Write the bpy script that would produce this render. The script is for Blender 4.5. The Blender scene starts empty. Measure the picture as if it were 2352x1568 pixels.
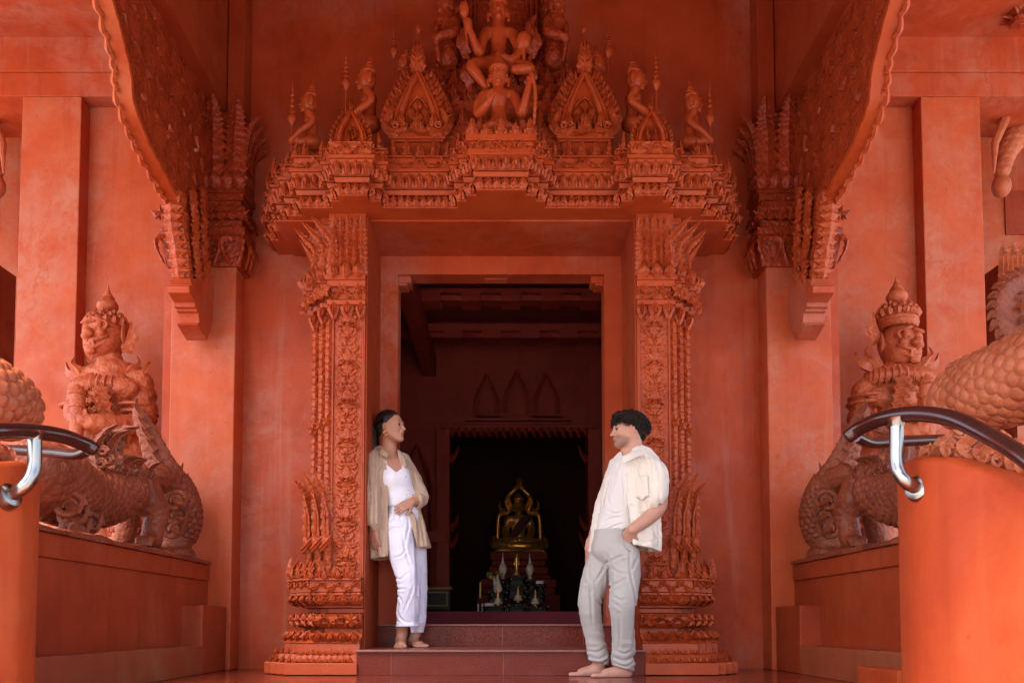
import bpy, math, random
import numpy as np
from mathutils import Vector, Matrix, Euler
random.seed(7)
rng = np.random.default_rng(11)
PI = math.pi
scene = bpy.context.scene
col = scene.collection
# ---------------------------------------------------------------- camera
F, CX, PY, TILT, EYE = 1950.0, 1151.0, 1332.0, math.atan(0.0513), 0.336
cam_d = bpy.data.cameras.new('camera'); cam = bpy.data.objects.new('camera', cam_d); col.objects.link(cam)
cam.location = (0, 0, EYE); cam.rotation_euler = (PI / 2 + TILT, 0, 0)
cam_d.sensor_width = 36.0; cam_d.lens = 36.0 * F / 2352.0
cam_d.shift_x = (1176.0 - CX) / 2352.0; cam_d.shift_y = (PY - 784.0) / 2352.0
cam_d.clip_start = 0.05; cam_d.clip_end = 2000
scene.camera = cam
# ---------------------------------------------------------------- world, sun, exposure
SUN_EL, SUN_AZ, SUN_STR, SKY_STR, EXPO = math.radians(58), math.radians(215), 1.5, 0.15, 2.42
world = bpy.data.worlds.new('World'); scene.world = world; world.use_nodes = True
wn = world.node_tree; wn.nodes.clear()
sky = wn.nodes.new('ShaderNodeTexSky'); sky.sky_type = 'NISHITA'; sky.sun_disc = False
sky.sun_elevation = SUN_EL; sky.sun_rotation = SUN_AZ; sky.dust_density = 3.0; sky.air_density = 1.0; sky.ozone_density = 0.6
bg = wn.nodes.new('ShaderNodeBackground'); bg.inputs[1].default_value = SKY_STR
wo = wn.nodes.new('ShaderNodeOutputWorld')
wn.links.new(sky.outputs[0], bg.inputs[0]); wn.links.new(bg.outputs[0], wo.inputs[0])
sd = bpy.data.lights.new('sun', 'SUN'); sd.energy = SUN_STR; sd.angle = math.radians(30); sd.color = (1.0, 0.95, 0.88)
sun = bpy.data.objects.new('sun', sd); col.objects.link(sun)
_dir = Vector((math.sin(SUN_AZ) * math.cos(SUN_EL), math.cos(SUN_AZ) * math.cos(SUN_EL), math.sin(SUN_EL)))
sun.rotation_euler = _dir.to_track_quat('Z', 'Y').to_euler()
scene.view_settings.view_transform = 'Standard'; scene.view_settings.look = 'None'
scene.view_settings.exposure = EXPO; scene.view_settings.gamma = 1.0
scene.cycles.max_bounces = 8; scene.cycles.diffuse_bounces = 5; scene.cycles.glossy_bounces = 3
scene.cycles.sample_clamp_indirect = 6.0
# ---------------------------------------------------------------- pixel of the photograph (2352 wide) -> point at depth Y
_ct, _st = math.cos(TILT), math.sin(TILT)
def at(px, py, Y):
    a = (px - CX) / F; b = (PY - py) / F
    ry = _ct - b * _st; rz = _st + b * _ct
    return Vector((a * Y / ry, Y, EYE + rz * Y / ry))
def zof(py, Y): return at(CX, py, Y).z
def xof(px, py, Y): return at(px, py, Y).x
# ---------------------------------------------------------------- mesh builder
class MB:
    def __init__(self): self.v = []; self.f = []; self.n = 0
    def add(self, verts, faces):
        b = self.n; self.v.extend([tuple(p) for p in verts]); self.f.extend([tuple(i + b for i in q) for q in faces]); self.n = len(self.v); return self
    def box(self, x0, x1, y0, y1, z0, z1):
        return self.add([(x0,y0,z0),(x1,y0,z0),(x1,y1,z0),(x0,y1,z0),(x0,y0,z1),(x1,y0,z1),(x1,y1,z1),(x0,y1,z1)],
                        [(3,2,1,0),(4,5,6,7),(0,1,5,4),(1,2,6,5),(2,3,7,6),(3,0,4,7)])
    def prism(self, poly, z0, z1, poly2=None):
        n = len(poly); p2 = poly2 or poly
        return self.add([(x, y, z0) for x, y in poly] + [(x, y, z1) for x, y in p2],
                        [tuple(range(n))[::-1], tuple(range(n, 2 * n))] + [(i, (i + 1) % n, n + (i + 1) % n, n + i) for i in range(n)])
    def lathe(self, prof, c=(0, 0, 0), n=20, sx=1, sy=1):
        vs = []; fs = []
        for r, z in prof:
            for k in range(n):
                a = 2 * PI * k / n; vs.append((c[0] + r * sx * math.cos(a), c[1] + r * sy * math.sin(a), c[2] + z))
        for i in range(len(prof) - 1):
            for k in range(n):
                fs.append((i * n + k, i * n + (k + 1) % n, (i + 1) * n + (k + 1) % n, (i + 1) * n + k))
        fs.append(tuple(range(n))[::-1]); m = (len(prof) - 1) * n; fs.append(tuple(range(m, m + n)))
        return self.add(vs, fs)
    def tube(self, pts, rad, n=10, disp=None, cap=True, flat=None):
        """rings along pts; rad number or list; disp(t, ang)->extra radius"""
        P = [Vector(p) for p in pts]; m = len(P); vs = []; fs = []
        t0 = (P[1] - P[0]).normalized(); up = Vector((0, 0, 1)) if abs(t0.z) < 0.9 else Vector((0, -1, 0))
        u = (up - t0 * up.dot(t0)).normalized()
        for i in range(m):
            t = (P[min(i + 1, m - 1)] - P[max(i - 1, 0)]).normalized()
            u = (u - t * u.dot(t)).normalized(); w = t.cross(u)
            r = rad[i] if isinstance(rad, (list, tuple, np.ndarray)) else rad
            for k in range(n):
                a = 2 * PI * k / n; rr = r + (disp(i / (m - 1), a) if disp else 0)
                vs.append(P[i] + u * (math.cos(a) * rr) + w * (math.sin(a) * rr * (flat or 1)))
        for i in range(m - 1):
            for k in range(n): fs.append((i * n + k, i * n + (k + 1) % n, (i + 1) * n + (k + 1) % n, (i + 1) * n + k))
        if cap: fs.append(tuple(range(n))[::-1]); fs.append(tuple(range((m - 1) * n, m * n)))
        return self.add(vs, fs)
    def blade(self, pts, wid, thick, nrm=(0, -1, 0), serr=0.0, nser=0, n=None, groove=0.4):
        """a carved leaf: spine pts, width(t) full width, ridge thickness, front normal"""
        n = n or max(9, nser * 4); P = spline(pts, n); N = Vector(nrm).normalized(); vs = []; fs = []
        for i in range(n):
            t = i / (n - 1); tg = (P[min(i + 1, n - 1)] - P[max(i - 1, 0)]).normalized()
            s = tg.cross(N); s = s.normalized() if s.length > 1e-5 else Vector((1, 0, 0)); nn = s.cross(tg).normalized()
            w = wid(t) * 0.5
            if nser and 0.06 < t < 0.97: w *= 1 + serr * (((t * nser) % 1.0) - 0.5) * -2
            th = thick * (0.35 + 0.65 * min(1, 2 * (1 - t)))
            for a, b in ((-1, 0), (-0.5, groove), (0, 1), (0.5, groove), (1, 0), (0, -0.5)):
                vs.append(P[i] + s * (a * w) + nn * (b * th))
        for i in range(n - 1):
            for k in range(6): fs.append((i * 6 + k, i * 6 + (k + 1) % 6, (i + 1) * 6 + (k + 1) % 6, (i + 1) * 6 + k))
        fs.append((0, 1, 2, 3, 4, 5)); m = (n - 1) * 6; fs.append(tuple(range(m, m + 6))[::-1])
        return self.add(vs, fs)
    def xf(self, M):
        self.v = [tuple(M @ Vector(p)) for p in self.v]; return self
    def join(self, o, M=None):
        return self.add([M @ Vector(p) for p in o.v] if M is not None else o.v, o.f)
    def mirror(self):
        self.v = [(-x, y, z) for x, y, z in self.v]; self.f = [q[::-1] for q in self.f]; return self
    def copy(self):
        m = MB(); m.v = list(self.v); m.f = list(self.f); m.n = self.n; return m
    def mesh(self, name, smooth=None):
        me = bpy.data.meshes.new(name); me.from_pydata(self.v, [], self.f); me.update()
        fix_normals(me)
        if smooth: shade(me, smooth)
        return me
def fix_normals(me):
    import bmesh
    bm = bmesh.new(); bm.from_mesh(me); bmesh.ops.recalc_face_normals(bm, faces=bm.faces); bm.to_mesh(me); bm.free()
def shade(me, ang=40):
    me.polygons.foreach_set('use_smooth', [True] * len(me.polygons))
    if ang < 179:
        try: me.set_sharp_from_angle(angle=math.radians(ang))
        except Exception: pass
def spline(pts, n):
    P = [Vector(p) for p in pts]
    if len(P) == 2: return [P[0].lerp(P[1], i / (n - 1)) for i in range(n)]
    out = []; m = len(P) - 1
    for i in range(n):
        u = i / (n - 1) * m; k = min(int(u), m - 1); t = u - k
        a = P[max(k - 1, 0)]; b = P[k]; c = P[k + 1]; d = P[min(k + 2, m)]
        out.append(0.5 * ((2 * b) + (c - a) * t + (2 * a - 5 * b + 4 * c - d) * t * t + (3 * b - a - 3 * c + d) * t ** 3))
    return out
def thing(name, label, cat, loc=(0, 0, 0), group=None):
    o = bpy.data.objects.new(name, None); col.objects.link(o); o.location = loc; o.empty_display_size = 0.1
    o['label'] = label; o['category'] = cat
    if group: o['group'] = group
    return o
def obj(name, mb, mat, parent=None, smooth=35, bevel=0, label=None, mods=None):
    me = mb if isinstance(mb, bpy.types.Mesh) else mb.mesh(name, smooth)
    if mat is not None and len(me.materials) == 0: me.materials.append(mat)
    o = bpy.data.objects.new(name, me); col.objects.link(o)
    if parent is not None:
        o.parent = parent
        if parent.type == 'EMPTY': o.matrix_parent_inverse = Matrix.Translation(parent.location).inverted()
    if bevel:
        b = o.modifiers.new('bevel', 'BEVEL'); b.width = bevel; b.segments = 2; b.limit_method = 'ANGLE'; b.angle_limit = math.radians(40)
        b.harden_normals = False
    if label: o['label'] = label
    return o
def tag(o, label, cat, group=None):
    o['label'] = label; o['category'] = cat
    if group: o['group'] = group
    return o
def struct(name, mb, mat, **k):
    o = obj(name, mb, mat, **k); o['kind'] = 'structure'; return o
def copy_tree(o, parent=None):
    c = o.copy(); col.objects.link(c)
    if parent is not None: c.parent = parent
    for ch in list(o.children): copy_tree(ch, c)
    return c
# ---------------------------------------------------------------- numpy noise and signed distance modelling
_H = rng.random(4096)
def _hash(i, j, k): return _H[(i * 73856093 ^ j * 19349663 ^ k * 83492791) & 4095]
def vnoise(P, s=1.0, seed=0):
    Q = P * s + seed * 17.31; I = np.floor(Q).astype(np.int64); f = Q - I; f = f * f * (3 - 2 * f)
    i, j, k = I[..., 0], I[..., 1], I[..., 2]; x, y, z = f[..., 0], f[..., 1], f[..., 2]
    def L(a, b, t): return a + (b - a) * t
    return L(L(L(_hash(i,j,k), _hash(i+1,j,k), x), L(_hash(i,j+1,k), _hash(i+1,j+1,k), x), y),
             L(L(_hash(i,j,k+1), _hash(i+1,j,k+1), x), L(_hash(i,j+1,k+1), _hash(i+1,j+1,k+1), x), y), z) * 2 - 1
def ln(P): return np.sqrt((P * P).sum(-1))
class SDF:
    def __init__(self): self.p = []; self.post = []
    def _a(self, f, lo, hi, k, op): self.p.append((f, np.array(lo, float), np.array(hi, float), k, op)); return self
    def cone(self, a, b, ra, rb, k=0.02, op='u', flat=None, fd=None):
        a = np.array(a, float); b = np.array(b, float); ba = b - a; L2 = max((ba * ba).sum(), 1e-9)
        fdv = None
        if flat: fdv = np.array(fd, float); fdv = fdv / np.linalg.norm(fdv)
        def f(P):
            d = P - a; t = np.clip((d @ ba) / L2, 0, 1); q = d - t[..., None] * ba
            if fdv is not None:
                c = q @ fdv; q = q + (c * (1 / flat - 1))[..., None] * fdv
            r = ln(q) - (ra + (rb - ra) * t)
            return r * (min(flat, 1) if fdv is not None else 1)
        m = max(ra, rb) * max(1, flat or 1)
        return self._a(f, np.minimum(a, b) - m, np.maximum(a, b) + m, k, op)
    def ell(self, c, r, k=0.02, op='u', rot=None):
        c = np.array(c, float); r = np.array(r, float); R = None
        if rot is not None: R = np.array(Euler([math.radians(x) for x in rot]).to_matrix())
        def f(P):
            q = P - c
            if R is not None: q = q @ R
            k0 = ln(q / r); k1 = ln(q / (r * r)) + 1e-9
            return k0 * (k0 - 1) / k1
        m = r.max()
        return self._a(f, c - m, c + m, k, op)
    def box(self, c, hsz, rd=0.01, k=0.01, op='u', rot=None):
        c = np.array(c, float); hs = np.array(hsz, float) - rd; R = None
        if rot is not None: R = np.array(Euler([math.radians(x) for x in rot]).to_matrix())
        def f(P):
            q = P - c
            if R is not None: q = q @ R
            q = np.abs(q) - hs; return ln(np.maximum(q, 0)) + np.minimum(q.max(-1), 0) - rd
        m = np.linalg.norm(hsz)
        return self._a(f, c - m, c + m, k, op)
    def path(self, pts, rads, k=0.02, n=None, **kw):
        P = spline(pts, n or (len(pts) * 3)); m = len(P); rr = np.interp(np.linspace(0, len(rads) - 1, m), range(len(rads)), rads)
        for i in range(m - 1): self.cone(P[i], P[i + 1], rr[i], rr[i + 1], k, **kw)
        return self
    def field(self, h, lo=None, hi=None):
        us = [p for p in self.p if p[4] == 'u']
        L = np.min([p[1] for p in us], 0) - 4 * h; U = np.max([p[2] for p in us], 0) + 4 * h
        if lo is not None: L = np.maximum(L, lo)
        if hi is not None: U = np.minimum(U, hi)
        n = np.ceil((U - L) / h).astype(int) + 1
        V = np.full(n, 1.0, dtype=np.float64)
        ax = [L[i] + h * np.arange(n[i]) for i in range(3)]
        for f, a, b, k, op in self.p:
            m = max(k, 0) * 1.5 + 3 * h
            i0 = np.clip(np.floor((a - m - L) / h).astype(int), 0, n - 1); i1 = np.clip(np.ceil((b + m - L) / h).astype(int) + 1, 1, n)
            if (i1 <= i0).any(): continue
            sl = tuple(slice(i0[i], i1[i]) for i in range(3))
            G = np.stack(np.meshgrid(*[ax[i][sl[i]] for i in range(3)], indexing='ij'), -1)
            d = f(G); c = V[sl]
            if op == 'u':
                if k > 0:
                    hh = np.maximum(k - np.abs(c - d), 0) / k; V[sl] = np.minimum(c, d) - hh * hh * k * 0.25
                else: V[sl] = np.minimum(c, d)
            else:
                if k > 0:
                    hh = np.maximum(k - np.abs(c + d), 0) / k; V[sl] = np.maximum(c, -d) + hh * hh * k * 0.25
                else: V[sl] = np.maximum(c, -d)
        return V, L, h, ax
    def mesh(self, name, h=0.01, disp=None, fpost=None, smooth=180, relax=1):
        V, L, h, ax = self.field(h)
        if fpost is not None:
            G = np.stack(np.meshgrid(*ax, indexing='ij'), -1); V = fpost(V, G)
        V[0] = V[-1] = 1; V[:, 0] = V[:, -1] = 1; V[:, :, 0] = V[:, :, -1] = 1
        vs, fs = surface_nets(V, L, h)
        if disp is not None:
            N = normals(vs, fs); vs = vs + N * disp(vs, N)[:, None]
        me = bpy.data.meshes.new(name); me.from_pydata(vs.tolist(), [], fs.tolist()); me.update(); shade(me, smooth)
        return me
def normals(vs, fs):
    a, b, c, d = (vs[fs[:, i]] for i in range(4)); n = np.cross(c - a, d - b); N = np.zeros_like(vs)
    for i in range(4): np.add.at(N, fs[:, i], n)
    return N / (np.linalg.norm(N, axis=1)[:, None] + 1e-12)
def surface_nets(v, origin, h):
    s = v < 0; sh = tuple(x - 1 for x in v.shape); c = np.zeros(sh, np.uint8)
    offs = [(i, j, k) for i in (0, 1) for j in (0, 1) for k in (0, 1)]
    for i, j, k in offs: c += s[i:i + sh[0], j:j + sh[1], k:k + sh[2]]
    cells = (c > 0) & (c < 8); W = np.argwhere(cells); idx = -np.ones(sh, dtype=np.int32); idx[cells] = np.arange(len(W))
    val = {o: v[W[:, 0] + o[0], W[:, 1] + o[1], W[:, 2] + o[2]] for o in offs}
    acc = np.zeros((len(W), 3)); cnt = np.zeros(len(W))
    for o in offs:
        for ax in range(3):
            if o[ax]: continue
            e = list(o); e[ax] = 1; a = val[o]; b = val[tuple(e)]; m = (a < 0) != (b < 0); t = a[m] / (a[m] - b[m])
            p = np.tile(np.array(o, float), (m.sum(), 1)); p[:, ax] = t; acc[m] += p; cnt[m] += 1
    vs = (W + acc / cnt[:, None]) * h + origin; quads = []
    for axn in range(3):
        o = [a for a in range(3) if a != axn]; A = [slice(1, -1)] * 3; B = [slice(1, -1)] * 3
        A[axn] = slice(0, -1); B[axn] = slice(1, None); sa = s[tuple(A)]; m = sa != s[tuple(B)]; base = np.argwhere(m); base[:, o[0]] += 1; base[:, o[1]] += 1
        def ci(d0, d1):
            q = base.copy(); q[:, o[0]] += d0; q[:, o[1]] += d1; return idx[q[:, 0], q[:, 1], q[:, 2]]
        q = np.stack([ci(-1, -1), ci(0, -1), ci(0, 0), ci(-1, 0)], 1); flip = sa[m] if axn != 1 else ~sa[m]
        q[~flip] = q[~flip][:, ::-1]; quads.append(q)
    return vs, np.concatenate(quads)
def paint(me, fn):
    """colour attribute from fn(points)->rgb (the thing's own colours)"""
    n = len(me.vertices); co = np.empty(n * 3); me.vertices.foreach_get('co', co); co = co.reshape(-1, 3)
    c = np.ones((n, 4)); c[:, :3] = fn(co)
    a = me.color_attributes.new('Col', 'FLOAT_COLOR', 'POINT'); a.data.foreach_set('color', c.ravel())
# ---------------------------------------------------------------- materials
def srgb(r, g, b): return tuple(((c / 255) / 12.92 if c <= 10 else (((c / 255) + 0.055) / 1.055) ** 2.4) for c in (r, g, b)) + (1,)
class NT:
    def __init__(self, name):
        self.m = bpy.data.materials.new(name); self.m.use_nodes = True; self.t = self.m.node_tree
        self.b = self.t.nodes['Principled BSDF']
    def n(self, ty, **k):
        x = self.t.nodes.new(ty)
        for a, v in k.items():
            if a.startswith('i_'): x.inputs[int(a[2:]) if a[2:].isdigit() else a[2:]].default_value = v
            else: setattr(x, a, v)
        return x
    def l(self, a, b): self.t.links.new(a, b)
    def pos(self, scale=(1, 1, 1), rot=(0, 0, 0)):
        g = self.n('ShaderNodeNewGeometry'); m = self.n('ShaderNodeMapping'); m.inputs['Scale'].default_value = scale; m.inputs['Rotation'].default_value = rot
        self.l(g.outputs['Position'], m.inputs['Vector']); return m.outputs[0]
    def noise(self, sc, det=4, rough=0.55, vec=None, dist=0):
        x = self.n('ShaderNodeTexNoise'); x.inputs['Scale'].default_value = sc; x.inputs['Detail'].default_value = det
        x.inputs['Roughness'].default_value = rough; x.inputs['Distortion'].default_value = dist
        self.l(vec if vec is not None else self.pos(), x.inputs['Vector']); return x.outputs[0]
    def ramp(self, f, stops):
        r = self.n('ShaderNodeValToRGB'); e = r.color_ramp.elements
        while len(e) < len(stops): e.new(0.5)
        for i, (p, c) in enumerate(stops): e[i].position = p; e[i].color = c if len(c) == 4 else tuple(c) + (1,)
        self.l(f, r.inputs[0]); return r.outputs[0]
    def mix(self, f, a, b, mode='MIX'):
        x = self.n('ShaderNodeMix', data_type='RGBA', blend_type=mode)
        for s, v in ((x.inputs[0], f), (x.inputs[6], a), (x.inputs[7], b)):
            if hasattr(v, 'is_linked'): self.l(v, s)
            else: s.default_value = v
        return x.outputs[2]
    def bump(self, hgt, strength=0.3, dist=0.01, prev=None):
        x = self.n('ShaderNodeBump'); x.inputs['Strength'].default_value = strength; x.inputs['Distance'].default_value = dist
        self.l(hgt, x.inputs['Height'])
        if prev is not None: self.l(prev, x.inputs['Normal'])
        return x.outputs[0]
    def math(self, op, a, b=0.0):
        x = self.n('ShaderNodeMath', operation=op)
        for s, v in ((x.inputs[0], a), (x.inputs[1], b)):
            if hasattr(v, 'is_linked'): self.l(v, s)
            else: s.default_value = v
        return x.outputs[0]
def plaster(name, base, dark, pale, pale_amt=0.5, rough=0.62, bumpy=0.22, seed=0.0, spec=0.30):
    t = NT(name); v = t.pos()
    m = t.n('ShaderNodeMapping'); m.inputs['Location'].default_value = (seed, seed * 2, seed); t.l(v, m.inputs[0]); v = m.outputs[0]
    big = t.noise(0.85, 6, 0.65, v, 0.2); mid = t.noise(2.3, 9, 0.72, v, 0.25)
    st = t.n('ShaderNodeMapping'); st.inputs['Scale'].default_value = (8, 8, 0.45); t.l(v, st.inputs[0]); streak = t.noise(1.0, 7, 0.65, st.outputs[0], 0.5)
    dm = tuple(b * .6 + d * .4 for b, d in zip(base[:3], dark[:3])) + (1,); dk = tuple(x * .85 for x in dark[:3]) + (1,); lt = (base[0] * 1.06, base[1] * 1.15, base[2] * 1.2, 1)
    c = t.ramp(mid, [(0.30, dark), (0.42, dm), (0.54, base), (0.70, lt)])
    pf = t.ramp(big, [((0.46, 0.42)[pale_amt > .9], (0, 0, 0)), ((0.66, 0.68)[pale_amt > .9], (1, 1, 1))]); pf2 = t.ramp(t.noise(4.0, 10, 0.76, v, 0.4), [(0.40, (0.1, 0.1, 0.1)), (0.56, (1, 1, 1))])
    c = t.mix(t.math('MULTIPLY', t.math('MULTIPLY', pf, pf2), pale_amt), c, pale)
    c = t.mix(t.math('MULTIPLY', t.ramp(streak, [(0.56, (0, 0, 0)), (0.68, (1, 1, 1))]), 0.35), c, dk)
    c = t.mix(t.math('MULTIPLY', t.ramp(streak, [(0.30, (1, 1, 1)), (0.42, (0, 0, 0))]), 0.30 * (0.4 + pale_amt)), c, pale)
    sp = t.ramp(t.noise(16, 3, 0.5, v), [(0.70, (0, 0, 0)), (0.74, (1, 1, 1))]); c = t.mix(t.math('MULTIPLY', sp, 0.5), c, dk)
    vo = t.n('ShaderNodeTexVoronoi'); vo.feature = 'DISTANCE_TO_EDGE'; vo.inputs['Scale'].default_value = 0.9; nz = t.n('ShaderNodeTexNoise'); nz.inputs['Scale'].default_value = 3; nz.inputs['Detail'].default_value = 8; t.l(v, nz.inputs[0]); wv = t.n('ShaderNodeMix', data_type='VECTOR'); wv.inputs[0].default_value = 0.35; t.l(v, wv.inputs[4]); t.l(nz.outputs['Color'], wv.inputs[5]); t.l(wv.outputs[1], vo.inputs['Vector'])
    ck = t.math('MULTIPLY', t.ramp(vo.outputs['Distance'], [(0.0, (1, 1, 1)), (0.006, (0, 0, 0))]), t.ramp(big, [(0.5, (0, 0, 0)), (0.58, (1, 1, 1))])); c = t.mix(t.math('MULTIPLY', ck, 0.45), c, dk)
    t.l(c, t.b.inputs['Base Color'])
    r = t.ramp(t.noise(6, 5, 0.6, v), [(0.3, (rough - 0.14,) * 3), (0.7, (rough + 0.12,) * 3)]); t.l(r, t.b.inputs['Roughness'])
    t.b.inputs['Specular IOR Level'].default_value = spec
    b1 = t.bump(t.noise(5, 7, 0.6, v, 0.3), bumpy, 0.02); b2 = t.bump(t.noise(45, 4, 0.6, v), bumpy * 0.8, 0.003, b1)
    t.l(b2, t.b.inputs['Normal']); return t.m
def carved(name, base, dark, dust, rough=0.42, sc=38, amt=1.0):
    t = NT(name); v = t.pos(); mid = t.noise(4, 5, 0.6, v, 0.7)
    c = t.ramp(mid, [(0.30, dark), (0.55, base), (0.8, base)])
    fine = t.noise(22, 5, 0.7, v)
    c = t.mix(t.math('MULTIPLY', t.ramp(fine, [(0.5, (0, 0, 0)), (0.72, (1, 1, 1))]), 0.35), c, dust)
    t.l(c, t.b.inputs['Base Color']); t.b.inputs['Roughness'].default_value = rough; t.b.inputs['Specular IOR Level'].default_value = 0.32
    vo = t.n('ShaderNodeTexVoronoi'); vo.feature = 'SMOOTH_F1'; vo.inputs['Scale'].default_value = sc
    wv = t.n('ShaderNodeMix', data_type='VECTOR'); wv.inputs[0].default_value = 0.03
    nn = t.n('ShaderNodeTexNoise'); nn.inputs['Scale'].default_value = 14; t.l(v, nn.inputs[0]); t.l(v, wv.inputs[4]); t.l(nn.outputs['Color'], wv.inputs[5])
    t.l(wv.outputs[1], vo.inputs['Vector'])
    b = t.bump(vo.outputs['Distance'], amt, 0.012); b = t.bump(fine, 0.25, 0.004, b); t.l(b, t.b.inputs['Normal']); return t.m
def simple(name, c, rough=0.5, metal=0.0, spec=0.5, bump=None, var=0.12, sheen=0):
    t = NT(name); f = t.noise(bump[0] if bump else 8, 4)
    d = tuple(x * (1 - var) for x in c[:3]) + (1,); e = tuple(min(1, x * (1 + var)) for x in c[:3]) + (1,)
    t.l(t.ramp(f, [(0.3, d), (0.7, e)]), t.b.inputs['Base Color'])
    t.b.inputs['Roughness'].default_value = rough; t.b.inputs['Metallic'].default_value = metal; t.b.inputs['Specular IOR Level'].default_value = spec
    if sheen: t.b.inputs['Sheen Weight'].default_value = sheen
    if bump: t.l(t.bump(f, bump[1], bump[2]), t.b.inputs['Normal'])
    return t.m
def vcol(name, rough=0.5, sss=0.0, bump=None, spec=0.4):
    t = NT(name); a = t.n('ShaderNodeVertexColor'); a.layer_name = 'Col'; f = t.noise(bump[0] if bump else 40, 4)
    c = t.mix(0.25, a.outputs[0], t.mix(1.0, a.outputs[0], t.ramp(f, [(0.3, (0.75, 0.75, 0.75)), (0.7, (1.15, 1.1, 1.1))]), 'MULTIPLY'))
    t.l(c, t.b.inputs['Base Color']); t.b.inputs['Roughness'].default_value = rough; t.b.inputs['Specular IOR Level'].default_value = spec
    if sss: t.b.inputs['Subsurface Weight'].default_value = sss; t.b.inputs['Subsurface Radius'].default_value = (0.02, 0.008, 0.004); t.b.inputs['Subsurface Scale'].default_value = 0.5
    if bump: t.l(t.bump(f, bump[1], bump[2]), t.b.inputs['Normal'])
    return t.m
def cloth(name, c, scale=350, rough=0.85, amt=0.35, wr=0.0, var=0.06):
    t = NT(name); v = t.pos((1, 1, 0.12)); v2 = t.pos((1, 1, 6.0)); a = t.noise(scale, 2, 0.5, v); b = t.noise(scale * 0.5, 2, 0.5, v2)
    s = t.math('ADD', t.math('MULTIPLY', a, 0.5), t.math('MULTIPLY', b, 0.5))
    d = tuple(x * (1 - var) for x in c[:3]) + (1,); e = tuple(min(1, x * (1 + var * .5)) for x in c[:3]) + (1,)
    t.l(t.ramp(s, [(0.38, d), (0.62, e)]), t.b.inputs['Base Color']); t.b.inputs['Roughness'].default_value = rough
    t.b.inputs['Specular IOR Level'].default_value = 0.2; t.b.inputs['Sheen Weight'].default_value = 0.2
    n1 = t.bump(s, amt, 0.001)
    if wr: n1 = t.bump(t.noise(26, 5, 0.6, t.pos((1, 1, 0.5)), 1.2), wr, 0.008, n1)
    t.l(n1, t.b.inputs['Normal']); return t.m
L3 = lambda r, g, b: (r, g, b, 1)
M = {}
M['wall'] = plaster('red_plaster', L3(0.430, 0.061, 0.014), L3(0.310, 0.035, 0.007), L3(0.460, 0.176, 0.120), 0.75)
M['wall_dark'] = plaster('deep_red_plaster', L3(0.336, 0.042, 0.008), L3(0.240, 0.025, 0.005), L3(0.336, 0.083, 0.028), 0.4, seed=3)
M['wall_pale'] = plaster('faded_red_plaster', L3(0.482, 0.081, 0.020), L3(0.396, 0.051, 0.012), L3(0.470, 0.182, 0.115), 0.95, seed=7)
M['wall_orange'] = plaster('orange_plaster', L3(0.420, 0.055, 0.007), L3(0.343, 0.037, 0.006), L3(0.453, 0.103, 0.026), 0.6, seed=11)
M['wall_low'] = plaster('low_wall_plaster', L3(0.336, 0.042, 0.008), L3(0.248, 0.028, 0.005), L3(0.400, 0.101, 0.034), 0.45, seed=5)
M['ledge'] = plaster('dusty_ledge', L3(0.310, 0.064, 0.021), L3(0.258, 0.044, 0.014), L3(0.344, 0.129, 0.048), 0.8, seed=2)
M['carve'] = carved('carved_red_stucco', L3(0.430, 0.068, 0.016), L3(0.327, 0.039, 0.008), L3(0.447, 0.129, 0.045))
M['carve_smooth'] = carved('moulded_red_stucco', L3(0.430, 0.064, 0.014), L3(0.344, 0.042, 0.008), L3(0.430, 0.109, 0.036), sc=70, amt=0.12)
M['carve_dark'] = carved('dark_red_stucco', L3(0.320, 0.042, 0.011), L3(0.224, 0.025, 0.005), L3(0.336, 0.077, 0.025))
M['statue'] = carved('terracotta_statue', L3(.47, .106, .038), L3(.33, .058, .020), L3(.46, .17, .085), rough=0.5, sc=46, amt=0.6)
M['lion'] = carved('brown_red_statue', L3(.25, .056, .023), L3(.155, .030, .012), L3(.28, .10, .055), rough=0.5, sc=55, amt=0.5)
M['naga'] = carved('pale_terracotta_scales', L3(.44, .116, .048), L3(.31, .064, .024), L3(.45, .185, .10), rough=0.5, sc=60, amt=0.35)
# ================================================================ THE BUILDING
def prism_y(mb, poly, y0, y1):
    n = len(poly)
    return mb.add([(x, y0, z) for x, z in poly] + [(x, y1, z) for x, z in poly],
                  [tuple(range(n)), tuple(range(n, 2 * n))[::-1]] + [(i, n + i, n + (i + 1) % n, (i + 1) % n) for i in range(n)])
def sided(mb, S): return mb if S > 0 else mb.mirror()
YW = 6.43; HW = 0.795; ZT = zof(630, YW)
# ---- ground, stairs, floor
struct('ground', MB().add([(-400, -400, -1.9), (400, -400, -1.9), (400, 400, -1.9), (-400, 400, -1.9)], [(0, 1, 2, 3)]),
       simple('pale_paving', L3(.46, .40, .34), 0.9, bump=(3, 0.2, 0.01)), smooth=None)
t = NT('polished_red_floor'); v = t.pos()
c = t.ramp(t.noise(2.2, 6, 0.6, v, 0.8), [(0.3, L3(.15, .022, .012)), (0.7, L3(.25, .045, .022))])
t.l(c, t.b.inputs['Base Color']); t.l(t.ramp(t.noise(5, 5), [(0.3, (0.10,) * 3), (0.7, (0.26,) * 3)]), t.b.inputs['Roughness'])
t.l(t.bump(t.noise(14, 3), 0.04, 0.01), t.b.inputs['Normal']); t.b.inputs['Specular IOR Level'].default_value = 0.6; M['floor'] = t.m
struct('porch_floor', MB().box(-6.5, 6.5, 3.1, 12.8, -0.3, 0.0), M['floor'], smooth=None)
m = MB()
for k in range(10): m.box(-1.6, 1.6, 3.1 - 0.32 * (k + 1), 3.1 - 0.32 * k - 0.001, -2.0, -0.17 * (k + 1))
struct('outer_stairs', m, M['wall_low'], smooth=None)
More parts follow.
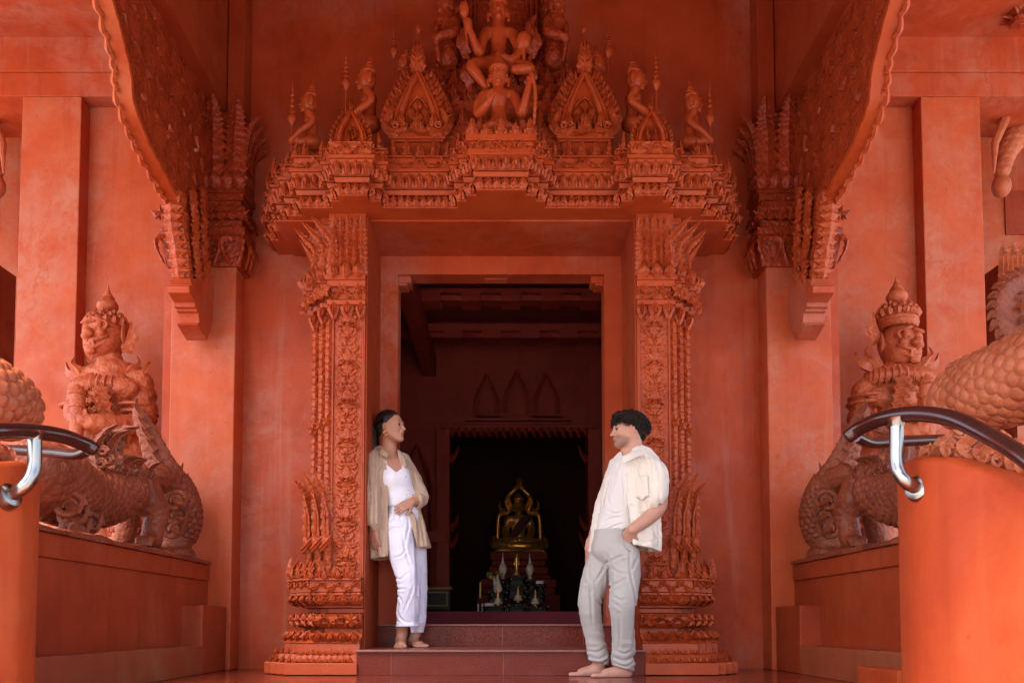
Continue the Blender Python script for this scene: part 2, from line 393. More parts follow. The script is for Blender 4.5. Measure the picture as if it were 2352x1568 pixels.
# ---- threshold steps
t = NT('polished_granite_step'); v = t.pos(); f = t.noise(160, 3, 0.7, v)
c = t.ramp(f, [(0.36, L3(.08, .012, .007)), (0.55, L3(.19, .026, .015)), (0.74, L3(.26, .08, .05))])
c = t.mix(t.ramp(t.noise(5, 6, 0.65, v, 1.0), [(0.5, (0, 0, 0)), (0.75, (.25, .25, .25))]), c, L3(.22, .10, .08))
t.l(c, t.b.inputs['Base Color']); t.b.inputs['Roughness'].default_value = 0.26; t.b.inputs['Specular IOR Level'].default_value = 0.12; M['granite'] = t.m
M['nosing'] = simple('worn_step_edge', L3(.26, .085, .06), 0.35, bump=(40, 0.2, 0.003))
M['joint'] = simple('tile_joint', L3(.28, .10, .08), 0.8)
st = thing('entrance_steps', 'two polished dark red granite steps with pale worn edges below the temple doorway', 'steps', (0, 5.9, 0))
XS = 0.946
m = MB(); m.box(-XS, XS, 5.575, 6.43, 0.001, 0.150); obj('riser', m, M['granite'], st, smooth=None)
m = MB(); m.box(-XS - .004, XS + .004, 5.55, 6.41, 0.151, 0.168); obj('tread', m, M['nosing'], st, smooth=None, bevel=0.006)
m = MB(); m.box(-XS + .006, XS - .006, 6.41, 6.95, 0.1682, 0.318); obj('riser', m, M['granite'], st, smooth=None)
m = MB(); m.box(-XS + .006, XS - .006, 6.385, 6.95, 0.319, 0.336); obj('tread', m, M['nosing'], st, smooth=None, bevel=0.006)
for x in (-0.72, 0.015, 0.75): obj('joint', MB().box(x - .0015, x + .0015, 5.573, 5.58, 0.002, 0.150), M['joint'], st, smooth=None)
for x in (-0.60, 0.01, 0.62): obj('joint', MB().box(x - .0015, x + .0015, 6.408, 6.42, 0.170, 0.318), M['joint'], st, smooth=None)
# ---- main wall with door opening
w = thing('temple_wall', 'tall red plastered temple front wall pierced by the central doorway', 'wall', (0, 6.5, 0))
m = MB(); prism_y(m, [(-2.6, 0), (-HW, 0), (-HW, ZT), (HW, ZT), (HW, 0), (2.6, 0), (2.6, 6.4), (-2.6, 6.4)], YW, YW + 0.18)
obj('wall_face', m, M['wall'], w, smooth=None)
m = MB()
for S in (-1, 1): sided(m2 := MB().box(0.70, HW - .001, YW + .03, YW + .178, ZT - 0.055, ZT - .001).box(0.73, HW - .001, YW + .03, YW + .178, ZT - 0.075, ZT - .056), S); m.join(m2)
obj('corner_bracket', m, M['wall'], w, smooth=None, bevel=0.004)
m = MB().box(-0.11, 0.11, YW - .004, YW + .1, ZT - .004, ZT + .0); obj('lintel_patch', MB().box(-0.13, 0.05, YW + .08, YW + .16, ZT - .005, ZT - .001), M['wall_pale'], w, smooth=None)
# ---- side structures, mirrored
side = {-1: 'left', 1: 'right'}
def build_side(S):
    word = 'behind the woman in the beige shirt' if S < 0 else 'behind the man in the cream shirt'
    wd = side[S]
    # pilaster
    p = thing('corner_pilaster', 'plain red square pilaster with leafy capital, %s of the doorway' % wd, 'pilaster', (S * 2.2, 6.6, 0), 'pilasters flanking the doorway')
    zc = zof(612, 6.22)
    m = MB().box(1.98, 2.46, 6.22, 7.38, 0, zc); obj('shaft', sided(m, S), M['wall_pale'], p, smooth=None, bevel=0.008)
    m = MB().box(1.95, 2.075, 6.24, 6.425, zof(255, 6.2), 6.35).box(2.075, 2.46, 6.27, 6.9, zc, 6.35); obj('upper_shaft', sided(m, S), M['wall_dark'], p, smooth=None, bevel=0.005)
    m = MB()
    x0, x1 = 1.955, 2.48
    def ring(py0, py1, d, dd=None):
        z0, z1 = zof(py1, 6.2), zof(py0, 6.2); dd = d if dd is None else dd
        m.prism([(x0 - d, 7.3), (x0 - d, 6.21 - d), (x1 + d, 6.21 - d), (x1 + d, 7.3)], z0, z1, [(x0 - dd, 7.3), (x0 - dd, 6.21 - dd), (x1 + dd, 6.21 - dd), (x1 + dd, 7.3)])
    ring(545, 612, 0.012, 0.05); ring(528, 545, 0.055); ring(508, 526, 0.02); ring(480, 505, 0.05, 0.05); ring(462, 478, 0.01); ring(448, 462, 0.03); ring(432, 448, 0.05); ring(258, 430, 0.0)
    # scrolled hanging leaves under the capital, carved band, standing feathers
    zt, zb = zof(548, 6.15), zof(606, 6.15)
    for k, xx in enumerate((x0 + .03, x0 + .20, x0 + .34, x1 - .02)):
        for sg in (-1, 1):
            m.blade([(xx, 6.13, zt), (xx + sg * .07, 6.11, zt - .02), (xx + sg * .075, 6.12, zt - .09), (xx + sg * .03, 6.15, zb)], lambda t: .045 * (1 - t * .8) + .01, .02, (0, -1, 0), .4, 5)
    for xx in (x0 - .02,):
        for yy in (6.2, 6.28, 6.37):
            m.blade([(xx - .03, yy, zt), (xx - .06, yy - .01, zt - .07), (xx - .03, yy, zb - .02)], lambda t: .07 * (1 - t * .7), .02, (-1, 0, 0), .4, 5)
    zt, zb = zof(482, 6.15), zof(504, 6.15)
    for k in range(9): m.blade([(x0 - .05 + k * .078, 6.155, zb), (x0 - .02 + k * .078, 6.145, (zt + zb) / 2), (x0 + .03 + k * .078, 6.155, zt)], lambda t: .04 * math.sin(PI * min(1, t + .1)) + .004, .014)
    for k in range(5): m.blade([(x0 - .065, 6.15 + k * .07, zb), (x0 - .06, 6.15 + k * .07 + .04, zt)], lambda t: .04, .014, (-1, 0, 0))
    for px, py in ((x0 - .05, 6.15), (x1 + .04, 6.15)):
        for a in range(5): m.blade([(px, py - .01, (zt + zb) / 2), (px + .05 * math.cos(a * 1.256 + 1.57), py - .03, (zt + zb) / 2 + .06 * math.sin(a * 1.256 + 1.57))], lambda t: .03 * (1 - t) + .006, .012)
    zb = zof(430, 6.15)
    for k in range(7): m.blade([(x0 - .01 + k * .088, 6.14, zb - .01), (x0 - .01 + k * .088, 6.10, zb + .05), (x0 - .01 + k * .088, 6.13, zb + .13)], lambda t: .095 * math.sin(PI * min(1, t * .8 + .25)), .02)
    for k, xx in enumerate((x0 + .015, x0 + .17, x0 + .33, x1 - .03)):
        hh = zof(240, 6.15) - zb + (0.03 if k % 2 else 0)
        m.blade([(xx, 6.13, zb), (xx, 6.12, zb + hh * .5), (xx - (.02 if k == 0 else 0), 6.09, zb + hh * .8), (xx - (.03 if k == 0 else 0), 6.04, zb + hh)], lambda t: .15 * (1 - t ** 3) + .004, .03, (0, -1, 0), .28, 14, groove=.15)
    for k in range(4):   # feathers on the return face, curling inward to the door
        yy = 6.18 + k * .075
        m.blade([(x0 - .02, yy, zb), (x0 - .035, yy, zb + .3), (x0 - .08, yy - .01, zb + .46 - k * .03), (x0 - .17, yy - .02, zb + .56 - k * .05)], lambda t: .11 * (1 - t ** 2.5) + .004, .03, (-1, -.4, 0), .3, 12, groove=.15)
    obj('capital', sided(m, S), M['carve_dark'], p, smooth=30)
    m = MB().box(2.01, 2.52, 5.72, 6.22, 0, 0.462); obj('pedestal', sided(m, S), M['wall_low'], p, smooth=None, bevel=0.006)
    # niche wall, outer pillar, beams
    q = thing('niche_wall', 'recessed red plaster wall panel behind the %s giant guardian statue' % wd, 'wall', (S * 3.0, 7.5, 0), 'niche walls behind the guardians')
    obj('wall_face', sided(MB().box(2.46, 3.95, 7.42, 7.7, 0, 5.9), S), M['wall_pale'], q, smooth=None)
    q = thing('porch_pillar', 'broad pale red square pillar at the far %s, patched with faded plaster' % wd, 'pillar', (S * 3.95, 7.3, 0), 'outer pillars of the porch')
    zb = zof(222, 7.26)
    obj('shaft', sided(MB().box(3.70, 4.22, 7.26, 7.9, 0, zb), S), M['wall_pale'], q, smooth=None, bevel=0.008)
    q = thing('porch_beam', 'deep red plastered beam over the %s niche and pillar' % wd, 'beam', (S * 4, 7.3, zb), 'beams over the side niches')
    zt = zof(90, 7.26)
    m = MB().box(2.40, 7.5, 7.255, 7.9, zb, (zb + zt) / 2 - .05); obj('lower_beam', sided(m, S), M['wall'], q, smooth=None, bevel=0.006)
    m = MB().box(2.40, 7.5, 7.235, 7.9, (zb + zt) / 2 - .05, zt + .4); obj('upper_beam', sided(m, S), M['wall'], q, smooth=None, bevel=0.006)
    q = thing('side_ceiling', 'flat red plastered ceiling over the %s side bay' % wd, 'ceiling', (S * 4, 6, zt), 'side bay ceilings')
    obj('ceiling_slab', sided(MB().box(2.36, 7.5, 2.4, 7.235, zt, zt + .2), S), M['wall'], q, smooth=None)
    m = MB()
    if S > 0:
        b = at(2345, 82, 6.95); m.lathe([(.0, 0), (.07, .005), (.09, .03), (.05, .05), (.11, .07), (.12, .09)], (b.x, b.y, zt - .09), 12)
        for a in range(8): m.blade([(b.x, b.y, zt - .05), (b.x + .16 * math.cos(a * PI / 4), b.y + .16 * math.sin(a * PI / 4), zt - .02)], lambda t: .08 * (1 - t) + .01, .015, (0, 0, -1))
    else:
        b = at(215, 2, 6.3); 
    if S > 0: obj('ceiling_rosette', m, M['carve_dark'], q)
    q = thing('bracket_beam', 'dark red beam running forward above the %s carved eave bracket' % wd, 'beam', (S * 2.2, 5, 4.2), 'beams above the eave brackets')
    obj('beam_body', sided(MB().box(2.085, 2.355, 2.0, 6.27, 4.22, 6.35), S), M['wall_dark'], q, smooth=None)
    # carved eave bracket: a thick pierced board in the plane x = 2.22 sweeping forward and up
    q = thing('eave_bracket', 'sweeping pierced naga eave bracket with a bright rim, on the %s pilaster' % wd, 'bracket', (S * 2.22, 5.8, 2.4), 'eave brackets on the pilasters')
    X = 2.22
    def yz(px, py):
        Y = X / ((CX - px) / F); 
        for _ in range(4):
            Y *= X / abs(xof(px, py, Y))
        return (Y, zof(py, Y))
    outer = [(235, -30), (262, 70), (284, 160), (293, 235), (318, 305), (345, 362), (380, 425), (398, 462), (402, 520), (412, 580), (418, 640)]
    inner = [(340, -30), (372, 50), (405, 115), (440, 180), (463, 230), (464, 300), (465, 380), (466, 470), (467, 560), (467, 600), (468, 650)]
    O = [yz(*p) for p in outer]; I = [yz(*p) for p in inner]
    Os = [(p.x, p.y) for p in spline([(a, b, 0) for a, b in O], 61)]; Is = [(p.x, p.y) for p in spline([(a, b, 0) for a, b in I], 61)]
    NU, th = 16, 0.035
    vs = []; fs = []
    G = np.zeros((61, NU + 1, 2))
    for i in range(61):
        for j in range(NU + 1):
            u = j / NU; G[i, j] = (Os[i][0] * (1 - u) + Is[i][0] * u, Os[i][1] * (1 - u) + Is[i][1] * u)
    def hole(i, j):
        if i < 3 or i > 48 or j < 2 or j > NU - 2: return False
        a = math.sin(i * .95 + j * 1.9) + math.sin(i * .47 - j * 1.2 + 1.0)
        return a > 1.15
    keep = [[not hole(i, j) for j in range(NU)] for i in range(60)]
    n1 = 61 * (NU + 1)
    for sx in (-1, 1):
        for i in range(61):
            for j in range(NU + 1):
                rel = .006 * math.sin(i * .8 + j * 1.6) + .005 * math.sin(i * .5 - j * 1.3)
                e = .005 if j == 0 else 0
                vs.append((X + sx * (th + rel * (1 if j else 0) + e), G[i, j, 0], G[i, j, 1]))
    idx = lambda s, i, j: s * n1 + i * (NU + 1) + j
    for i in range(60):
        for j in range(NU):
            if not keep[i][j]: continue
            fs.append((idx(0, i, j), idx(0, i, j + 1), idx(0, i + 1, j + 1), idx(0, i + 1, j))); fs.append((idx(1, i, j), idx(1, i + 1, j), idx(1, i + 1, j + 1), idx(1, i, j + 1)))
            for (a, b, ni, nj) in (((i, j), (i + 1, j), i, j - 1), ((i, j + 1), (i + 1, j + 1), i, j + 1), ((i, j), (i, j + 1), i - 1, j), ((i + 1, j), (i + 1, j + 1), i + 1, j)):
                if ni < 0 or nj < 0 or ni >= 60 or nj >= NU or not keep[ni][nj]: fs.append((idx(0, *a), idx(0, *b), idx(1, *b), idx(1, *a)))
    m = MB(); m.add(vs, fs); obj('pierced_board', sided(m, S), M['carve_dark'], q, smooth=None)
    m = MB(); rim = [(Vector((X, a, b))) for a, b in Os]
    vs = []; fs = []
    for i, p in enumerate(rim):
        tg = (rim[min(i + 1, 60)] - rim[max(i - 1, 0)]).normalized(); nn = Vector((0, tg.z, -tg.y))
        if nn.y > 0: nn = -nn
        bumpy = .005 * math.sin(i * 2.2) + .004 * math.sin(i * .7 + 1) + random.uniform(-.003, .003)
        for dx, dn in ((-.045, .004), (-.042, -.02 - bumpy), (.042, -.02 + bumpy), (.045, .004)):
            q0 = p - nn * dn * -1 if False else p + nn * (-dn); vs.append((q0.x + dx, q0.y, q0.z))
    for i in range(60):
        for k in range(4): fs.append((i * 4 + k, i * 4 + (k + 1) % 4, (i + 1) * 4 + (k + 1) % 4, (i + 1) * 4 + k))
    fs.append((0, 1, 2, 3)); fs.append((240, 241, 242, 243)); m.add(vs, fs)
    for i in range(4, 44, 3):   # small flames along the outer rim
        p = rim[i]; tg = (rim[i + 1] - rim[i - 1]).normalized(); nn = Vector((0, tg.z, -tg.y)); nn = -nn if nn.y > 0 else nn
        m.blade([p + nn * .03 + Vector((.03, 0, 0)), p + nn * .04 - tg * .05 + Vector((.05, 0, 0)), p + nn * .035 - tg * .13 + Vector((.03, 0, 0))], lambda t: .05 * (1 - t) + .004, .02, (1, 0, 0), .3, 3)
    obj('rim', sided(m, S), M['wall_orange'], q, smooth=35)
    # gathered leafy tail of the bracket
    m = MB()
    for i in range(40, 60):
        a = Vector((X, *Os[i])); b = Vector((X, *Is[i])); 
        for sg in (-1, 1):
            for f in (0.05, .35, .7):
                c0 = a.lerp(b, f) + Vector((sg * (.045 if f > .1 else .02), 0, 0)); r = random.uniform(-.02, .02)
                m.blade([c0 + Vector((0, r, .04)), c0 + Vector((sg * .03, -.02 + r, 0)), c0 + Vector((sg * .02, -.01, -.06))], lambda t: .055 * math.sin(PI * min(1, t * .85 + .15)) + .004, .022, (sg * .7, -.7, 0), .35, 3)
    for i in range(44, 60, 2):
        a = Vector((X, *Os[i])); m.blade([a + Vector((0, .03, .05)), a + Vector((0, -.045, 0)), a + Vector((0, -.01, -.07))], lambda t: .12 * math.sin(PI * min(1, t * .85 + .15)) + .004, .03, (0, -1, 0), .35, 4)
    obj('leaf_tail', sided(m, S), M['carve'], q)
    m = MB(); prof = [(412, 640), (416, 655), (409, 657), (410, 672), (424, 695), (424, 705), (428, 709), (428, 715), (432, 719), (434, 740), (430, 745), (452, 782)]
    pts = [yz(a, b) for a, b in prof] + [yz(466, 740), yz(468, 640)]
    n = len(pts); m.add([(X - .075, a, b) for a, b in pts] + [(X + .075, a, b) for a, b in pts], [tuple(range(n)), tuple(range(n, 2 * n))[::-1]] + [(i, (i + 1) % n, n + (i + 1) % n, n + i) for i in range(n)])
    obj('stepped_corbel', sided(m, S), M['wall'], q, smooth=None, bevel=.004)
    # plinth
    q = thing('statue_plinth', 'long red plastered plinth under the %s dragon statue' % wd, 'plinth', (S * 2.5, 4, 0), 'plinths beside the porch floor')
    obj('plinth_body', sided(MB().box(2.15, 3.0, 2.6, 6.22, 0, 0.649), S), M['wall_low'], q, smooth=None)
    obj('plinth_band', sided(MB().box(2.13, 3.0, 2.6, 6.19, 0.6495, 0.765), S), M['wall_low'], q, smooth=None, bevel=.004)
    m = MB(); ys = np.linspace(2.6, 6.14, 60)
    vs = []; 
    for i, y in enumerate(ys):
        j = .006 * math.sin(y * 9) + .004 * math.sin(y * 23)
        vs += [(2.108 + j, y, .766), (2.105 + j, y, .79 + j), (2.16, y, .803 + j), (3.02, y, .80), (3.02, y, .766)]
    fs = [(i * 5 + k, i * 5 + (k + 1) % 5, (i + 1) * 5 + (k + 1) % 5, (i + 1) * 5 + k) for i in range(59) for k in range(5)] + [(0, 1, 2, 3, 4), (295, 296, 297, 298, 299)]
    obj('cap', sided(m.add(vs, fs), S), M['lion'], q, smooth=40)
    obj('ledge', sided(MB().box(2.01, 2.15, 2.6, 5.72, 0, 0.192), S), M['ledge'], q, smooth=None, bevel=.005)
for S in (-1, 1): build_side(S)
# roof over the porch, with an added unseen screen at its front
fg = thing('unseen_light_screen', 'added red screen out of view above the stairs, keeping sky light off the upper wall', 'light screen', (0, .9, 2.7))  # added out of view to block sky light from the upper wall
screen_profile = [(-2.6, 2.3), (-1.9, 1.95), (-1.0, 2.15), (0, 2.25), (1.0, 2.15), (1.9, 1.95), (2.6, 2.3), (2.6, 6.4), (-2.6, 6.4)]
obj('screen_face', prism_y(MB(), screen_profile, 1.0, 1.3), M['wall'], fg, smooth=None)
rf = thing('porch_roof', 'dark red plaster ceiling high over the doorway', 'ceiling', (0, 5, 5.9))
obj('ceiling_slab', MB().box(-2.084, 2.084, 0.5, 6.43, 6.0, 6.4), M['wall_dark'], rf, smooth=None)  # unseen forward reach, lengthened to block light from the wall
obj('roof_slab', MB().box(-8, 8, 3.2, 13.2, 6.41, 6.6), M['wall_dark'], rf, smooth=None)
# ================================================================ PORTAL ORNAMENT
def antefix(mb, p, w, h, nrm=(0, -1, 0), lean=0.0, rich=1):
    """flame shaped leaf group standing at p"""
    N = Vector(nrm).normalized(); s = Vector((0, 0, 1)).cross(N) * -1; p = Vector(p); U = Vector((0, 0, 1))
    def q(a, b, c=0.0): return p + s * (a * w) + U * (b * h) + N * (c * w)
    mb.blade([q(0, 0, .05), q(0, .3, .22), q(0, .65, .16), q(lean, 1, .0)], lambda t: w * .58 * (math.sin(PI * min(1, t * .72 + .28)) ** .8) + .002, w * .22, N, .25, 4 if rich else 0, groove=.3)
    for sg in (-1, 1):
        mb.blade([q(sg * .12, 0, .02), q(sg * .34, .12, .16), q(sg * .44, .34, .12), q(sg * .28, .62, .02)], lambda t: w * .34 * (1 - t) + .002, w * .16, N, .2, 3 if rich else 0)
        if rich:
            mb.blade([q(sg * .2, 0, .02), q(sg * .5, .04, .12), q(sg * .58, .2, .02)], lambda t: w * .22 * (1 - t) + .002, w * .14, N)
            mb.blade([q(sg * .05, .12, .24), q(sg * .16, .3, .26), q(sg * .1, .48, .2)], lambda t: w * .16 * (1 - t) + .002, w * .1, N)
    return mb
def leafrow(mb, a, b, z0, z1, n, nrm, tip_up=False, th=.016, over=1.25, bulge=.012, style=0):
    """row of overlapping leaves between plan points a,b"""
    a = Vector((a[0], a[1], 0)); b = Vector((b[0], b[1], 0)); N = Vector(nrm); L = (b - a).length; w = L / n
    for k in range(n):
        c = a.lerp(b, (k + .5) / n)
        lo, hi = (z0, z1) if tip_up else (z1, z0)
        P = [c + Vector((0, 0, lo)) + N * .002, c + Vector((0, 0, (lo * .5 + hi * .5))) + N * bulge, c + Vector((0, 0, hi)) + N * (bulge * .3)]
        mb.blade(P, lambda t: w * over * (math.sin(PI * min(1, t * .62 + .38)) ** .7) + .001, th, N, groove=.15, n=9)
        P2 = [p + N * (th * .8) for p in P]; P2[2] = P2[1].lerp(P2[2], .6)
        mb.blade(P2, lambda t: w * over * .5 * (math.sin(PI * min(1, t * .62 + .38)) ** .7) + .001, th * .7, N, groove=.3, n=5)
        for sg in (-1, 1):   # scroll between the leaves
            if style:
                s = (b - a).normalized() * sg
                mb.blade([P[0] + s * w * .1 + N * th, P[1] + s * w * .35 + N * th, P[1] + s * w * .42 + Vector((0, 0, (lo - hi) * .25))], lambda t: w * .22 * (1 - t) + .002, th * .7, N, n=5)
    return mb
def scrollrow(mb, a, b, z0, z1, n, nrm, th=.014):
    """running vine: waves with curling leaves"""
    a = Vector((a[0], a[1], 0)); b = Vector((b[0], b[1], 0)); N = Vector(nrm); L = (b - a).length; w = L / n; s = (b - a).normalized(); H = z1 - z0; U = Vector((0, 0, 1))
    for k in range(n):
        c = a + s * (w * k) + U * z0; f = 1 if k % 2 == 0 else -1; mid = c + U * H * .5
        mb.blade([mid + N * .004, mid + s * w * .35 + U * H * .32 * f + N * th, mid + s * w * .75 + U * H * .22 * f + N * th, mid + s * w + N * .004], lambda t: H * .2, th, N, n=6)
        for q0, dz, l in ((.25, -.3, .3), (.55, -.05, .35), (.8, -.38, .22), (.15, .1, .2)):
            mb.blade([mid + s * w * q0 + U * H * dz * f * -1 + N * .004, mid + s * w * (q0 + l * .6) + U * H * (dz - .18) * f * -1 + N * th, mid + s * w * (q0 + l * .3) + U * H * (dz - .3) * f * -1 + N * .006], lambda t: H * .26 * (1 - t) + .002, th * .9, N, n=5)
    return mb
def rosette(mb, c, r, nrm=(0, -1, 0), n=5):
    c = Vector(c); N = Vector(nrm).normalized(); s = Vector((0, 0, 1)).cross(N).normalized(); U = N.cross(s)
    for k in range(n):
        a = 2 * PI * k / n + PI / 2; d = s * math.cos(a) + U * math.sin(a)
        mb.blade([c, c + d * r * .55 + N * r * .35, c + d * r + N * r * .1], lambda t: r * .75 * math.sin(PI * min(1, t * .75 + .25)) + .001, r * .3, N, n=5)
        mb.blade([c + N * r * .3, c + d * r * .3 + N * r * .5, c + d * r * .5 + N * r * .4], lambda t: r * .3, r * .2, N, n=4)
def seg_decor(P, fn):
    """call fn(a,b,normal) for each front-going plan segment of P (outline ordered from centre outward)"""
    for i in range(len(P) - 1):
        a, b = P[i], P[i + 1]; d = Vector((b[0] - a[0], b[1] - a[1], 0))
        if d.length < .02: continue
        n = Vector((d.y, -d.x, 0)).normalized(); fn(a, b, n)
def offset(P, d):
    n = len(P); out = []
    for i in range(n):
        ns = []
        for j in (i - 1, i):
            if 0 <= j < n - 1:
                dx, dy = P[j + 1][0] - P[j][0], P[j + 1][1] - P[j][1]; l = math.hypot(dx, dy); ns.append((round(dy / l, 3), round(-dx / l, 3)))
        v = [0, 0]
        for q in dict.fromkeys(ns): v[0] += q[0]; v[1] += q[1]
        if i == 0: v[0] = 0 if abs(ns[0][1]) > .5 else v[0]
        if i == n - 1 and abs(ns[-1][0]) > .5: v[1] = 0
        out.append((P[i][0] + v[0] * d, P[i][1] + v[1] * d))
    return out
# ---------------------------------------------------------------- portal columns
SH = [(.940, 5.80), (1.170, 5.80), (1.170, 5.86), (1.232, 5.86), (1.232, 5.93), (1.292, 5.93), (1.292, 6.00), (1.35, 6.00), (1.35, 6.45)]
def level(mb, y0, y1, d0, d1=None):
    """slab of the redented column between photo rows y0 (bottom) and y1 (top)"""
    d1 = d0 if d1 is None else d1
    z0, z1 = zof(y0, 5.8 - d0), zof(y1, 5.8 - d1)
    A = offset(SH, d0); B = offset(SH, d1); A[0] = (.940, A[0][1]); B[0] = (.940, B[0][1])
    mb.prism([(.940, 6.44)] + A, z0, z1, [(.940, 6.44)] + B); return z0, z1
def panel_relief(W, H):
    """height field of the carved panel: stacked masks, buds and curling leaves"""
    dx = .0028; nx = int(W / dx) + 1; ny = int(H / dx) + 1
    x = (np.arange(nx) - (nx - 1) / 2) * dx; y = np.arange(ny) * dx; X, Y = np.meshgrid(x, y, indexing='ij'); Z = np.zeros_like(X); A = np.abs(X); per = .272
    def leaf(cx, cy, ang, L, w, h):
        nonlocal Z
        ca, sa = math.cos(ang), math.sin(ang); u = (A - cx) * ca + (Y - cy) * sa; v = -(A - cx) * sa + (Y - cy) * ca + 0.25 * w * np.sin(u / L * 3.1)
        t = np.clip(u / L, 0, 1); ww = w * np.sin(np.pi * np.clip(t * .8 + .18, 0, 1)); r = np.abs(v) / (ww + 1e-5)
        f = np.where((u > 0) & (u < L) & (r < 1), h * np.sqrt(np.clip(1 - r ** 2, 0, 1)) * (1 - .35 * t) - .002 * np.exp(-(v / .0022) ** 2), 0); Z = np.maximum(Z, f)
    def boss(cx, cy, rx, ry, h, ring=False):
        nonlocal Z
        q = np.sqrt(((A - cx) / rx) ** 2 + ((Y - cy) / ry) ** 2)
        f = h * np.sqrt(np.clip(1 - q * q, 0, 1)) if not ring else h * np.clip(1 - ((q - .75) / .25) ** 2, 0, 1); Z = np.maximum(Z, f)
    n = int(H / per) + 2
    for k in range(-1, n):
        b = k * per + .02
        boss(0, b + .055, .05, .024, .020); boss(.045, b + .065, .030, .022, .017, True); boss(0, b + .083, .020, .013, .030); boss(.030, b + .098, .012, .010, .026)
        boss(0, b + .060, .034, .006, .026); boss(.052, b + .052, .014, .014, .020)
        leaf(0, b + .035, -PI / 2, .03, .035, .016); boss(0, b + .012, .008, .03, .018)
        leaf(0, b + .10, PI / 2, .085, .030, .024); leaf(.0, b + .105, 1.15, .06, .016, .018); leaf(.02, b + .11, .8, .05, .013, .017)
        for (cx, cy, an, L, w) in ((.012, .0, .75, .06, .013), (.012, -.02, .35, .055, .012), (.010, .02, 1.15, .05, .012), (.012, -.045, .7, .06, .012), (.05, .10, 1.9, .05, .012), (.06, .13, 2.4, .045, .012),
                                   (.045, .14, .4, .035, .011), (.03, .17, .5, .05, .012), (.02, .195, .2, .06, .012), (.05, .20, 1.9, .04, .010), (.01, .215, .9, .05, .011), (.055, .02, 1.8, .04, .011), (.05, -.02, 2.2, .03, .010)):
            leaf(cx, b + cy, an, L, w, .014)
    Z *= 1.35; Z += .0015 * vnoise(np.stack([X * 1, Y, X * 0], -1), 160)
    return X, Y, Z
def build_column(S):
    wd = side[S]
    t = thing('portal_column', 'carved red portal column with flame capital, rising %s' % ('behind the woman at the left doorway jamb' if S < 0 else 'behind the man at the right doorway jamb'), 'column', (S * 1.15, 6.1, 0), 'carved columns flanking the doorway')
    # base: profile read from the photograph rows
    m = MB()
    level(m, 1549, 1522, .25); z0, z1 = level(m, 1521, 1501, .21, .17); zz = (z0 + z1) / 2
    level(m, 1501, 1476, .145, .14); zc0, zc1 = level(m, 1476, 1455, .15, .06); level(m, 1454, 1441, .03)
    level(m, 1441, 1432, .055, .085); zt0, zt1 = level(m, 1432, 1416, .09); level(m, 1416, 1408, .085, .05); level(m, 1407, 1396, .012)
    level(m, 1395, 1389, .04); zl0, zl1 = level(m, 1389, 1366, .045, .105); level(m, 1366, 1360, .115); zb0, zb1 = level(m, 1359, 1332, .115); level(m, 1332, 1327, .135)
    obj('base', sided(m, S), M['carve_smooth'], t, smooth=None, bevel=.004)
    m = MB()
    def rows(d, z0, z1, w, up, th, fn=leafrow, **k):
        P = offset(SH, d); P[0] = (.940, P[0][1])
        seg_decor(P[:-1] + [(P[-1][0], 6.25)], lambda a, b, n: fn(m, a, b, z0, z1, max(1, round(math.dist(a, b) / w)), n, **({'tip_up': up, 'th': th} if fn is leafrow else {'th': th}), **k))
    rows(.10, zc0, zc1 + .005, .075, False, .03, bulge=.035, style=1)
    rows(.085, zl0, zl1, .07, False, .024, bulge=.03, style=1)
    rows(.115, zb0, zb1, .06, True, .012, scrollrow)
    rows(.092, zt0 - .012, zt1 + .01, .05, True, .016, scrollrow)
    P = offset(SH, .215); P[0] = (.975, P[0][1])
    def bumps(a, b, n):
        L = math.dist(a, b); k = max(1, round(L / .042))
        for r_, (zz, sc) in enumerate(((z0 + .004, 1.0), (z1 + .002, .85))):
            for i in range(k):
                c = Vector((a[0], a[1], 0)).lerp(Vector((b[0], b[1], 0)), (i + .5 + .25 * r_) / (k + .3)) - n * (.035 * r_); antefix(m, (c.x, c.y, zz), .034 * sc, .042 * sc, n, rich=0)
    seg_decor(P[:-1] + [(P[-1][0], 6.3)], bumps)
    # rosette on the inner end of the torus
    rosette(m, (1.0, 5.69, (zt0 + zt1) / 2), .05, n=6); 
    for (x, y) in offset(SH, .10)[1:-1:2]: rosette(m, (x, y, (zt0 + zt1) / 2), .045, (.7, -.7, 0))
    obj('base_carving', sided(m, S), M['carve'], t, smooth=62)
    m = MB(); ztop = zof(1327, 5.66)
    P = offset(SH, .09); P[0] = (.975, P[0][1])
    seg_decor(P[:-1] + [(P[-1][0], 6.3)], lambda a, b, n: [antefix(m, (a[0] + (b[0] - a[0]) * (i + .5) / max(1, round(math.dist(a, b) / .085)), a[1] + (b[1] - a[1]) * (i + .5) / max(1, round(math.dist(a, b) / .085)), ztop), .08, .125 if i % 2 == 0 else .09, n) for i in range(max(1, round(math.dist(a, b) / .085)))])
    for i in range(5): antefix(m, (1.0 + i * .09, 5.66, ztop), .04, .05, rich=0)
    antefix(m, (1.46, 5.9, ztop), .09, .16, (.8, -.6, 0)); antefix(m, (1.46, 6.1, ztop), .09, .16, (1, 0, 0))
    obj('antefix_row', sided(m, S), M['carve'], t, smooth=62)
    # shaft
    m = MB(); zs0, zs1 = zof(1327, 5.8), zof(700, 5.8)
    zcap = zof(640, 5.8)
    m.prism([(.940, 6.44)] + SH, zs0, zs1); obj('shaft', sided(m, S), M['carve_smooth'], t, smooth=None)
    obj('inner_face', sided(MB().box(.9285, .9394, 5.797, 6.43, 0.0, zof(478, 5.8)), S), M['wall_dark'], t, smooth=None, bevel=.003)
    m = MB()
    for (x, y) in ((.947, 5.797), (.957, 5.797), (1.163, 5.797), (1.222, 5.857), (1.285, 5.927)): m.box(x - .0045, x + .0045, y - .012, y + .004, zs0, zs1)
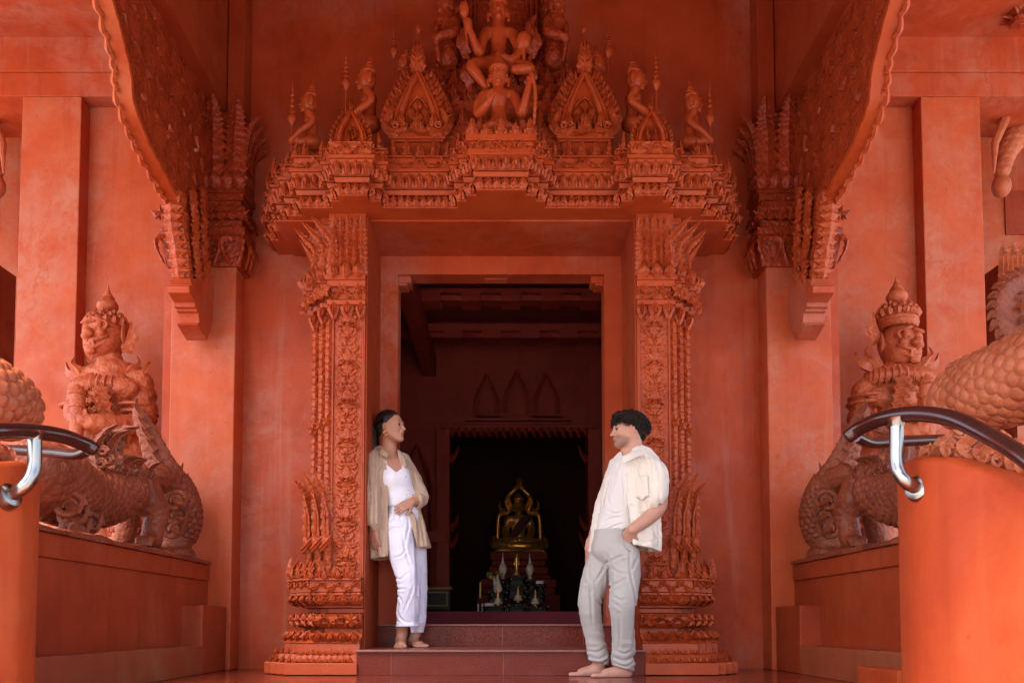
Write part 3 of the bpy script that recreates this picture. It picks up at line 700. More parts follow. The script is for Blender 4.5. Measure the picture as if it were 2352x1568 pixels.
    m.box(1.171, 1.176, 5.80, 5.86, zs0, zs1)
    obj('rods', sided(m, S), M['carve_smooth'], t, smooth=None, bevel=.002)
    W, H = .190, zs1 - zs0 - .04; X, Y, Z = panel_relief(W, H); nx, ny = X.shape
    vs = np.stack([X + 1.061, 5.7985 - Z, Y + zs0 + .02], -1).reshape(-1, 3)
    i, j = np.meshgrid(np.arange(nx - 1), np.arange(ny - 1), indexing='ij'); b = (i * ny + j).ravel()
    fs = np.stack([b, b + ny, b + ny + 1, b + 1], 1)
    if S < 0: vs[:, 0] *= -1; fs = fs[:, ::-1]
    me = bpy.data.meshes.new('carved_panel'); me.from_pydata(vs.tolist(), [], fs.tolist()); shade(me, 180); obj('carved_panel', me, M['carve'], t)
    for (x, y, r) in ((1.200, 5.853, .024), (1.262, 5.923, .024), (1.325, 5.99, .024)):
        m = MB(); n = 420; zz = np.linspace(zof(1235, 5.8), zs1 - .02, n)
        def dsp(tt, a):
            ph = tt * 30 + abs(((a / PI + .5) % 2) - 1) * .55
            return .013 * (1 - (ph % 1.0)) + .004 * math.cos(a * 6) * (1 - ph % 1.0)
        m.tube([(x, y, z) for z in zz], r * .82, 14, dsp); obj('leaf_rib', sided(m, S), M['carve'], t, smooth=50)
    m = MB()
    for (x, y, z) in ((1.205, 5.84, zof(960, 5.8)), (1.265, 5.90, zof(965, 5.8)), (1.33, 5.96, zof(972, 5.8))): rosette(m, (x, y, z - .01), .045); 
    for (x, y, w, zz) in ((1.065, 5.785, .10, 700), (.972, 5.785, .07, 700), (1.16, 5.785, .085, 700), (1.245, 5.84, .08, 706), (1.32, 5.90, .08, 712)):
        z = zof(zz, 5.8)
        m.blade([(x, y + .005, z), (x, y - .02, z - .03), (x, y - .015, z - .07), (x, y, z - .115)], lambda t: w * (math.sin(PI * min(1, t * .66 + .34)) ** .7) + .001, .028, groove=.2)
        for k in (-1, 1): m.blade([(x, y - .02, z - .01), (x + k * w * .2, y - .035, z - .04), (x + k * w * .05, y - .03, z - .085)], lambda t: w * .3 * (1 - t) + .002, .02)
    obj('hanging_leaves', sided(m, S), M['carve'], t, smooth=62)
    # curled flame leaves over folded stems low on the outer corner
    m = MB()
    zb = zof(1310, 5.75)
    for k, (x, y) in enumerate(((1.195, 5.80), (1.275, 5.87), (1.355, 5.94))):
        z0 = zof(1232, 5.8) - .00
        m.blade([(x, y, z0), (x, y - .012, z0 + .22), (x - .0, y - .03, z0 + .30), (x + .05, y - .05, z0 + .37 + .02 * (k == 1)), (x + .085, y - .05, z0 + .44 - .04 * (k == 2))], lambda t: .075 * (1 - t ** 3) + .004, .035, (0.15, -1, 0), .3, 13, groove=.1)
        m.tube([(x - .012, y - .02, z0 - .02), (x - .012, y - .04, z0 + .15), (x + .02, y - .055, z0 + .30)], [.014, .012, .006], 8, lambda tt, a: .005 * math.sin(tt * 70))
        m.tube([(x - .02, y - .01, zb + .02), (x - .015, y - .02, zb + .12), (x - .005, y - .035, z0 - .02), (x + .02, y - .03, z0 + .01)], [.026, .028, .040, .012], 10, lambda tt, a: .005 * math.cos(a * 9))
        m.blade([(x - .045, y - .06, z0 + .0), (x + .0, y - .075, z0 - .055), (x + .035, y - .05, z0 - .085)], lambda t: .028, .014)
        m.blade([(x - .045, y - .065, z0 - .03), (x + .0, y - .078, z0 - .085), (x + .03, y - .05, z0 - .105)], lambda t: .018, .012)
    obj('corner_flames', sided(m, S), M['carve'], t, smooth=62)
    # capital
    m = MB()
    level(m, 699, 688, .035); z0, z1 = level(m, 687, 659, .012); level(m, 657, 642, .035); level(m, 641, 630, .05)
    zc = level(m, 629, 508, .0, .03)[1]; level(m, 507, 478, .03)
    obj('capital_block', sided(m, S), M['carve_smooth'], t, smooth=None, bevel=.003)
    m = MB(); rows(.02, z0, z1, .06, True, .014, scrollrow)
    P = offset(SH, .03)
    for (x, y) in P[1:-1:2] + [(1.42, 6.1)]: rosette(m, (x + .01, y - .01, (z0 + z1) / 2), .055, (.6, -.8, 0))
    rosette(m, (1.0, 5.775, z1 - .02), .03); rosette(m, (1.0, 5.775, z0 + .01), .028)
    zr = zof(628, 5.75)
    SP = [.965, 1.012, 1.06, 1.108, 1.155]
    for k, x in enumerate(SP):   # upright feathers
        hh = zof(489, 5.72) - zr - (.012 if k % 2 else 0)
        m.blade([(x, 5.785, zr), (x, 5.76, zr + hh * .35), (x, 5.765, zr + hh * .75), (x, 5.74, zr + hh)], lambda t: (.062 if k % 2 == 0 else .045) * (1 - t ** 5) + .003, .04, serr=.3, nser=15, groove=.1)
    for k, (x, y) in enumerate(((.99, 5.77), (1.075, 5.765), (1.165, 5.77), (1.245, 5.82), (1.325, 5.88), (1.385, 5.98), (1.385, 6.12))):
        N = Vector((0, -1, 0)) if x < 1.2 else Vector((.5, -1, 0)).normalized()
        if y > 5.95: N = Vector((1, -.4, 0)).normalized()
        c = Vector((x, y, zr - .02))
        for sc, dn in ((1, 0), (.6, .02)): m.blade([c + N * dn, c + Vector((0, 0, .04)) + N * (.035 + dn), c + Vector((0, 0, .085 * sc + .02)) + N * (.01 + dn)], lambda t: .085 * sc * math.sin(PI * min(1, t * .7 + .3)) + .001, .025, N)
    outs = [((1.19, 5.80), (714, 496), .066), ((1.255, 5.84), (693, 509), .066), ((1.325, 5.90), (675, 523), .066), ((1.35, 5.97), (684, 545), .055), ((1.36, 6.06), (694, 560), .055), ((1.36, 6.15), (700, 575), .05)]
    for k, ((x, y), (tx, ty), w) in enumerate(outs):
        tip = at(2 * CX - tx, ty, y - .08); c = Vector((x, y - .01, zr)); H = tip.z - zr
        N = Vector((.35, -1, 0)).normalized()
        m.blade([c, c + Vector((-.02, -.03, H * .3)), c + Vector((-.022, -.045, H * .58)), c.lerp(tip, .5) + Vector((-.01, -.02, H * .30)), tip], lambda t: w * (1 - t ** 3) + .003, .035, N, .3, 15, groove=.1)
    obj('capital_flames', sided(m, S), M['carve'], t, smooth=62)
for S in (-1, 1): build_column(S)
# ---------------------------------------------------------------- entablature over the doorway
E = [(0, 5.45), (.165, 5.45), (.165, 5.52), (.235, 5.52), (.235, 5.60), (.300, 5.60), (.300, 5.69), (.815, 5.69), (.815, 5.60), (.893, 5.60), (.893, 5.52), (1.093, 5.52), (1.093, 5.60), (1.159, 5.60), (1.159, 5.69),
     (1.392, 5.69), (1.392, 5.80), (1.50, 5.80), (1.50, 5.90), (1.58, 5.90), (1.58, 6.03), (1.65, 6.03), (1.65, 6.18), (1.72, 6.18), (1.72, 6.43)]
ent = thing('entablature', 'stepped carved red entablature with rows of flame leaves over the doorway', 'entablature', (0, 6.1, 3.1))
def etier(mb, y0, y1, d0, d1=None):
    d1 = d0 if d1 is None else d1; z0, z1 = zof(y0, 5.69), zof(y1, 5.69)
    A, B = offset(E, d0), offset(E, d1)
    for Q, R in ((A, B),):
        Lf = [(-x, y) for x, y in Q[::-1]] + Q[1:]; Rt = [(-x, y) for x, y in R[::-1]] + R[1:]
        mb.prism(Lf, z0, z1, Rt)
    return z0, z1
m = MB(); za0, za1 = etier(m, 478, 457, 0.0, .012); etier(m, 456, 451, -.012); etier(m, 450, 440, .01, .02); zb0, zb1 = etier(m, 437, 404, .02, .045); etier(m, 403, 396, .055); zc0, zc1 = etier(m, 394, 369, .02, .03); etier(m, 368, 365, .045)
obj('tiers', m, M['carve_smooth'], ent, smooth=None, bevel=.003)
obj('soffit', MB().box(-1.60, 1.60, 5.86, 6.428, za0 - .012, za0 - .001), M['wall'], ent, smooth=None)
def both(fn):
    m = MB(); fn(m); r = m.copy().mirror(); m.join(r); return m
def deco(m):
    def dd(d, z0, z1, w, fn, **k):
        P = offset(E, d); seg_decor(P[:-1] + [(P[-1][0], 6.4)], lambda a, b, n: fn(m, a, b, z0, z1, max(1, round(math.dist(a, b) / w)), n, **k))
    dd(.004, za0 + .002, za1, .052, leafrow, th=.020, bulge=.016, style=1, over=1.6)
    dd(.030, zb0, zb1, .066, leafrow, th=.018, bulge=.016, style=1, tip_up=True, over=1.6)
    dd(.024, zc0, zc1, .10, scrollrow, th=.014)
obj('leaf_bands', both(deco), M['carve'], ent, smooth=62)
# antefixes standing on the tiers, one part each
zt = zof(365, 5.69); count = 0
P = offset(E, .015)
for i in range(len(P) - 1):
    a, b = P[i], P[i + 1]; L = math.dist(a, b)
    if L < .02 or (i in (1, 7)): pass
    d = Vector((b[0] - a[0], b[1] - a[1], 0)).normalized(); n = Vector((d.y, -d.x, 0))
    if n.y > .5 or n.x < -.5: continue
    if i == 0: k = 2
    else: k = max(1, round(L / .098))
    for j in range(k):
        f = (j + .5) / k if i else (j + .25) / 1.6
        c = Vector((a[0], a[1], 0)).lerp(Vector((b[0], b[1], 0)), f) - n * .03
        h = .145 if abs(n.y) > .5 else .12
        if 10 <= i <= 10: continue
        for S in (-1, 1):
            mm = antefix(MB(), (c.x, c.y, zt), .078, h * random.uniform(.94, 1.06), n); obj('antefix', sided(mm, S), M['carve'], ent, smooth=62); count += 1
for S in (-1, 1):
    for (x, y) in ((1.62, 5.95), (1.70, 6.1), (1.74, 6.25), (1.76, 6.36), (1.5, 5.86), (1.42, 5.76)):
        for zz, hh in ((zt, .16), (zof(402, 5.69), .10), (za1, .09)):
            mm = antefix(MB(), (x - (zt - zz) * .15 , y, zz), .085, hh, Vector((.85, -.5, 0))); obj('antefix', sided(mm, S), M['carve'], ent, smooth=62)
# ---------------------------------------------------------------- gabled niches standing on the entablature
def ogee(w, h, n=41):
    """half outline of a pointed arch: (x,z)"""
    K = [(0, .92), (.08, 1.0), (.33, .86), (.55, .62), (.8, .30), (.93, .11), (1, 0)]
    return [(w * float(np.interp(i / (n - 1), [k[0] for k in K], [k[1] for k in K])), h * i / (n - 1)) for i in range(n)]
def build_gable(cxm, Y, zb, W, H, big, S):
    t = thing('gable_niche' if big else 'small_gable_niche', ('tall flame-edged gabled niche with inner leaf relief' if big else 'small pointed leaf niche on a block') + (', left of the central deity' if S < 0 and big else ', right of the central deity' if big else ', at the far left of the entablature' if S < 0 else ', at the far right of the entablature'), 'niche', (S * cxm, Y, zb), 'large gabled niches' if big else 'small gabled niches')
    c = Vector((cxm, Y, zb)); m = MB()
    O = ogee(W, H); I = ogee(W * .60, H * .84)
    # back slab and frame
    pts = [(c.x + x, c.z + z) for x, z in O] + [(c.x - x, c.z + z) for x, z in O[::-1][1:]]
    prism_y(m, pts[::-1], Y + .03, Y + .09)
    obj('back_slab', sided(m, S), M['carve_smooth'], t, smooth=None)
    m = MB()
    for sg in (-1, 1):
        o = [Vector((c.x + sg * x, 0, c.z + z)) for x, z in O]; i_ = [Vector((c.x + sg * x, 0, c.z + z)) for x, z in I]
        vs = []; fs = []
        for k in range(41):
            for f, d in ((0, .03), (0, -.012), (.25, -.03), (.45, -.012), (.6, -.028), (.8, -.02), (1, -.005), (1, .035)):
                q = o[k].lerp(i_[k], f); vs.append((q.x, Y + d, q.z))
        for k in range(40):
            for j in range(7): fs.append((k * 8 + j, k * 8 + j + 1, (k + 1) * 8 + j + 1, (k + 1) * 8 + j))
        m.add(vs, fs)
    obj('arch_frame', sided(m, S), M['carve_smooth'], t, smooth=40)
    m = MB(); nf = 11 if big else 7; s0 = W * (.26 if big else .22)
    for sg in (-1, 1):
        m = MB()
        for k in range(nf):
            tt = .03 + .9 * k / nf; i = int(tt * 40); x, z = O[i]; p = c + Vector((sg * x, .01, z)); L = s0 * (1.45 if big else .95)
            if big and k % 1 == 0: L *= 1.08 - .3 * tt
            m.blade([p + Vector((-sg * .01, 0, -.02)), p + Vector((sg * L * .6, -.02, L * .15)), p + Vector((sg * L * .85, -.015, L * .65)), p + Vector((sg * L * .7, 0, L * 1.35))], lambda t: L * .62 * (math.sin(PI * min(1, t * .75 + .25))) + .003, .028, serr=.3, nser=4)
            m.blade([p + Vector((sg * .01, -.015, 0)), p + Vector((sg * L * .3, -.045, L * .3)), p + Vector((sg * L * .3, -.03, L * .8))], lambda t: L * .28 * (1 - t) + .003, .02)
        obj('flame_edge', sided(m, S), M['carve'], t, smooth=62)
    m = MB(); top = c + Vector((0, 0, H)); s = W * (.46 if big else .18)
    m.blade([top + Vector((0, 0, -s * .5)), top + Vector((0, -.02, s * .8)), top + Vector((0, -.01, s * 2.0)), top + Vector((0, 0, s * 3.0 if big else s * 1.6))], lambda t: s * (1.25 if big else 1.7) * (math.sin(PI * min(1, t * .62 + .36)) ** 1.8) * (1 - .4 * t) + (.012 if t > .8 and big else .003), .045, serr=.2, nser=7)
    for sg in (-1, 1):
        for k in range(4): m.blade([top + Vector((sg * .01, -.03, s * (.0 + .4 * k))), top + Vector((sg * s * (.5 - .08 * k), -.04, s * (.35 + .4 * k))), top + Vector((sg * s * (.35 - .08 * k), -.02, s * (.85 + .42 * k)))], lambda t: s * .4 * (1 - t) + .003, .02)
    if big: m.lathe([(.0, -.02), (.012, 0), (.022, .02), (.012, .04), (.002, .07)], top + Vector((0, 0, s * 2.95)), 8)
    obj('finial', sided(m, S), M['carve'], t, smooth=62)
    m = MB(); k = H * .5; zc = c.z + H * .30 if big else c.z + H * .3   # relief in the tympanum
    for a, b, L in ((0, .24, .3), (-.26, .02, .27), (.26, .02, .27), (-.13, -.16, .24), (.13, -.16, .24), (0, -.1, .22)):
        p = Vector((c.x + a * k * .8, Y + .03, zc + b * k)); w = L * k * .75
        m.blade([p + Vector((0, 0, -w * .6)), p + Vector((0, -.03, 0)), p + Vector((0, 0, w * .9))], lambda t: w * math.sin(PI * min(1, t * .75 + .2)) + .002, .03, serr=.2, nser=4)
        m.blade([p + Vector((0, -.02, -w * .4)), p + Vector((0, -.05, 0)), p + Vector((0, -.02, w * .5))], lambda t: w * .45 * math.sin(PI * min(1, t * .75 + .2)) + .002, .02)
    ring = [(c.x + .40 * k * .9 * math.cos(a) * (1 if math.sin(a) < 0 else 1 - .5 * math.sin(a)), Y + .02, zc + .02 * k + .5 * k * math.sin(a)) for a in np.linspace(-PI / 2, 1.5 * PI, 33)]
    if big: m.tube(ring, .008, 6)
    obj('tympanum_relief', sided(m, S), M['carve'], t, smooth=62)
    m = MB()
    if big:
        for sg in (-1, 1):   # upturned naga hooks
            m = MB()
            p = c + Vector((sg * W * .92, -.02, -.005))
            m.blade([p + Vector((-sg * .09, 0, .0)), p + Vector((sg * .0, -.02, -.03)), p + Vector((sg * .055, -.02, .04)), p + Vector((sg * .015, -.01, .12)), p + Vector((sg * .035, 0, .20)), p + Vector((sg * .02, 0, .245))], lambda t: .075 * (1 - t ** 1.6) + .004, .05, serr=.05, nser=3)
            m.blade([p + Vector((sg * .02, -.03, .07)), p + Vector((sg * .06, -.03, .085)), p + Vector((sg * .075, -.02, .115))], lambda t: .03 * (1 - t) + .003, .02)
            m.tube([p + Vector((-sg * .02 + .028 * math.cos(a) * (1 - a / 14), -.045, .012 + .028 * math.sin(a) * (1 - a / 14))) for a in np.linspace(0, 10, 26)], .007, 6)
            obj('naga_hook', sided(m, S), M['carve'], t, smooth=40)
        m = MB()
        zd = zof(330, Y) - c.z; m.box(c.x - .185, c.x + .185, Y - .03, Y + .16, c.z + zd, c.z - .002).box(c.x - .20, c.x + .20, Y - .045, Y + .16, c.z + zd + .012, c.z + zd + .03)
        m.box(c.x - .16, c.x + .16, Y - .01, Y + .16, zof(366, 5.69), c.z + zd)
        obj('niche_base', sided(m, S), M['carve_smooth'], t, smooth=None, bevel=.003); m = MB()
        scrollrow(m, (c.x - .18, Y - .032), (c.x + .18, Y - .032), c.z + zd + .032, c.z - .012, 4, (0, -1, 0))
        for k_ in (-1, 0, 1): antefix(m, (c.x + k_ * .115, Y - .01, c.z - .002), .10, .145)
        obj('front_leaves', sided(m, S), M['carve'], t, smooth=62)
    else:
        zd = zof(361, Y) - c.z; m.box(c.x - .132, c.x + .132, Y - .02, Y + .14, c.z + zd, c.z - .002).box(c.x - .145, c.x + .145, Y - .03, Y + .14, c.z - .018, c.z - .003).box(c.x - .14, c.x + .14, Y - .028, Y + .14, zof(366, 5.69) + .001, c.z + zd + .012)
        scrollrow(m, (c.x - .13, Y - .022), (c.x + .13, Y - .022), c.z + zd + .014, c.z - .02, 4, (0, -1, 0))
        obj('niche_base', sided(m, S), M['carve'], t, smooth=62)
for S in (-1, 1):
    x0 = abs(xof(2 * CX - 959, 300, 5.80)); build_gable(x0, 5.80, zof(302, 5.80), .185, zof(155, 5.80) - zof(302, 5.80), True, S)
    x0 = abs(xof(2 * CX - 806, 330, 5.50)); build_gable(x0, 5.50, zof(330, 5.50), .118, zof(250, 5.5) - zof(330, 5.5), False, S)
# centre pedestal block
cp = thing('centre_pedestal', 'carved block with flame leaves carrying the central deity', 'pedestal', (0, 5.5, zof(366, 5.69)))
m = MB(); zz = zof(352, 5.42); z2 = zof(327, 5.42); z3 = zof(313, 5.42)
m.box(-.225, .225, 5.40, 5.75, zz - .02, zz).box(-.21, .21, 5.415, 5.75, zz + .001, z2).box(-.23, .23, 5.395, 5.75, z2 + .001, z3)
obj('block', m, M['carve_smooth'], cp, smooth=None, bevel=.003)
m = MB(); scrollrow(m, (-.21, 5.413), (.21, 5.413), zz + .004, z2, 6, (0, -1, 0)); obj('block_carving', m, M['carve'], cp)
for k in range(5): obj('antefix', antefix(MB(), (-.19 + k * .095, 5.41, z3), .08, .12 if k % 2 == 0 else .085), M['carve'], cp, smooth=62)
# receding platforms behind the front row
pl = thing('upper_tiers', 'dim stepped upper tiers with leaf rows behind the central deity', 'carved tier', (0, 5.9, 3.6))
m = MB()
m.box(-.62, .62, 5.80, 6.42, zof(366, 5.69), zof(300, 5.85)); m.box(-.60, .60, 5.88, 6.42, zof(300, 5.85), zof(245, 5.95)); m.box(-.56, .56, 5.95, 6.42, zof(245, 5.95), zof(205, 6.0)); m.box(-.52, .52, 6.05, 6.42, zof(205, 6.0), zof(165, 6.1))
obj('tiers', m, M['carve_dark'], pl, smooth=None, bevel=.004)
for z, Y, n, w in ((zof(300, 5.85), 5.83, 9, 1.2), (zof(245, 5.95), 5.91, 8, 1.12), (zof(205, 6.0), 5.98, 8, 1.05), (zof(165, 6.1), 6.08, 8, .98)):
    for k in range(n): obj('antefix', antefix(MB(), (-w / 2 + w * (k + .5) / n, Y, z), .11, .16), M['carve_dark'], pl, smooth=62)
m = MB()
for k, x in enumerate((-.27, -.235, -.20, .20, .235, .27)): m.tube([(x, 6.25, zof(165, 6.1)), (x, 6.25, 5.9)], .010 if k in (0, 2, 3, 5) else .016, 8)
m.box(-.36, .36, 6.30, 6.42, zof(165, 6.1), 5.98); 
for sg in (-1, 1):
    for k in range(16): m.blade([(sg * .31, 6.29, 4.3 + k * .09), (sg * .33, 6.26, 4.34 + k * .09), (sg * .31, 6.28, 4.40 + k * .09)], lambda t: .07 * (1 - t) + .01, .03)
obj('throne_back', m, M['carve_dark'], pl, smooth=40)
# ================================================================ STATUES
def mirror_me(me):
    n = len(me.vertices); co = np.empty(n * 3); me.vertices.foreach_get('co', co); co[0::3] *= -1; me.vertices.foreach_set('co', co); me.flip_normals(); me.update()
def sdf_obj(name, sdf, h, mat, parent, S=1, off=(0, 0, 0), **k):
    me = sdf.mesh(name, h, **k)
    if S < 0 or tuple(off) != (0, 0, 0):
        if S < 0: mirror_me(me)
        me.transform(Matrix.Translation(off))
    return obj(name, me, mat, parent)
def tierparasol(p, top, r=.035):
    m = MB(); H = top - p.z; prof = [(.006, 0), (.006, H * .34)]; z = H * .36; rr = r; k = 0
    prof += [(.008, z), (rr * .7, z + .015), (rr, z + .045), (rr * .85, z + .07), (rr * .4, z + .08)]; z += .09; rr *= .85; n = 5; dz = (H - (z)) / (n + 1.2)
    for i in range(n):
        prof += [(rr * .45, z), (rr * .95, z + dz * .18), (rr * .7, z + dz * .4), (rr * .35, z + dz * .9)]; z += dz; rr *= .78
    prof += [(.004, z + .01), (.001, H)]
    return m.lathe(prof, p, 14)
# ---- kneeling worshippers with tiered parasols
def kneeler(Sx):
    s = SDF()   # faces -x
    s.ell((.015, 0, .035), (.06, .055, .045), .02).ell((-.03, -.03, .025), (.07, .028, .024), .02)
    s.cone((.012, 0, .06), (.008, 0, .12), .036, .034, .015).cone((.008, 0, .12), (.005, 0, .18), .034, .046, .015).cone((.0, -.042, .195), (.0, .042, .195), .024, .024, .015)
    s.cone((.0, 0, .21), (-.005, 0, .25), .024, .024, .02)
    s.ell((-.008, 0, .292), (.052, .044, .062), .01).ell((-.064, 0, .282), (.014, .010, .012), .006).ell((-.056, 0, .258), (.010, .014, .006), .004).ell((-.050, 0, .242), (.012, .012, .010), .006).ell((-.054, 0, .31), (.01, .034, .006), .004)
    s.ell((.0, 0, .335), (.048, .045, .020), .008).ell((.005, 0, .36), (.034, .034, .018), .006).ell((.008, 0, .385), (.024, .024, .016), .006).cone((.01, 0, .39), (.015, 0, .45), .016, .002, .008)
    for y in (-.042, .042): s.ell((.012, y, .285), (.016, .010, .038), .008)
    s.path([(.0, -.062, .20), (.03, -.075, .13), (-.04, -.07, .075), (-.105, -.045, .03)], [.022, .020, .017, .012], .01)
    s.path([(.0, .062, .20), (-.0, .075, .13), (-.06, .06, .075), (-.11, .0, .04)], [.022, .020, .017, .012], .01)
    s.ell((-.108, -.035, .03), (.02, .02, .025), .01)
    me = s.mesh('worshipper', .0065)
    if Sx > 0: mirror_me(me)
    return me
KN = {-1: kneeler(-1), 1: kneeler(1)}
for S in (-1, 1):
    for (hx, base, Y, sx, top, bot, sc, txt) in ((712, 342, 5.95, 670, 180, 350, 1.16, 'outermost kneeling worshipper statue'), (845, 300, 5.95, 794, 112, 262, 1.28, 'inner kneeling worshipper statue half hidden by the small niche'), (930, 232, 6.15, 904, 60, 175, .98, 'dim worshipper statue mostly hidden behind the large gable')):
        f = (lambda x: x) if S < 0 else (lambda x: 2 * CX - x)
        b = at(f(hx), base, Y); me = KN[S]
        if me.materials.__len__() == 0: me.materials.append(M['carve_smooth'])
        o = bpy.data.objects.new('kneeling_statue', me); col.objects.link(o); o.location = b; o.scale = (sc,) * 3
        tag(o, '%s, %s of the deity' % (txt, side[S]), 'statue', 'kneeling worshipper statues above the doorway')
        a = at(f(sx), bot, Y - .03); tp = at(f(sx), top, Y - .03).z
        o = obj('tiered_parasol', tierparasol(a, tp), M['carve_smooth'], None, smooth=60)
        tag(o, 'slender tiered parasol finial beside the %s, %s of the deity' % ({712: 'outermost worshipper', 845: 'inner worshipper', 930: 'large gable tip'}[hx], side[S]), 'finial', 'tiered parasol finials')
# ---- deities and attendants
def q_(px, py, Y): return tuple(at(px, py, Y))
def head(s, c, r, crown=2.2, yaw=0):
    c = Vector(c); s.ell(c, (r * .78, r * .8, r), .2 * r); fx, fy = math.sin(yaw), -math.cos(yaw)
    def fp(a, b, z): return c + Vector((fx * b - fy * -a * -1 if False else fx * b + math.cos(yaw) * a, fy * b + math.sin(yaw) * a, z))
    s.ell(fp(0, r * .82, -r * .1), (r * .13, r * .16, r * .24), .1 * r); s.ell(fp(0, r * .72, -r * .45), (r * .3, r * .12, r * .08), .05 * r); s.ell(fp(0, r * .62, -r * .75), (r * .3, r * .25, r * .2), .15 * r)
    for a in (-1, 1):
        s.ell(fp(a * r * .32, r * .70, r * .12), (r * .2, r * .12, r * .09), .06 * r); s.ell(fp(a * r * .32, r * .74, r * .33), (r * .26, r * .1, r * .05), .06 * r); s.ell(fp(a * r * .82, 0, -r * .1), (r * .12, r * .2, r * .5), .1 * r)
        s.cone(fp(a * r * .95, .1 * r, -r * .9), fp(a * r * 1.15, 0, r * .3), r * .16, r * .03, .1 * r)
    s.ell(c + Vector((0, 0, r * .75)), (r * .95, r * .95, r * .28), .08 * r)
    z = .95; rr = .8
    while z < crown and rr > .15: s.ell(c + Vector((0, 0, r * z)), (r * rr, r * rr, r * .22), .06 * r); z += .3; rr *= .76
    s.cone(c + Vector((0, 0, r * z)), c + Vector((0, 0, r * (z + .6))), r * rr, r * .03, .05 * r)
s = SDF(); Y = 5.62
head(s, q_(1145, 178, Y), .072, 1.9)
s.cone(q_(1145, 200, Y), q_(1145, 215, Y), .035, .04, .02); s.cone(q_(1145, 226, Y), q_(1145, 262, Y + .02), .066, .046, .02, flat=.75, fd=(0, 1, 0)).cone(q_(1145, 262, Y + .02), q_(1145, 292, Y + .02), .046, .075, .02); s.cone(q_(1121, 217, Y), q_(1169, 217, Y), .030, .030, .02)
s.path([q_(1112, 218, Y), q_(1100, 240, Y - .03), q_(1099, 260, Y - .06), q_(1115, 245, Y - .14), q_(1128, 224, Y - .18)], [.032, .030, .029, .024, .017], .012); 
for dx in (-8, -2, 4, 9): s.cone(q_(1130, 222, Y - .18), q_(1131 + dx, 203 + abs(dx), Y - .19), .011, .006, .008)
s.path([q_(1178, 218, Y), q_(1190, 240, Y - .03), q_(1199, 258, Y - .06), q_(1208, 225, Y - .10), q_(1217, 190, Y - .12)], [.032, .030, .030, .024, .017], .012)
for dx in (-9, -3, 3, 9): s.cone(q_(1217, 190, Y - .12), q_(1219 + dx, 166 + abs(dx), Y - .13), .012, .006, .008)
s.path([q_(1222, 170, Y - .14), q_(1229, 205, Y - .14), q_(1229, 240, Y - .14), q_(1226, 290, Y - .12)], [.010, .011, .011, .010], .01)
s.ell(q_(1145, 300, Y + .02), (.13, .10, .045), .02)
dt = thing('seated_lower_deity', 'red stucco deity with raised hands seated at the centre above the doorway', 'statue', at(1145, 300, 5.62)); sdf_obj('deity_body', s, .0075, M['carve_smooth'], dt)
s = SDF(); Y = 5.86
head(s, q_(1145, 28, Y), .076, 2.6)
s.cone(q_(1145, 50, Y), q_(1145, 72, Y), .042, .045, .02); s.cone(q_(1145, 84, Y), q_(1146, 125, Y), .066, .046, .02, flat=.75, fd=(0, 1, 0)).cone(q_(1146, 125, Y), q_(1146, 148, Y), .054, .09, .02); s.cone(q_(1121, 75, Y), q_(1170, 75, Y), .034, .034, .02)
s.path([q_(1116, 78, Y), q_(1106, 100, Y - .05), q_(1101, 120, Y - .08), q_(1086, 90, Y - .12), q_(1075, 58, Y - .14)], [.034, .032, .031, .026, .018], .012)
s.path([q_(1074, 110, Y - .15), q_(1070, 80, Y - .15), q_(1068, 40, Y - .15)], [.008, .009, .01], .01); s.ell(q_(1066, 22, Y - .15), (.035, .035, .06), .02); s.ell(q_(1075, 54, Y - .15), (.03, .02, .04), .01)
s.path([q_(1176, 78, Y), q_(1186, 100, Y - .05), q_(1192, 118, Y - .08), q_(1176, 138, Y - .13), q_(1155, 128, Y - .14)], [.034, .032, .031, .026, .016], .012)
s.path([q_(1178, 82, Y + .03), q_(1196, 105, Y), q_(1204, 110, Y - .08), q_(1203, 95, Y - .12)], [.04, .035, .03, .02], .02); s.ell(q_(1203, 92, Y - .12), (.05, .03, .06), .02); s.cone(q_(1203, 150, Y - .12), q_(1203, 95, Y - .12), .014, .016, .01)
s.path([q_(1135, 145, Y), q_(1110, 148, Y - .12), q_(1084, 152, Y - .20), q_(1098, 175, Y - .22), q_(1117, 200, Y - .20)], [.05, .042, .036, .030, .022], .015)
s.path([q_(1155, 145, Y), q_(1190, 152, Y - .12), q_(1216, 158, Y - .18), q_(1180, 160, Y - .22)], [.05, .040, .034, .028], .015)
dt = thing('seated_upper_deity', 'large many-armed red stucco deity holding a bud, seated highest at the top edge', 'statue', at(1145, 160, 5.86)); sdf_obj('deity_body', s, .0085, M['carve_smooth'], dt)
for sg in (-1, 1):
    for (cx, cy, w, h) in ((64, 95, .12, .30), (58, 165, .10, .24)):
        m = MB(); p = at(1146 + sg * cx, cy + 30, 5.92); m.blade([p, p + Vector((sg * .05, -.02, h * .3)), p + Vector((sg * .02, -.02, h * .65)), p + Vector((sg * .07, 0, h))], lambda t: w * (1 - t ** 2) + .004, .04, serr=.15, nser=4); obj('throne_flame', m, M['carve_dark'], dt, smooth=35)
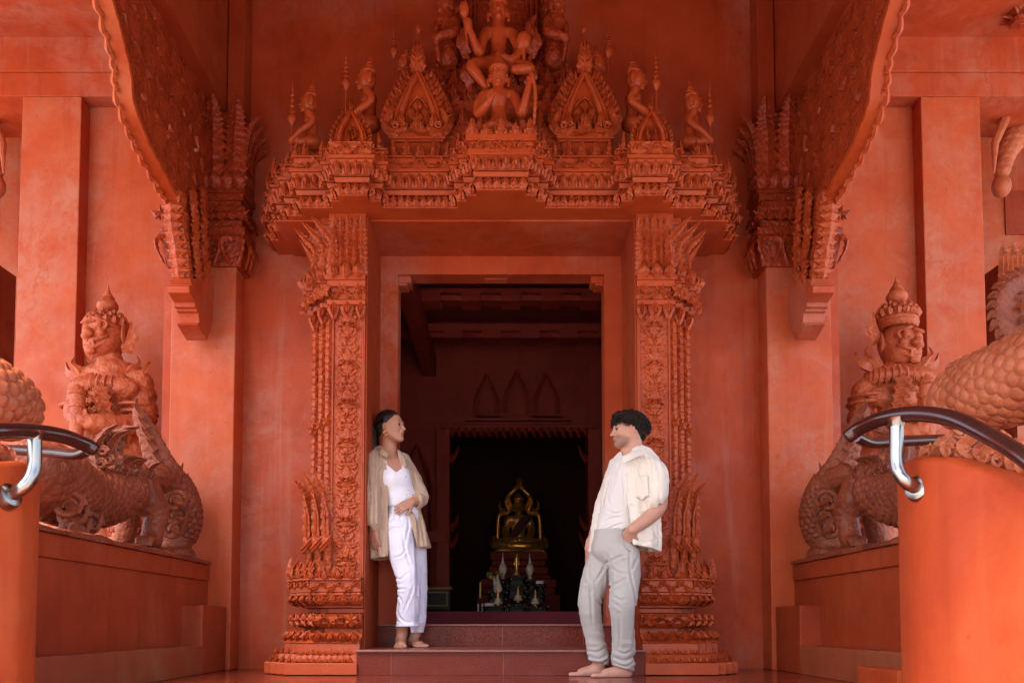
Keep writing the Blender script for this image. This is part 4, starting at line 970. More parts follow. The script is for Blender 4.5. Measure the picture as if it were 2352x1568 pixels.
for S in (-1, 1):
    s = SDF(); Y = 6.02; f = (lambda x: x) if S < 0 else (lambda x: 2 * CX - x)
    head(s, q_(f(1026), 12, Y), .085, 1.8, yaw=S * 1.0)
    s.cone(q_(f(1028), 34, Y), q_(f(1028), 46, Y), .04, .04, .02); s.cone(q_(f(1028), 54, Y), q_(f(1030), 92, Y), .075, .062, .04, flat=.75, fd=(0, 1, 0))
    s.cone(q_(f(1030), 95, Y), q_(f(1030), 135, Y), .065, .085, .03)
    s.path([q_(f(1042), 48, Y - .04), q_(f(1044), 66, Y - .08), q_(f(1038), 76, Y - .12), q_(f(1015), 82, Y - .14), q_(f(1000), 88, Y - .14)], [.036, .034, .032, .026, .018], .02)
    s.ell(q_(f(1002), 88, Y - .14), (.03, .03, .035), .015)
    s.path([q_(f(1014), 50, Y), q_(f(1006), 66, Y), q_(f(1003), 86, Y - .10)], [.034, .030, .018], .02)
    s.path([q_(f(1001), 60, Y - .14), q_(f(1002), 100, Y - .14), q_(f(1008), 140, Y - .12)], [.010, .016, .014], .01)
    me = s.mesh('attendant', .0085); o = obj('attendant_statue', me, M['carve_dark'], None); tag(o, 'standing attendant statue with club at the top edge, %s of the deity' % side[S], 'statue', 'attendant statues beside the upper deity')
# ---------------------------------------------------------------- giant guardians
def carve_disp(sc, amp):
    def d(P, N):
        a = vnoise(P, sc, 1) ; b = np.abs(vnoise(P, sc * 2.1, 2)); return amp * (a * .5 - b * .9)
    return d
def guardian(S):
    Y0 = 6.85; up = 0 if S < 0 else .075; dx = 0 if S < 0 else .02
    def q(px, py, Y=0): p = at(px, py, Y0 + Y); return (p.x, p.y, p.z)
    st = thing('giant_guardian_statue', ('terracotta giant guardian with tall crown gripping a club at far left, lit pink' if S < 0 else 'terracotta giant guardian with bared teeth at the far right, half behind the handrail'), 'statue', (S * 3.15, Y0, .8), 'giant guardian statues')
    off = (dx, 0, up)
    s = SDF()
    s.cone(q(262, 1235), q(265, 1090), .55, .38, .06); s.cone(q(262, 1090), q(262, 1020), .30, .20, .05)
    s.cone(q(264, 1020), q(262, 975), .17, .165, .04); s.cone(q(262, 975), q(254, 905), .165, .215, .04, flat=.8, fd=(0, 1, 0)); s.cone(q(205, 890), q(304, 890), .095, .095, .05)
    s.ell(q(232, 915, -.13), (.12, .08, .09), .03).ell(q(280, 915, -.13), (.12, .08, .09), .03)
    s.cone(q(250, 880), q(247, 845), .11, .10, .03)
    s.path([q(312, 896), q(322, 935, -.02), q(328, 985, -.08)], [.105, .095, .085], .02); s.path([q(328, 985, -.08), q(290, 1000, -.28), q(240, 998, -.42), q(200, 992, -.48)], [.085, .082, .075, .06], .02)
    s.path([q(194, 896), q(176, 930, -.05), q(168, 970, -.15), q(176, 985, -.42)], [.105, .09, .08, .065], .02)
    s.ell(q(186, 988, -.48), (.085, .08, .06), .02)
    for k in range(4):
        s.cone(q(162, 962 + k * 10.5, -.42), q(192, 965 + k * 10.5, -.52), .024, .021, .006)
    me = sdf_obj('body', s, .016, M['statue'], st, S, off, disp=lambda P, N: .010 * np.abs(np.sin(P[:, 2] * 26 + .6 * np.sin(P[:, 0] * 9))) * (vnoise(P, 7, 3) > -.2) - .004 + .010 * vnoise(P, 24, 1))
    m = MB(); pc = q(176, 990, -.5); pt = q(176, 884, -.5); H = pt[2] - pc[2]
    m.lathe([(.045, -.30), (.05, 0), (.05, .5 * H), (.058, .52 * H), (.055, .78 * H), (.065, .80 * H), (.055, .84 * H), (.06, .87 * H), (.045, .91 * H), (.04, .95 * H), (.002, H * 1.03)], pc, 18)
    m.xf(Matrix.Translation((0, 0, 0))); o = sided(m, 1); 
    if S > 0: m.mirror()
    if S > 0: m.xf(Matrix.Translation(off))
    obj('club', m, M['statue'], st, smooth=40)
    # head
    s = SDF(); c = Vector(q(241, 795)); yaw = -.42
    fw = Vector((math.sin(yaw), -math.cos(yaw), 0)); rt = Vector((math.cos(yaw), math.sin(yaw), 0)); up3 = Vector((0, 0, 1))
    def f(a, b, z): return tuple(c + rt * a + fw * b + up3 * z)
    s.ell(f(0, 0, .0), (.140, .15, .185), .03).ell(f(0, .05, -.09), (.125, .12, .10), .04)
    s.ell(f(0, .19, -.02), (.042, .05, .045), .02); s.ell(f(-.03, .19, -.035), (.025, .03, .02), .01); s.ell(f(.03, .19, -.035), (.025, .03, .02), .01)
    for a in (-1, 1):
        s.ell(f(a * .062, .145, .045), (.033, .03, .030), .006); s.ell(f(a * .066, .150, .092), (.052, .03, .016), .012, rot=(0, a * 18, 0)); s.ell(f(a * .085, .135, -.02), (.04, .04, .035), .02)
        s.path([f(a * .02, .18, -.085), f(a * .06, .165, -.075), f(a * .10, .125, -.05), f(a * .12, .10, -.03)], [.016, .015, .013, .008], .008)
        s.path([f(a * .0, .185, -.135), f(a * .05, .165, -.13), f(a * .09, .12, -.10)], [.016, .015, .008], .008)
        s.cone(f(a * .055, .175, -.118), f(a * .055, .19, -.075), .010, .003, .003)
        s.path([f(a * .12, .13, .02), f(a * .135, .12, .05), f(a * .115, .135, .075)], [.012, .012, .008], .006)
        s.ell(f(a * .165, -.02, .01), (.02, .05, .085), .02)
    for k in range(5): s.box(f(-.04 + k * .02, .182, -.105), (.008, .008, .012), .003, .002)
    s.ell(f(0, .165, -.165), (.045, .03, .025), .015)
    sdf_obj('head', s, .0075, M['statue'], st, S, off)
    m = MB(); cz = c.z
    cc = Vector(q(246, 757)); m.lathe([(.145, -.07), (.162, -.05), (.166, -.03), (.156, -.02), (.164, -.005), (.155, .01), (.138, .03), (.146, .045), (.126, .07), (.108, .082), (.115, .095), (.096, .115), (.08, .125), (.055, .132), (.048, .145), (.070, .16), (.084, .185), (.082, .21), (.062, .24), (.042, .252), (.055, .262), (.038, .272), (.042, .28), (.026, .30), (.012, .335), (.002, .375)], cc, 24)
    for ring_, n, w, h in ((.035, 16, .055, .065), (.08, 13, .05, .05), (.115, 9, .04, .04)):
        r = {.035: .150, .08: .126, .115: .100}[ring_]
        for k in range(n):
            a = 2 * PI * k / n; N = Vector((math.cos(a), math.sin(a), 0)); p = cc + N * r + up3 * (ring_ - .015); m.blade([p, p + N * .018 + up3 * h * .5, p - N * .01 + up3 * h], lambda t: w * math.sin(PI * min(1, t * .7 + .3)) + .002, .018, N, .2, 3)
    for a in (-1, 1):   # flame ears
        b = Vector(f(a * .165, -.03, -.03))
        for (du, dz, L, ww) in ((.10, .10, 1, .07), (.13, .03, 1, .06), (.06, .16, 1, .05), (.09, -.06, 1, .05)):
            m.blade([b, b + rt * a * du * .6 + up3 * dz * .4 - fw * .02, b + rt * a * du * 1.0 + up3 * (dz + .02) - fw * .03, b + rt * a * (du * 1.15) + up3 * (dz + .06) - fw * .02], lambda t: ww * (1 - t ** 1.5) + .004, .025, fw, .25, 4)
    if S > 0: m.mirror().xf(Matrix.Translation(off))
    obj('crown', m, M['statue'], st, smooth=35)
    m = MB()
    for sg, (x, y) in ((-1, (188, 872)), (1, (312, 872))):
        b = Vector(q(x, y)); w = Vector((sg, 0, 0))
        m.blade([b - w * .08, b + w * .03 + Vector((0, -.05, -.0)), b + w * .09 + Vector((0, -.04, .05)), b + w * .12 + Vector((0, -.02, .14))], lambda t: .13 * (1 - t) + .005, .05, (0, -.6, .8), .1, 4)
        m.blade([b - w * .05 + Vector((0, -.08, 0)), b + Vector((0, -.08, .07)), b + w * .05 + Vector((0, -.06, .12)), b + w * .03 + Vector((0, -.05, .18))], lambda t: .08 * (1 - t) + .005, .03, (0, -1, 0), .3, 4)
    b = Vector(q(248, 872)); n = 18
    for r, dz, w, L in ((.17, 0, .07, .10), (.24, -.03, .09, .12), (.13, .02, .05, .07)):
        for k in range(n):
            a = PI + PI * k / (n - 1); N = Vector((math.cos(a), math.sin(a) * .75, 0)); p = b + Vector((N.x * r, N.y * r, dz)); m.blade([p, p + N * .02 + up3 * (-L * .5) + Vector((0, -.03, 0)), p + N * .03 - up3 * L], lambda t: w * math.sin(PI * min(1, t * .7 + .3)) + .003, .03, (N.x, N.y, .3), .2, 3)
    for k in range(4):
        p = Vector(q(236 + k * 4, 905 + k * 17, -.25)); rosette(m, p, .09 - .008 * k, (-.2, -1, 0), 6)
    for zz, rr_, n_ in ((930, .205, 11), (952, .185, 10), (1012, .20, 10), (1040, .26, 12), (1075, .34, 13)):   # armour bosses
        for k in range(n_):
            a = PI + PI * (k + .5) / n_; rosette(m, Vector(q(261, zz)) + Vector((math.cos(a) * rr_, math.sin(a) * rr_ * .88, 0)), .036, (math.cos(a), math.sin(a), 0), 6)
    for k in range(22):   # belts
        a = PI + PI * k / 21; p = Vector(q(263, 985)) + Vector((math.cos(a) * .24, math.sin(a) * .21, 0)); m.blade([p, p + Vector((0, -.02, -.05)), p + Vector((0, 0, -.11))], lambda t: .06 * (1 - t * .6), .02, (math.cos(a), math.sin(a), 0))
    for (x, y, yy, r) in ((313, 935, -.05, .145), (320, 950, -.05, .135), (180, 935, -.05, .13), (280, 1000, -.28, .115), (262, 1000, -.33, .112), (296, 998, -.2, .12)):
        p = Vector(q(x, y, yy)); pts = []
        ax = Vector((0, 0, 1)) if yy > -.1 else Vector((1, .45, 0)).normalized(); u = ax.orthogonal().normalized(); v = ax.cross(u)
        m.tube([p + (u * math.cos(a) + v * math.sin(a)) * r for a in np.linspace(0, 2 * PI, 25)], .016, 6)
    if S > 0: m.mirror().xf(Matrix.Translation(off))
    obj('collar_and_jewels', m, M['statue'], st, smooth=35)
    m = MB(); c0 = Vector(q(291, 1236, -.75)); m.lathe([(.13, -.35), (.13, .0), (.10, .01), (.10, .035), (.115, .045), (.115, .07), (.10, .08), (.10, .13), (.085, .20), (.07, .26)], c0, 24)
    for k in range(12):
        a = 2 * PI * k / 12; rosette(m, c0 + Vector((math.cos(a) * .115, math.sin(a) * .115, .057)), .02, (math.cos(a), math.sin(a), 0), 4)
        rosette(m, c0 + Vector((math.cos(a) * .10, math.sin(a) * .10, .11 + .03 * (k % 2))), .024, (math.cos(a), math.sin(a), 0), 5)
    if S > 0: m.mirror().xf(Matrix.Translation(off))
    obj('anklet', m, M['statue'], st, smooth=40)
for S in (-1, 1): guardian(S)
# ---------------------------------------------------------------- dragon lions on the plinths
def scale_h(u, v, amp):
    """overlapping fish scales, u across, v along (points to -v)"""
    r = np.floor(v); du = u + .5 * (r % 2); cu = du - np.floor(du) - .5; fv = v - r; d = np.sqrt((cu * 1.05) ** 2 + (1 - fv) ** 2 * .55)
    e = np.clip((.62 - d) / .10, 0, 1); return amp * (e * (1.0 - .75 * fv) + (1 - e) * .15)
def plates(m, pts, rads, size, a0, a1, upv=(0, 0, 1), rev=False, lift=.013):
    """overlapping rounded scale plates laid round a curved body"""
    n = 400; P = spline([Vector(p) for p in pts], n); R = np.interp(np.linspace(0, len(rads) - 1, n), range(len(rads)), rads); L = [0]
    for i in range(1, n): L.append(L[-1] + (P[i] - P[i - 1]).length)
    rows = int(L[-1] / (size * .62))
    for r in range(rows):
        l = (r + .5) * size * .62; i = min(max(int(np.searchsorted(L, l)), 1), n - 2); t = (P[i + 1] - P[i - 1]).normalized() * (-1 if rev else 1); u = Vector(upv); u = (u - t * u.dot(t)).normalized(); v = t.cross(u); rad = R[i]; k = max(3, int((a1 - a0) * rad / (size * .92)))
        for j in range(k + 1):
            a = a0 + (a1 - a0) * (j + .5 * (r % 2)) / k; N = u * math.cos(a) + v * math.sin(a); c = P[i] + N * rad
            m.blade([c - t * size * .5 - N * .002, c + N * lift * .9, c + t * size * .42 + N * lift * 1.2, c + t * size * .62 + N * lift * .5], lambda q: size * 1.04 * (1 - max(0, (q - .45) / .55) ** 2.2) ** .5 + .002, lift, N, n=8, groove=.92)
def lion(S):
    st = thing('dragon_lion_statue', 'brown red scaly dragon lion with curled tail crouching on the %s plinth' % side[S], 'statue', (S * 2.4, 5.3, .8), 'dragon lion statues on the plinths')
    def q(px, py, Y): return tuple(at(px, py, Y))
    s = SDF()
    s.path([q(60, 1075, 4.3), q(120, 1110, 4.6), q(185, 1142, 4.95), q(245, 1140, 5.2), q(300, 1122, 5.4)], [.17, .19, .165, .15, .12], .05)
    sdf_obj('body', s, .012, M['lion'], st, S)
    m = MB(); plates(m, [q(60, 1075, 4.3), q(120, 1110, 4.6), q(185, 1142, 4.95), q(245, 1140, 5.2), q(300, 1122, 5.4)], [.17, .19, .167, .152, .12], .062, -.9, 3.6, rev=False)
    obj('scales', sided(m, S), M['lion'], st, smooth=50); m = MB(); plates(m, [q(398, 1105, 5.9), q(412, 1145, 5.98), q(418, 1190, 6.0), q(408, 1235, 5.98)], [.09, .115, .12, .10], .055, 0, 6.28, upv=(1, 0, 0)); obj('tail_scales', sided(m, S), M['lion'], st, smooth=50)
    s = SDF()
    s.ell(q(326, 1120, 5.48), (.10, .13, .15), .05); s.path([q(318, 1110, 5.48), q(340, 1150, 5.5), q(360, 1175, 5.55), q(352, 1210, 5.52), q(348, 1240, 5.50)], [.11, .085, .062, .050, .055], .04)
    s.ell(q(342, 1243, 5.46), (.07, .085, .045), .03)
    for k in range(4): s.path([q(352 - k * 9, 1238, 5.44 - k * .012), q(347 - k * 9.5, 1240, 5.36 - k * .01), q(344 - k * 9.5, 1252, 5.33 - k * .01)], [.022, .022, .010], .006)
    s.path([q(300, 1130, 5.7), q(298, 1180, 5.75), q(285, 1240, 5.8)], [.08, .06, .06], .03)
    def dl(P, N):
        c = np.array(q(326, 1120, 5.48)); d = ln((P - c) * np.array([0.6, 1, 1])); return .006 * np.sin(d * 150) * np.exp(-d * 9) + .003 * vnoise(P, 35)
    sdf_obj('leg', s, .008, M['lion'], st, S, disp=dl)
    s = SDF()
    s.path([q(350, 1090, 5.65), q(385, 1105, 5.85), q(412, 1145, 5.98), q(418, 1190, 6.0), q(408, 1235, 5.98), q(385, 1250, 5.9)], [.06, .095, .115, .12, .10, .06], .03)
    s.path([q(398, 1105, 5.9), q(366, 1060, 5.8), q(346, 1010, 5.75), q(328, 970, 5.7), q(314, 938, 5.68)], [.085, .075, .05, .035, .006], .03, flat=.55, fd=(0, 1, 0))
    sdf_obj('tail', s, .009, M['lion'], st, S, disp=lambda P, N: scale_h(np.arctan2(P[:, 1] - 5.9, P[:, 0] + 2.4) * 3.2, P[:, 2] / .05, .011))
    m = MB()
    for i, (x, y, Y) in enumerate([(318, 940, 5.64), (326, 965, 5.66), (334, 990, 5.68), (345, 1015, 5.7), (356, 1040, 5.74)]):
        p = Vector(q(x + 12, y + 20, Y)); m.blade([p, p + Vector((-.04, -.02, .06)), p + Vector((-.035, -.02, .13))], lambda t: .06 * (1 - t) + .004, .03, (0, -1, 0), .2, 3)
    crest = [(412, 1085), (424, 1110), (432, 1140), (437, 1170), (436, 1200), (430, 1228)]
    for (x, y) in crest: p = Vector(q(x - 6, y, 6.0)); m.blade([p, p + Vector((-.01, 0, .03)) * 0 + Vector((.03, 0, .03)), p + Vector((.045, 0, .075))], lambda t: .045 * (1 - t) + .004, .02, (0, -1, 0), .2, 2)
    obj('crest', sided(m, S), M['lion'], st, smooth=40); m = MB()
    # mane curls and back crest
    for (x, y, Y, L, a) in ((250, 1055, 5.1, .24, 1.2), (262, 1030, 5.15, .22, 1.0), (235, 1065, 5.05, .22, 1.6), (215, 1080, 4.95, .20, 1.9), (275, 1075, 5.2, .18, .7), (205, 1075, 4.95, .12, 2.2), (290, 1085, 5.25, .17, .9), (318, 1085, 5.35, .13, 1.3), (345, 1090, 5.45, .13, 1.2), (240, 1035, 5.08, .2, 1.35)):
        p = Vector(q(x, y + 12, Y)); d = Vector((math.cos(a), -.1, math.sin(a))); e = Vector((-d.z, 0, d.x))
        m.blade([p, p + d * L * .4 + e * L * .15, p + d * L * .75 + e * L * .05, p + d * L - e * L * .22], lambda t: L * .5 * (1 - t ** 1.5) + .005, .05, (.2, -1, 0), .25, 5, groove=.1)
        m.tube([p + Vector((.015, -.05, .02)) + (Vector((math.cos(b), 0, math.sin(b))) * L * .16 * (1 - b / 13)) for b in np.linspace(0, 9, 24)], .010, 6)
    obj('mane', sided(m, S), M['lion'], st, smooth=40)
    for (x, y, Y) in ((120, 1215, 4.5), (150, 1205, 4.7), (105, 1160, 4.45), (115, 1185, 4.5), (395, 1150, 5.8), (398, 1185, 5.85), (390, 1215, 5.85)):
        m = MB(); p = Vector(q(x, y, Y)) + Vector((.12 if x < 200 else .02, 0, 0))
        m.tube([p + (Vector((math.cos(b), .3 * math.cos(b), math.sin(b))) * .075 * (1 - b / 13)) for b in np.linspace(0, 10, 30)], .020, 8); m.blade([p, p + Vector((.07, -.03, -.03)), p + Vector((.1, -.02, .06))], lambda t: .06 * (1 - t) + .004, .03)
        obj('scroll', sided(m, S), M['lion'], st, smooth=40)
    s = SDF(); s.ell((-2.35, 5.5, .79), (.22, .35, .05), .05).ell((-2.4, 4.7, .79), (.22, .5, .045), .05).ell((-2.28, 6.0, .81), (.10, .14, .10), .05)
    sdf_obj('rock_base', s, .012, M['lion'], st, S, disp=lambda P, N: .012 * vnoise(P, 12) + .006 * vnoise(P, 30))
for S in (-1, 1): lion(S)
# ---------------------------------------------------------------- stair cheeks, handrails, naga bodies
M['lacquer'] = simple('dark_red_lacquered_rail', L3(.055, .018, .014), 0.13, metal=0.35, spec=0.9, bump=(4, 0.03, 0.01), var=.3)
M['steel'] = simple('polished_steel', L3(.32, .29, .26), 0.27, metal=1.0, var=.04)
def cheek(S, pts, tops, nm):
    st = thing('stair_cheek_wall', nm, 'wall', at(pts[1][0], 1400, pts[1][1]), 'rounded walls beside the stairs')
    P = [Vector((xof(px, 1300, Y), Y, 0)) for px, Y in pts]; P = spline(P, 60); T = [at(px, py, Y).z for (px, Y), py in zip(pts, tops)]; T = np.interp(np.linspace(0, len(T) - 1, 60), range(len(T)), T)
    vs = []; fs = []; n = 60
    for i in range(n):
        p = P[i]; tg = (P[min(i + 1, n - 1)] - P[max(i - 1, 0)]).normalized(); back = Vector((-tg.y, tg.x, 0)); back = back if back.x * S > 0 else -back
        th = .26 * min(1, .15 + i / 6); w = back * th; z = T[i]
        vs += [(p.x, p.y, -2.0), (p.x, p.y, z - .02), (p.x + w.x * .03, p.y + w.y * .03, z - .006), (p.x + w.x * .1, p.y + w.y * .1, z), (p.x + w.x, p.y + w.y, z), (p.x + w.x, p.y + w.y, -2.0)]
    for i in range(n - 1):
        for k in range(6): fs.append((i * 6 + k, i * 6 + (k + 1) % 6, (i + 1) * 6 + (k + 1) % 6, (i + 1) * 6 + k))
    fs += [tuple(range(6)), tuple(range((n - 1) * 6, n * 6))]
    obj('wall_body', MB().add(vs, fs), M['wall_orange'], st, smooth=50)
    m = MB()   # cloud-like carving along the top, set back
    for i in range(8, 60, 1):
        p = P[i]; tg = (P[min(i + 1, n - 1)] - P[i - 1]).normalized(); back = Vector((-tg.y, tg.x, 0)); back = back if back.x * S > 0 else -back
        for r_ in range(2):
            c = p + back * (.13 + .06 * r_ + random.uniform(-.02, .02)) + Vector((0, 0, T[i])); L = random.uniform(.05, .075); a = random.uniform(.3, 2.6); d = tg * math.cos(a) + Vector((0, 0, abs(math.sin(a))))
            N = -back
            m.blade([c, c + d * L * .5 + N * .02, c + d * L + tg * L * .3 + N * .01, c + d * L * .8 + tg * L * .6], lambda t: L * .7 * (1 - t ** 2) + .004, .025, N, .15, 3)
            if i % 3 == 0: m.tube([c + N * .03 + Vector((0, 0, .02)) + (tg * math.cos(b) + Vector((0, 0, 1)) * math.sin(b)) * .026 * (1 - b / 12) for b in np.linspace(0, 9, 22)], .008, 6)
    obj('scroll_carving', m, M['naga'], st, smooth=45)
    return st
cheek(1, [(2066, 3.05), (2068, 2.86), (2100, 2.68), (2180, 2.52), (2280, 2.38), (2380, 2.24), (2520, 2.1)], [1080, 1070, 1048, 1048, 1078, 1132, 1215], 'bright orange rounded stair wall at the right edge carrying a steel bracket')
cheek(-1, [(86, 3.05), (84, 2.86), (50, 2.70), (-20, 2.58), (-100, 2.42), (-200, 2.28)], [1078, 1070, 1058, 1058, 1075, 1110], 'orange stair wall at the left edge below the short dark handrail')
def rail(S, main, ret, post, ros, r, nm):
    st = thing('handrail', nm, 'handrail', at(*main[1]), 'curved handrails')
    m = MB(); P = spline([at(*p) for p in main], 70); m.tube(P, r, 20)
    e = P[0]; d = (P[0] - P[1]).normalized(); m.tube([e + d * .0005, e + d * .008, e + d * .012], [r, r * .9, r * .5], 20); obj('rail', m, M['lacquer'], st, smooth=50)
    m = MB(); m.tube(spline([at(*p) for p in ret], 40), r * .85, 16); obj('return_rail', m, M['lacquer'], st, smooth=50)
    P = spline([at(*p) for p in post], 40); m = MB(); m.tube(P, r * .86, 20); m.tube([P[0] + Vector((0, 0, -.006)), P[0] + Vector((0, 0, .01)), P[0] + Vector((0, 0, .02))], [r * .9, r * 1.05, r * 1.3], 20); obj('post', m, M['steel'], st, smooth=50)
    m = MB(); e = P[-1]; d = (P[-1] - P[-3]).normalized(); m.tube([e - d * .012, e - d * .006, e + d * .012, e + d * .03], [r * .95, r * 1.55, r * 1.75, r * 1.75], 24); obj('wall_flange', m, M['steel'], st, smooth=40)
rail(1, [(1950, 1001, 2.84), (1975, 983, 2.81), (2030, 960, 2.70), (2105, 950, 2.58), (2190, 962, 2.46), (2280, 1005, 2.33), (2352, 1050, 2.22), (2450, 1130, 2.1)],
     [(1965, 1002, 3.0), (2000, 1016, 3.08), (2050, 1014, 3.15), (2130, 1010, 3.25), (2260, 1006, 3.4)],
     [(2059, 975, 2.64), (2059, 1015, 2.64), (2059, 1060, 2.64), (2066, 1088, 2.63), (2084, 1108, 2.62), (2106, 1120, 2.645)], None, .0245, 'dark curved handrail on a chrome post at the right stair wall')
rail(-1, [(214, 1030, 2.86), (190, 1018, 2.83), (140, 1000, 2.74), (70, 990, 2.62), (0, 989, 2.50), (-90, 995, 2.38)],
     [(205, 1032, 3.02), (175, 1043, 3.1), (120, 1038, 3.2), (60, 1034, 3.3), (-40, 1030, 3.4)],
     [(80, 1005, 2.64), (80, 1040, 2.64), (79, 1072, 2.64), (70, 1100, 2.63), (50, 1122, 2.62), (24, 1137, 2.63)], None, .0245, 'short dark handrail end on a chrome post at the left stair wall')
def naga(S):
    st = thing('naga_body', 'pale terracotta naga body with large overlapping scales, behind the %s handrail' % side[S], 'statue', at(2250 if S > 0 else 30, 950, 3.5), 'scaly naga bodies above the stair walls')
    s = SDF()
    if S > 0: path = [(2195, 915, 3.75), (2255, 903, 3.6), (2330, 878, 3.45), (2430, 842, 3.3), (2530, 800, 3.2)]; rr = [.115, .140, .155, .165, .17]
    else: path = [(28, 945, 3.8), (0, 925, 3.7), (-60, 905, 3.55), (-160, 880, 3.4)]; rr = [.11, .14, .16, .17]
    s.path([tuple(at(*p)) for p in path], rr, .04)
    sdf_obj('body', s, .014, M['naga'], st, 1)
    m = MB(); plates(m, [at(*p) for p in path], rr, .060 if S > 0 else .056, .35, 3.3 if S > 0 else 3.3, rev=(S < 0), lift=.013); m2 = MB()
    if S < 0: plates(m, [at(*p) for p in path], rr, .056, -3.2, -.35, rev=True, lift=.013)
    obj('scales', m, M['naga'], st, smooth=50)
    m = MB(); Pn = spline([at(*p) for p in path], 14); R = np.interp(np.linspace(0, len(rr) - 1, 14), range(len(rr)), rr)
    for i in range(13):
        c = Pn[i] + Vector((0, -.02, R[i] + .01)); m.lathe([(.0, -.02), (.045, -.01), (.05, .012), (.035, .03), (.0, .038)], c, 10)
    obj('ridge_beads', m, M['naga'], st, smooth=60)
    if S > 0:
        m = MB(); c = at(2360, 722, 4.0); R = .165
        for r, w in ((R, .016), (R * .86, .010), (R * .45, .008)): m.tube([c + Vector((r * math.cos(a), -.03, r * 1.05 * math.sin(a))) for a in np.linspace(0, 2 * PI, 49)], w, 8)
        m2 = MB().lathe([(0, 0), (R, .0), (R, .04), (R * .4, .06), (0, .065)], (0, 0, 0), 40); m.join(m2, Matrix.Translation(c) @ Matrix.Rotation(PI / 2, 4, 'X'))
        for k in range(26):
            a = 2 * PI * k / 26; d = Vector((math.cos(a), 0, 1.05 * math.sin(a))); e = Vector((-d.z, 0, d.x)); p = c + d * R + Vector((0, -.02, 0)); m.blade([p, p + d * .03 + e * .015 + Vector((0, -.02, 0)), p + d * .045 + e * .04], lambda t: .045 * (1 - t ** 2) + .003, .02)
        for k in range(10):
            a = 2 * PI * k / 10; d = Vector((math.cos(a), 0, math.sin(a))); m.blade([c + d * .06 + Vector((0, -.07, 0)), c + d * .10 + Vector((.01, -.085, .01)), c + d * .125 + Vector((.02, -.06, 0))], lambda t: .04 * (1 - t) + .003, .02)
        obj('crest_medallion', m, M['lion'], st, smooth=40)
for S in (-1, 1): naga(S)
obj_ = obj('curb_block', MB().box(xof(2061, 1540, 3.6), xof(2110, 1540, 3.6), 3.6, 4.0, 0, zof(1539, 3.6)), M['wall_orange'], None, smooth=None, bevel=.008); tag(obj_, 'small orange rounded curb block against the right stair wall', 'curb')
# ---------------------------------------------------------------- what shows beyond the outer pillars
for S in (-1, 1):
    w = thing('far_wall', 'faded red wall glimpsed past the outer %s pillar' % side[S], 'wall', (S * 5.5, 9.9, 0), 'far walls past the pillars')
    obj('wall_face', sided(MB().box(4.0, 10.5, 9.8, 10.1, -.5, 6.3), S), M['wall_pale'], w, smooth=None)  # pale plaster over the whole wall, as on the outer pillars
    obj('dark_wall_slab', sided(MB().box(5.95, 6.6, 9.78, 9.81, zof(540, 9.8), zof(440, 9.8)), S), M['wall_dark'], w, smooth=None)  # thin dark red slab on the wall face, no opening cut
    k = thing('hanging_naga_bracket', 'curved scaly bracket hanging beyond the outer %s pillar' % side[S], 'bracket', (S * 4.9, 8.2, 3.8), 'hanging brackets past the pillars')
    f = (lambda x: x - 3) if S > 0 else (lambda x: 2302 - x - 8)
    s = SDF(); s.path([tuple(at(f(2460), 60, 7.9)), tuple(at(f(2410), 200, 7.85)), tuple(at(f(2352), 290, 7.8)), tuple(at(f(2315), 350, 7.8)), tuple(at(f(2303), 405, 7.8))], [.20, .18, .13, .08, .05], .03); s.ell(tuple(at(f(2303), 428, 7.8)), (.085, .08, .11), .02)
    sdf_obj('bracket_body', s, .011, M['naga'], k, 1, disp=lambda P, N: scale_h(P[:, 0] / .06, P[:, 2] / .06, .014) * (P[:, 2] > at(0, 405, 7.8).z))
    m = MB(); m.tube([at(f(2330), 215, 7.6), at(f(2310), 275, 7.6), at(f(2288), 330, 7.6), at(f(2286), 400, 7.6)], [.03, .04, .03, .01], 8, lambda t, a: .01 * math.sin(t * 60)); obj('crest', m, M['naga'], k)
    c = thing('far_column', 'ribbed carved column top seen beyond the outer %s pillar' % side[S], 'column', (S * 5, 8.6, 0), 'far carved columns')
    m = MB()
    for i in range(7):
        x = f(2303 + i * 11); m.blade([at(x, 740, 8.4), at(x, 640, 8.4), at(x, 590, 8.4), at(x + (6 if S > 0 else -6), 556 + (i % 2) * 14, 8.3)], lambda t: .06, .03, serr=.25, nser=14)
    x0, x1 = sorted((at(f(2302), 0, 8.5).x, at(f(2400), 0, 8.5).x)); m.box(x0 + .2 * 0, x1, 8.45, 9.0, 0, at(0, 590, 8.5).z)
    obj('ribbed_shaft', m, M['naga'], c, smooth=35)
# ================================================================ INSIDE THE TEMPLE
M['carpet'] = simple('crimson_carpet', L3(.085, .006, .012), 0.95, bump=(300, 0.4, 0.004))
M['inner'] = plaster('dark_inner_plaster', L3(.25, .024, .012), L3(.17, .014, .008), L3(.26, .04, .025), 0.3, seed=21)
M['dark'] = simple('very_dark_red_hall_wall', L3(.055, .008, .007), 0.9)  # one very dark red, even over all the hall walls
t = NT('gilded_bronze'); f = t.noise(18, 4); t.l(t.ramp(f, [(0.3, L3(.85, .42, .10)), (0.7, L3(1.0, .58, .18))]), t.b.inputs['Base Color']); t.b.inputs['Metallic'].default_value = .75; t.b.inputs['Roughness'].default_value = 0.34; M['gold'] = t.m
t = NT('mother_of_pearl_lacquer'); v = t.pos()
vo = t.n('ShaderNodeTexVoronoi'); vo.feature = 'F1'; vo.inputs['Scale'].default_value = 42; t.l(v, vo.inputs['Vector'])
msk = t.ramp(t.math('ADD', vo.outputs['Distance'], t.math('MULTIPLY', t.noise(60, 3), 0.35)), [(0.36, L3(.62, .57, .47)), (0.41, L3(.012, .010, .010))])
t.l(msk, t.b.inputs['Base Color']); t.b.inputs['Roughness'].default_value = 0.45; t.b.inputs['Specular IOR Level'].default_value = 0.12; M['pearl'] = t.m
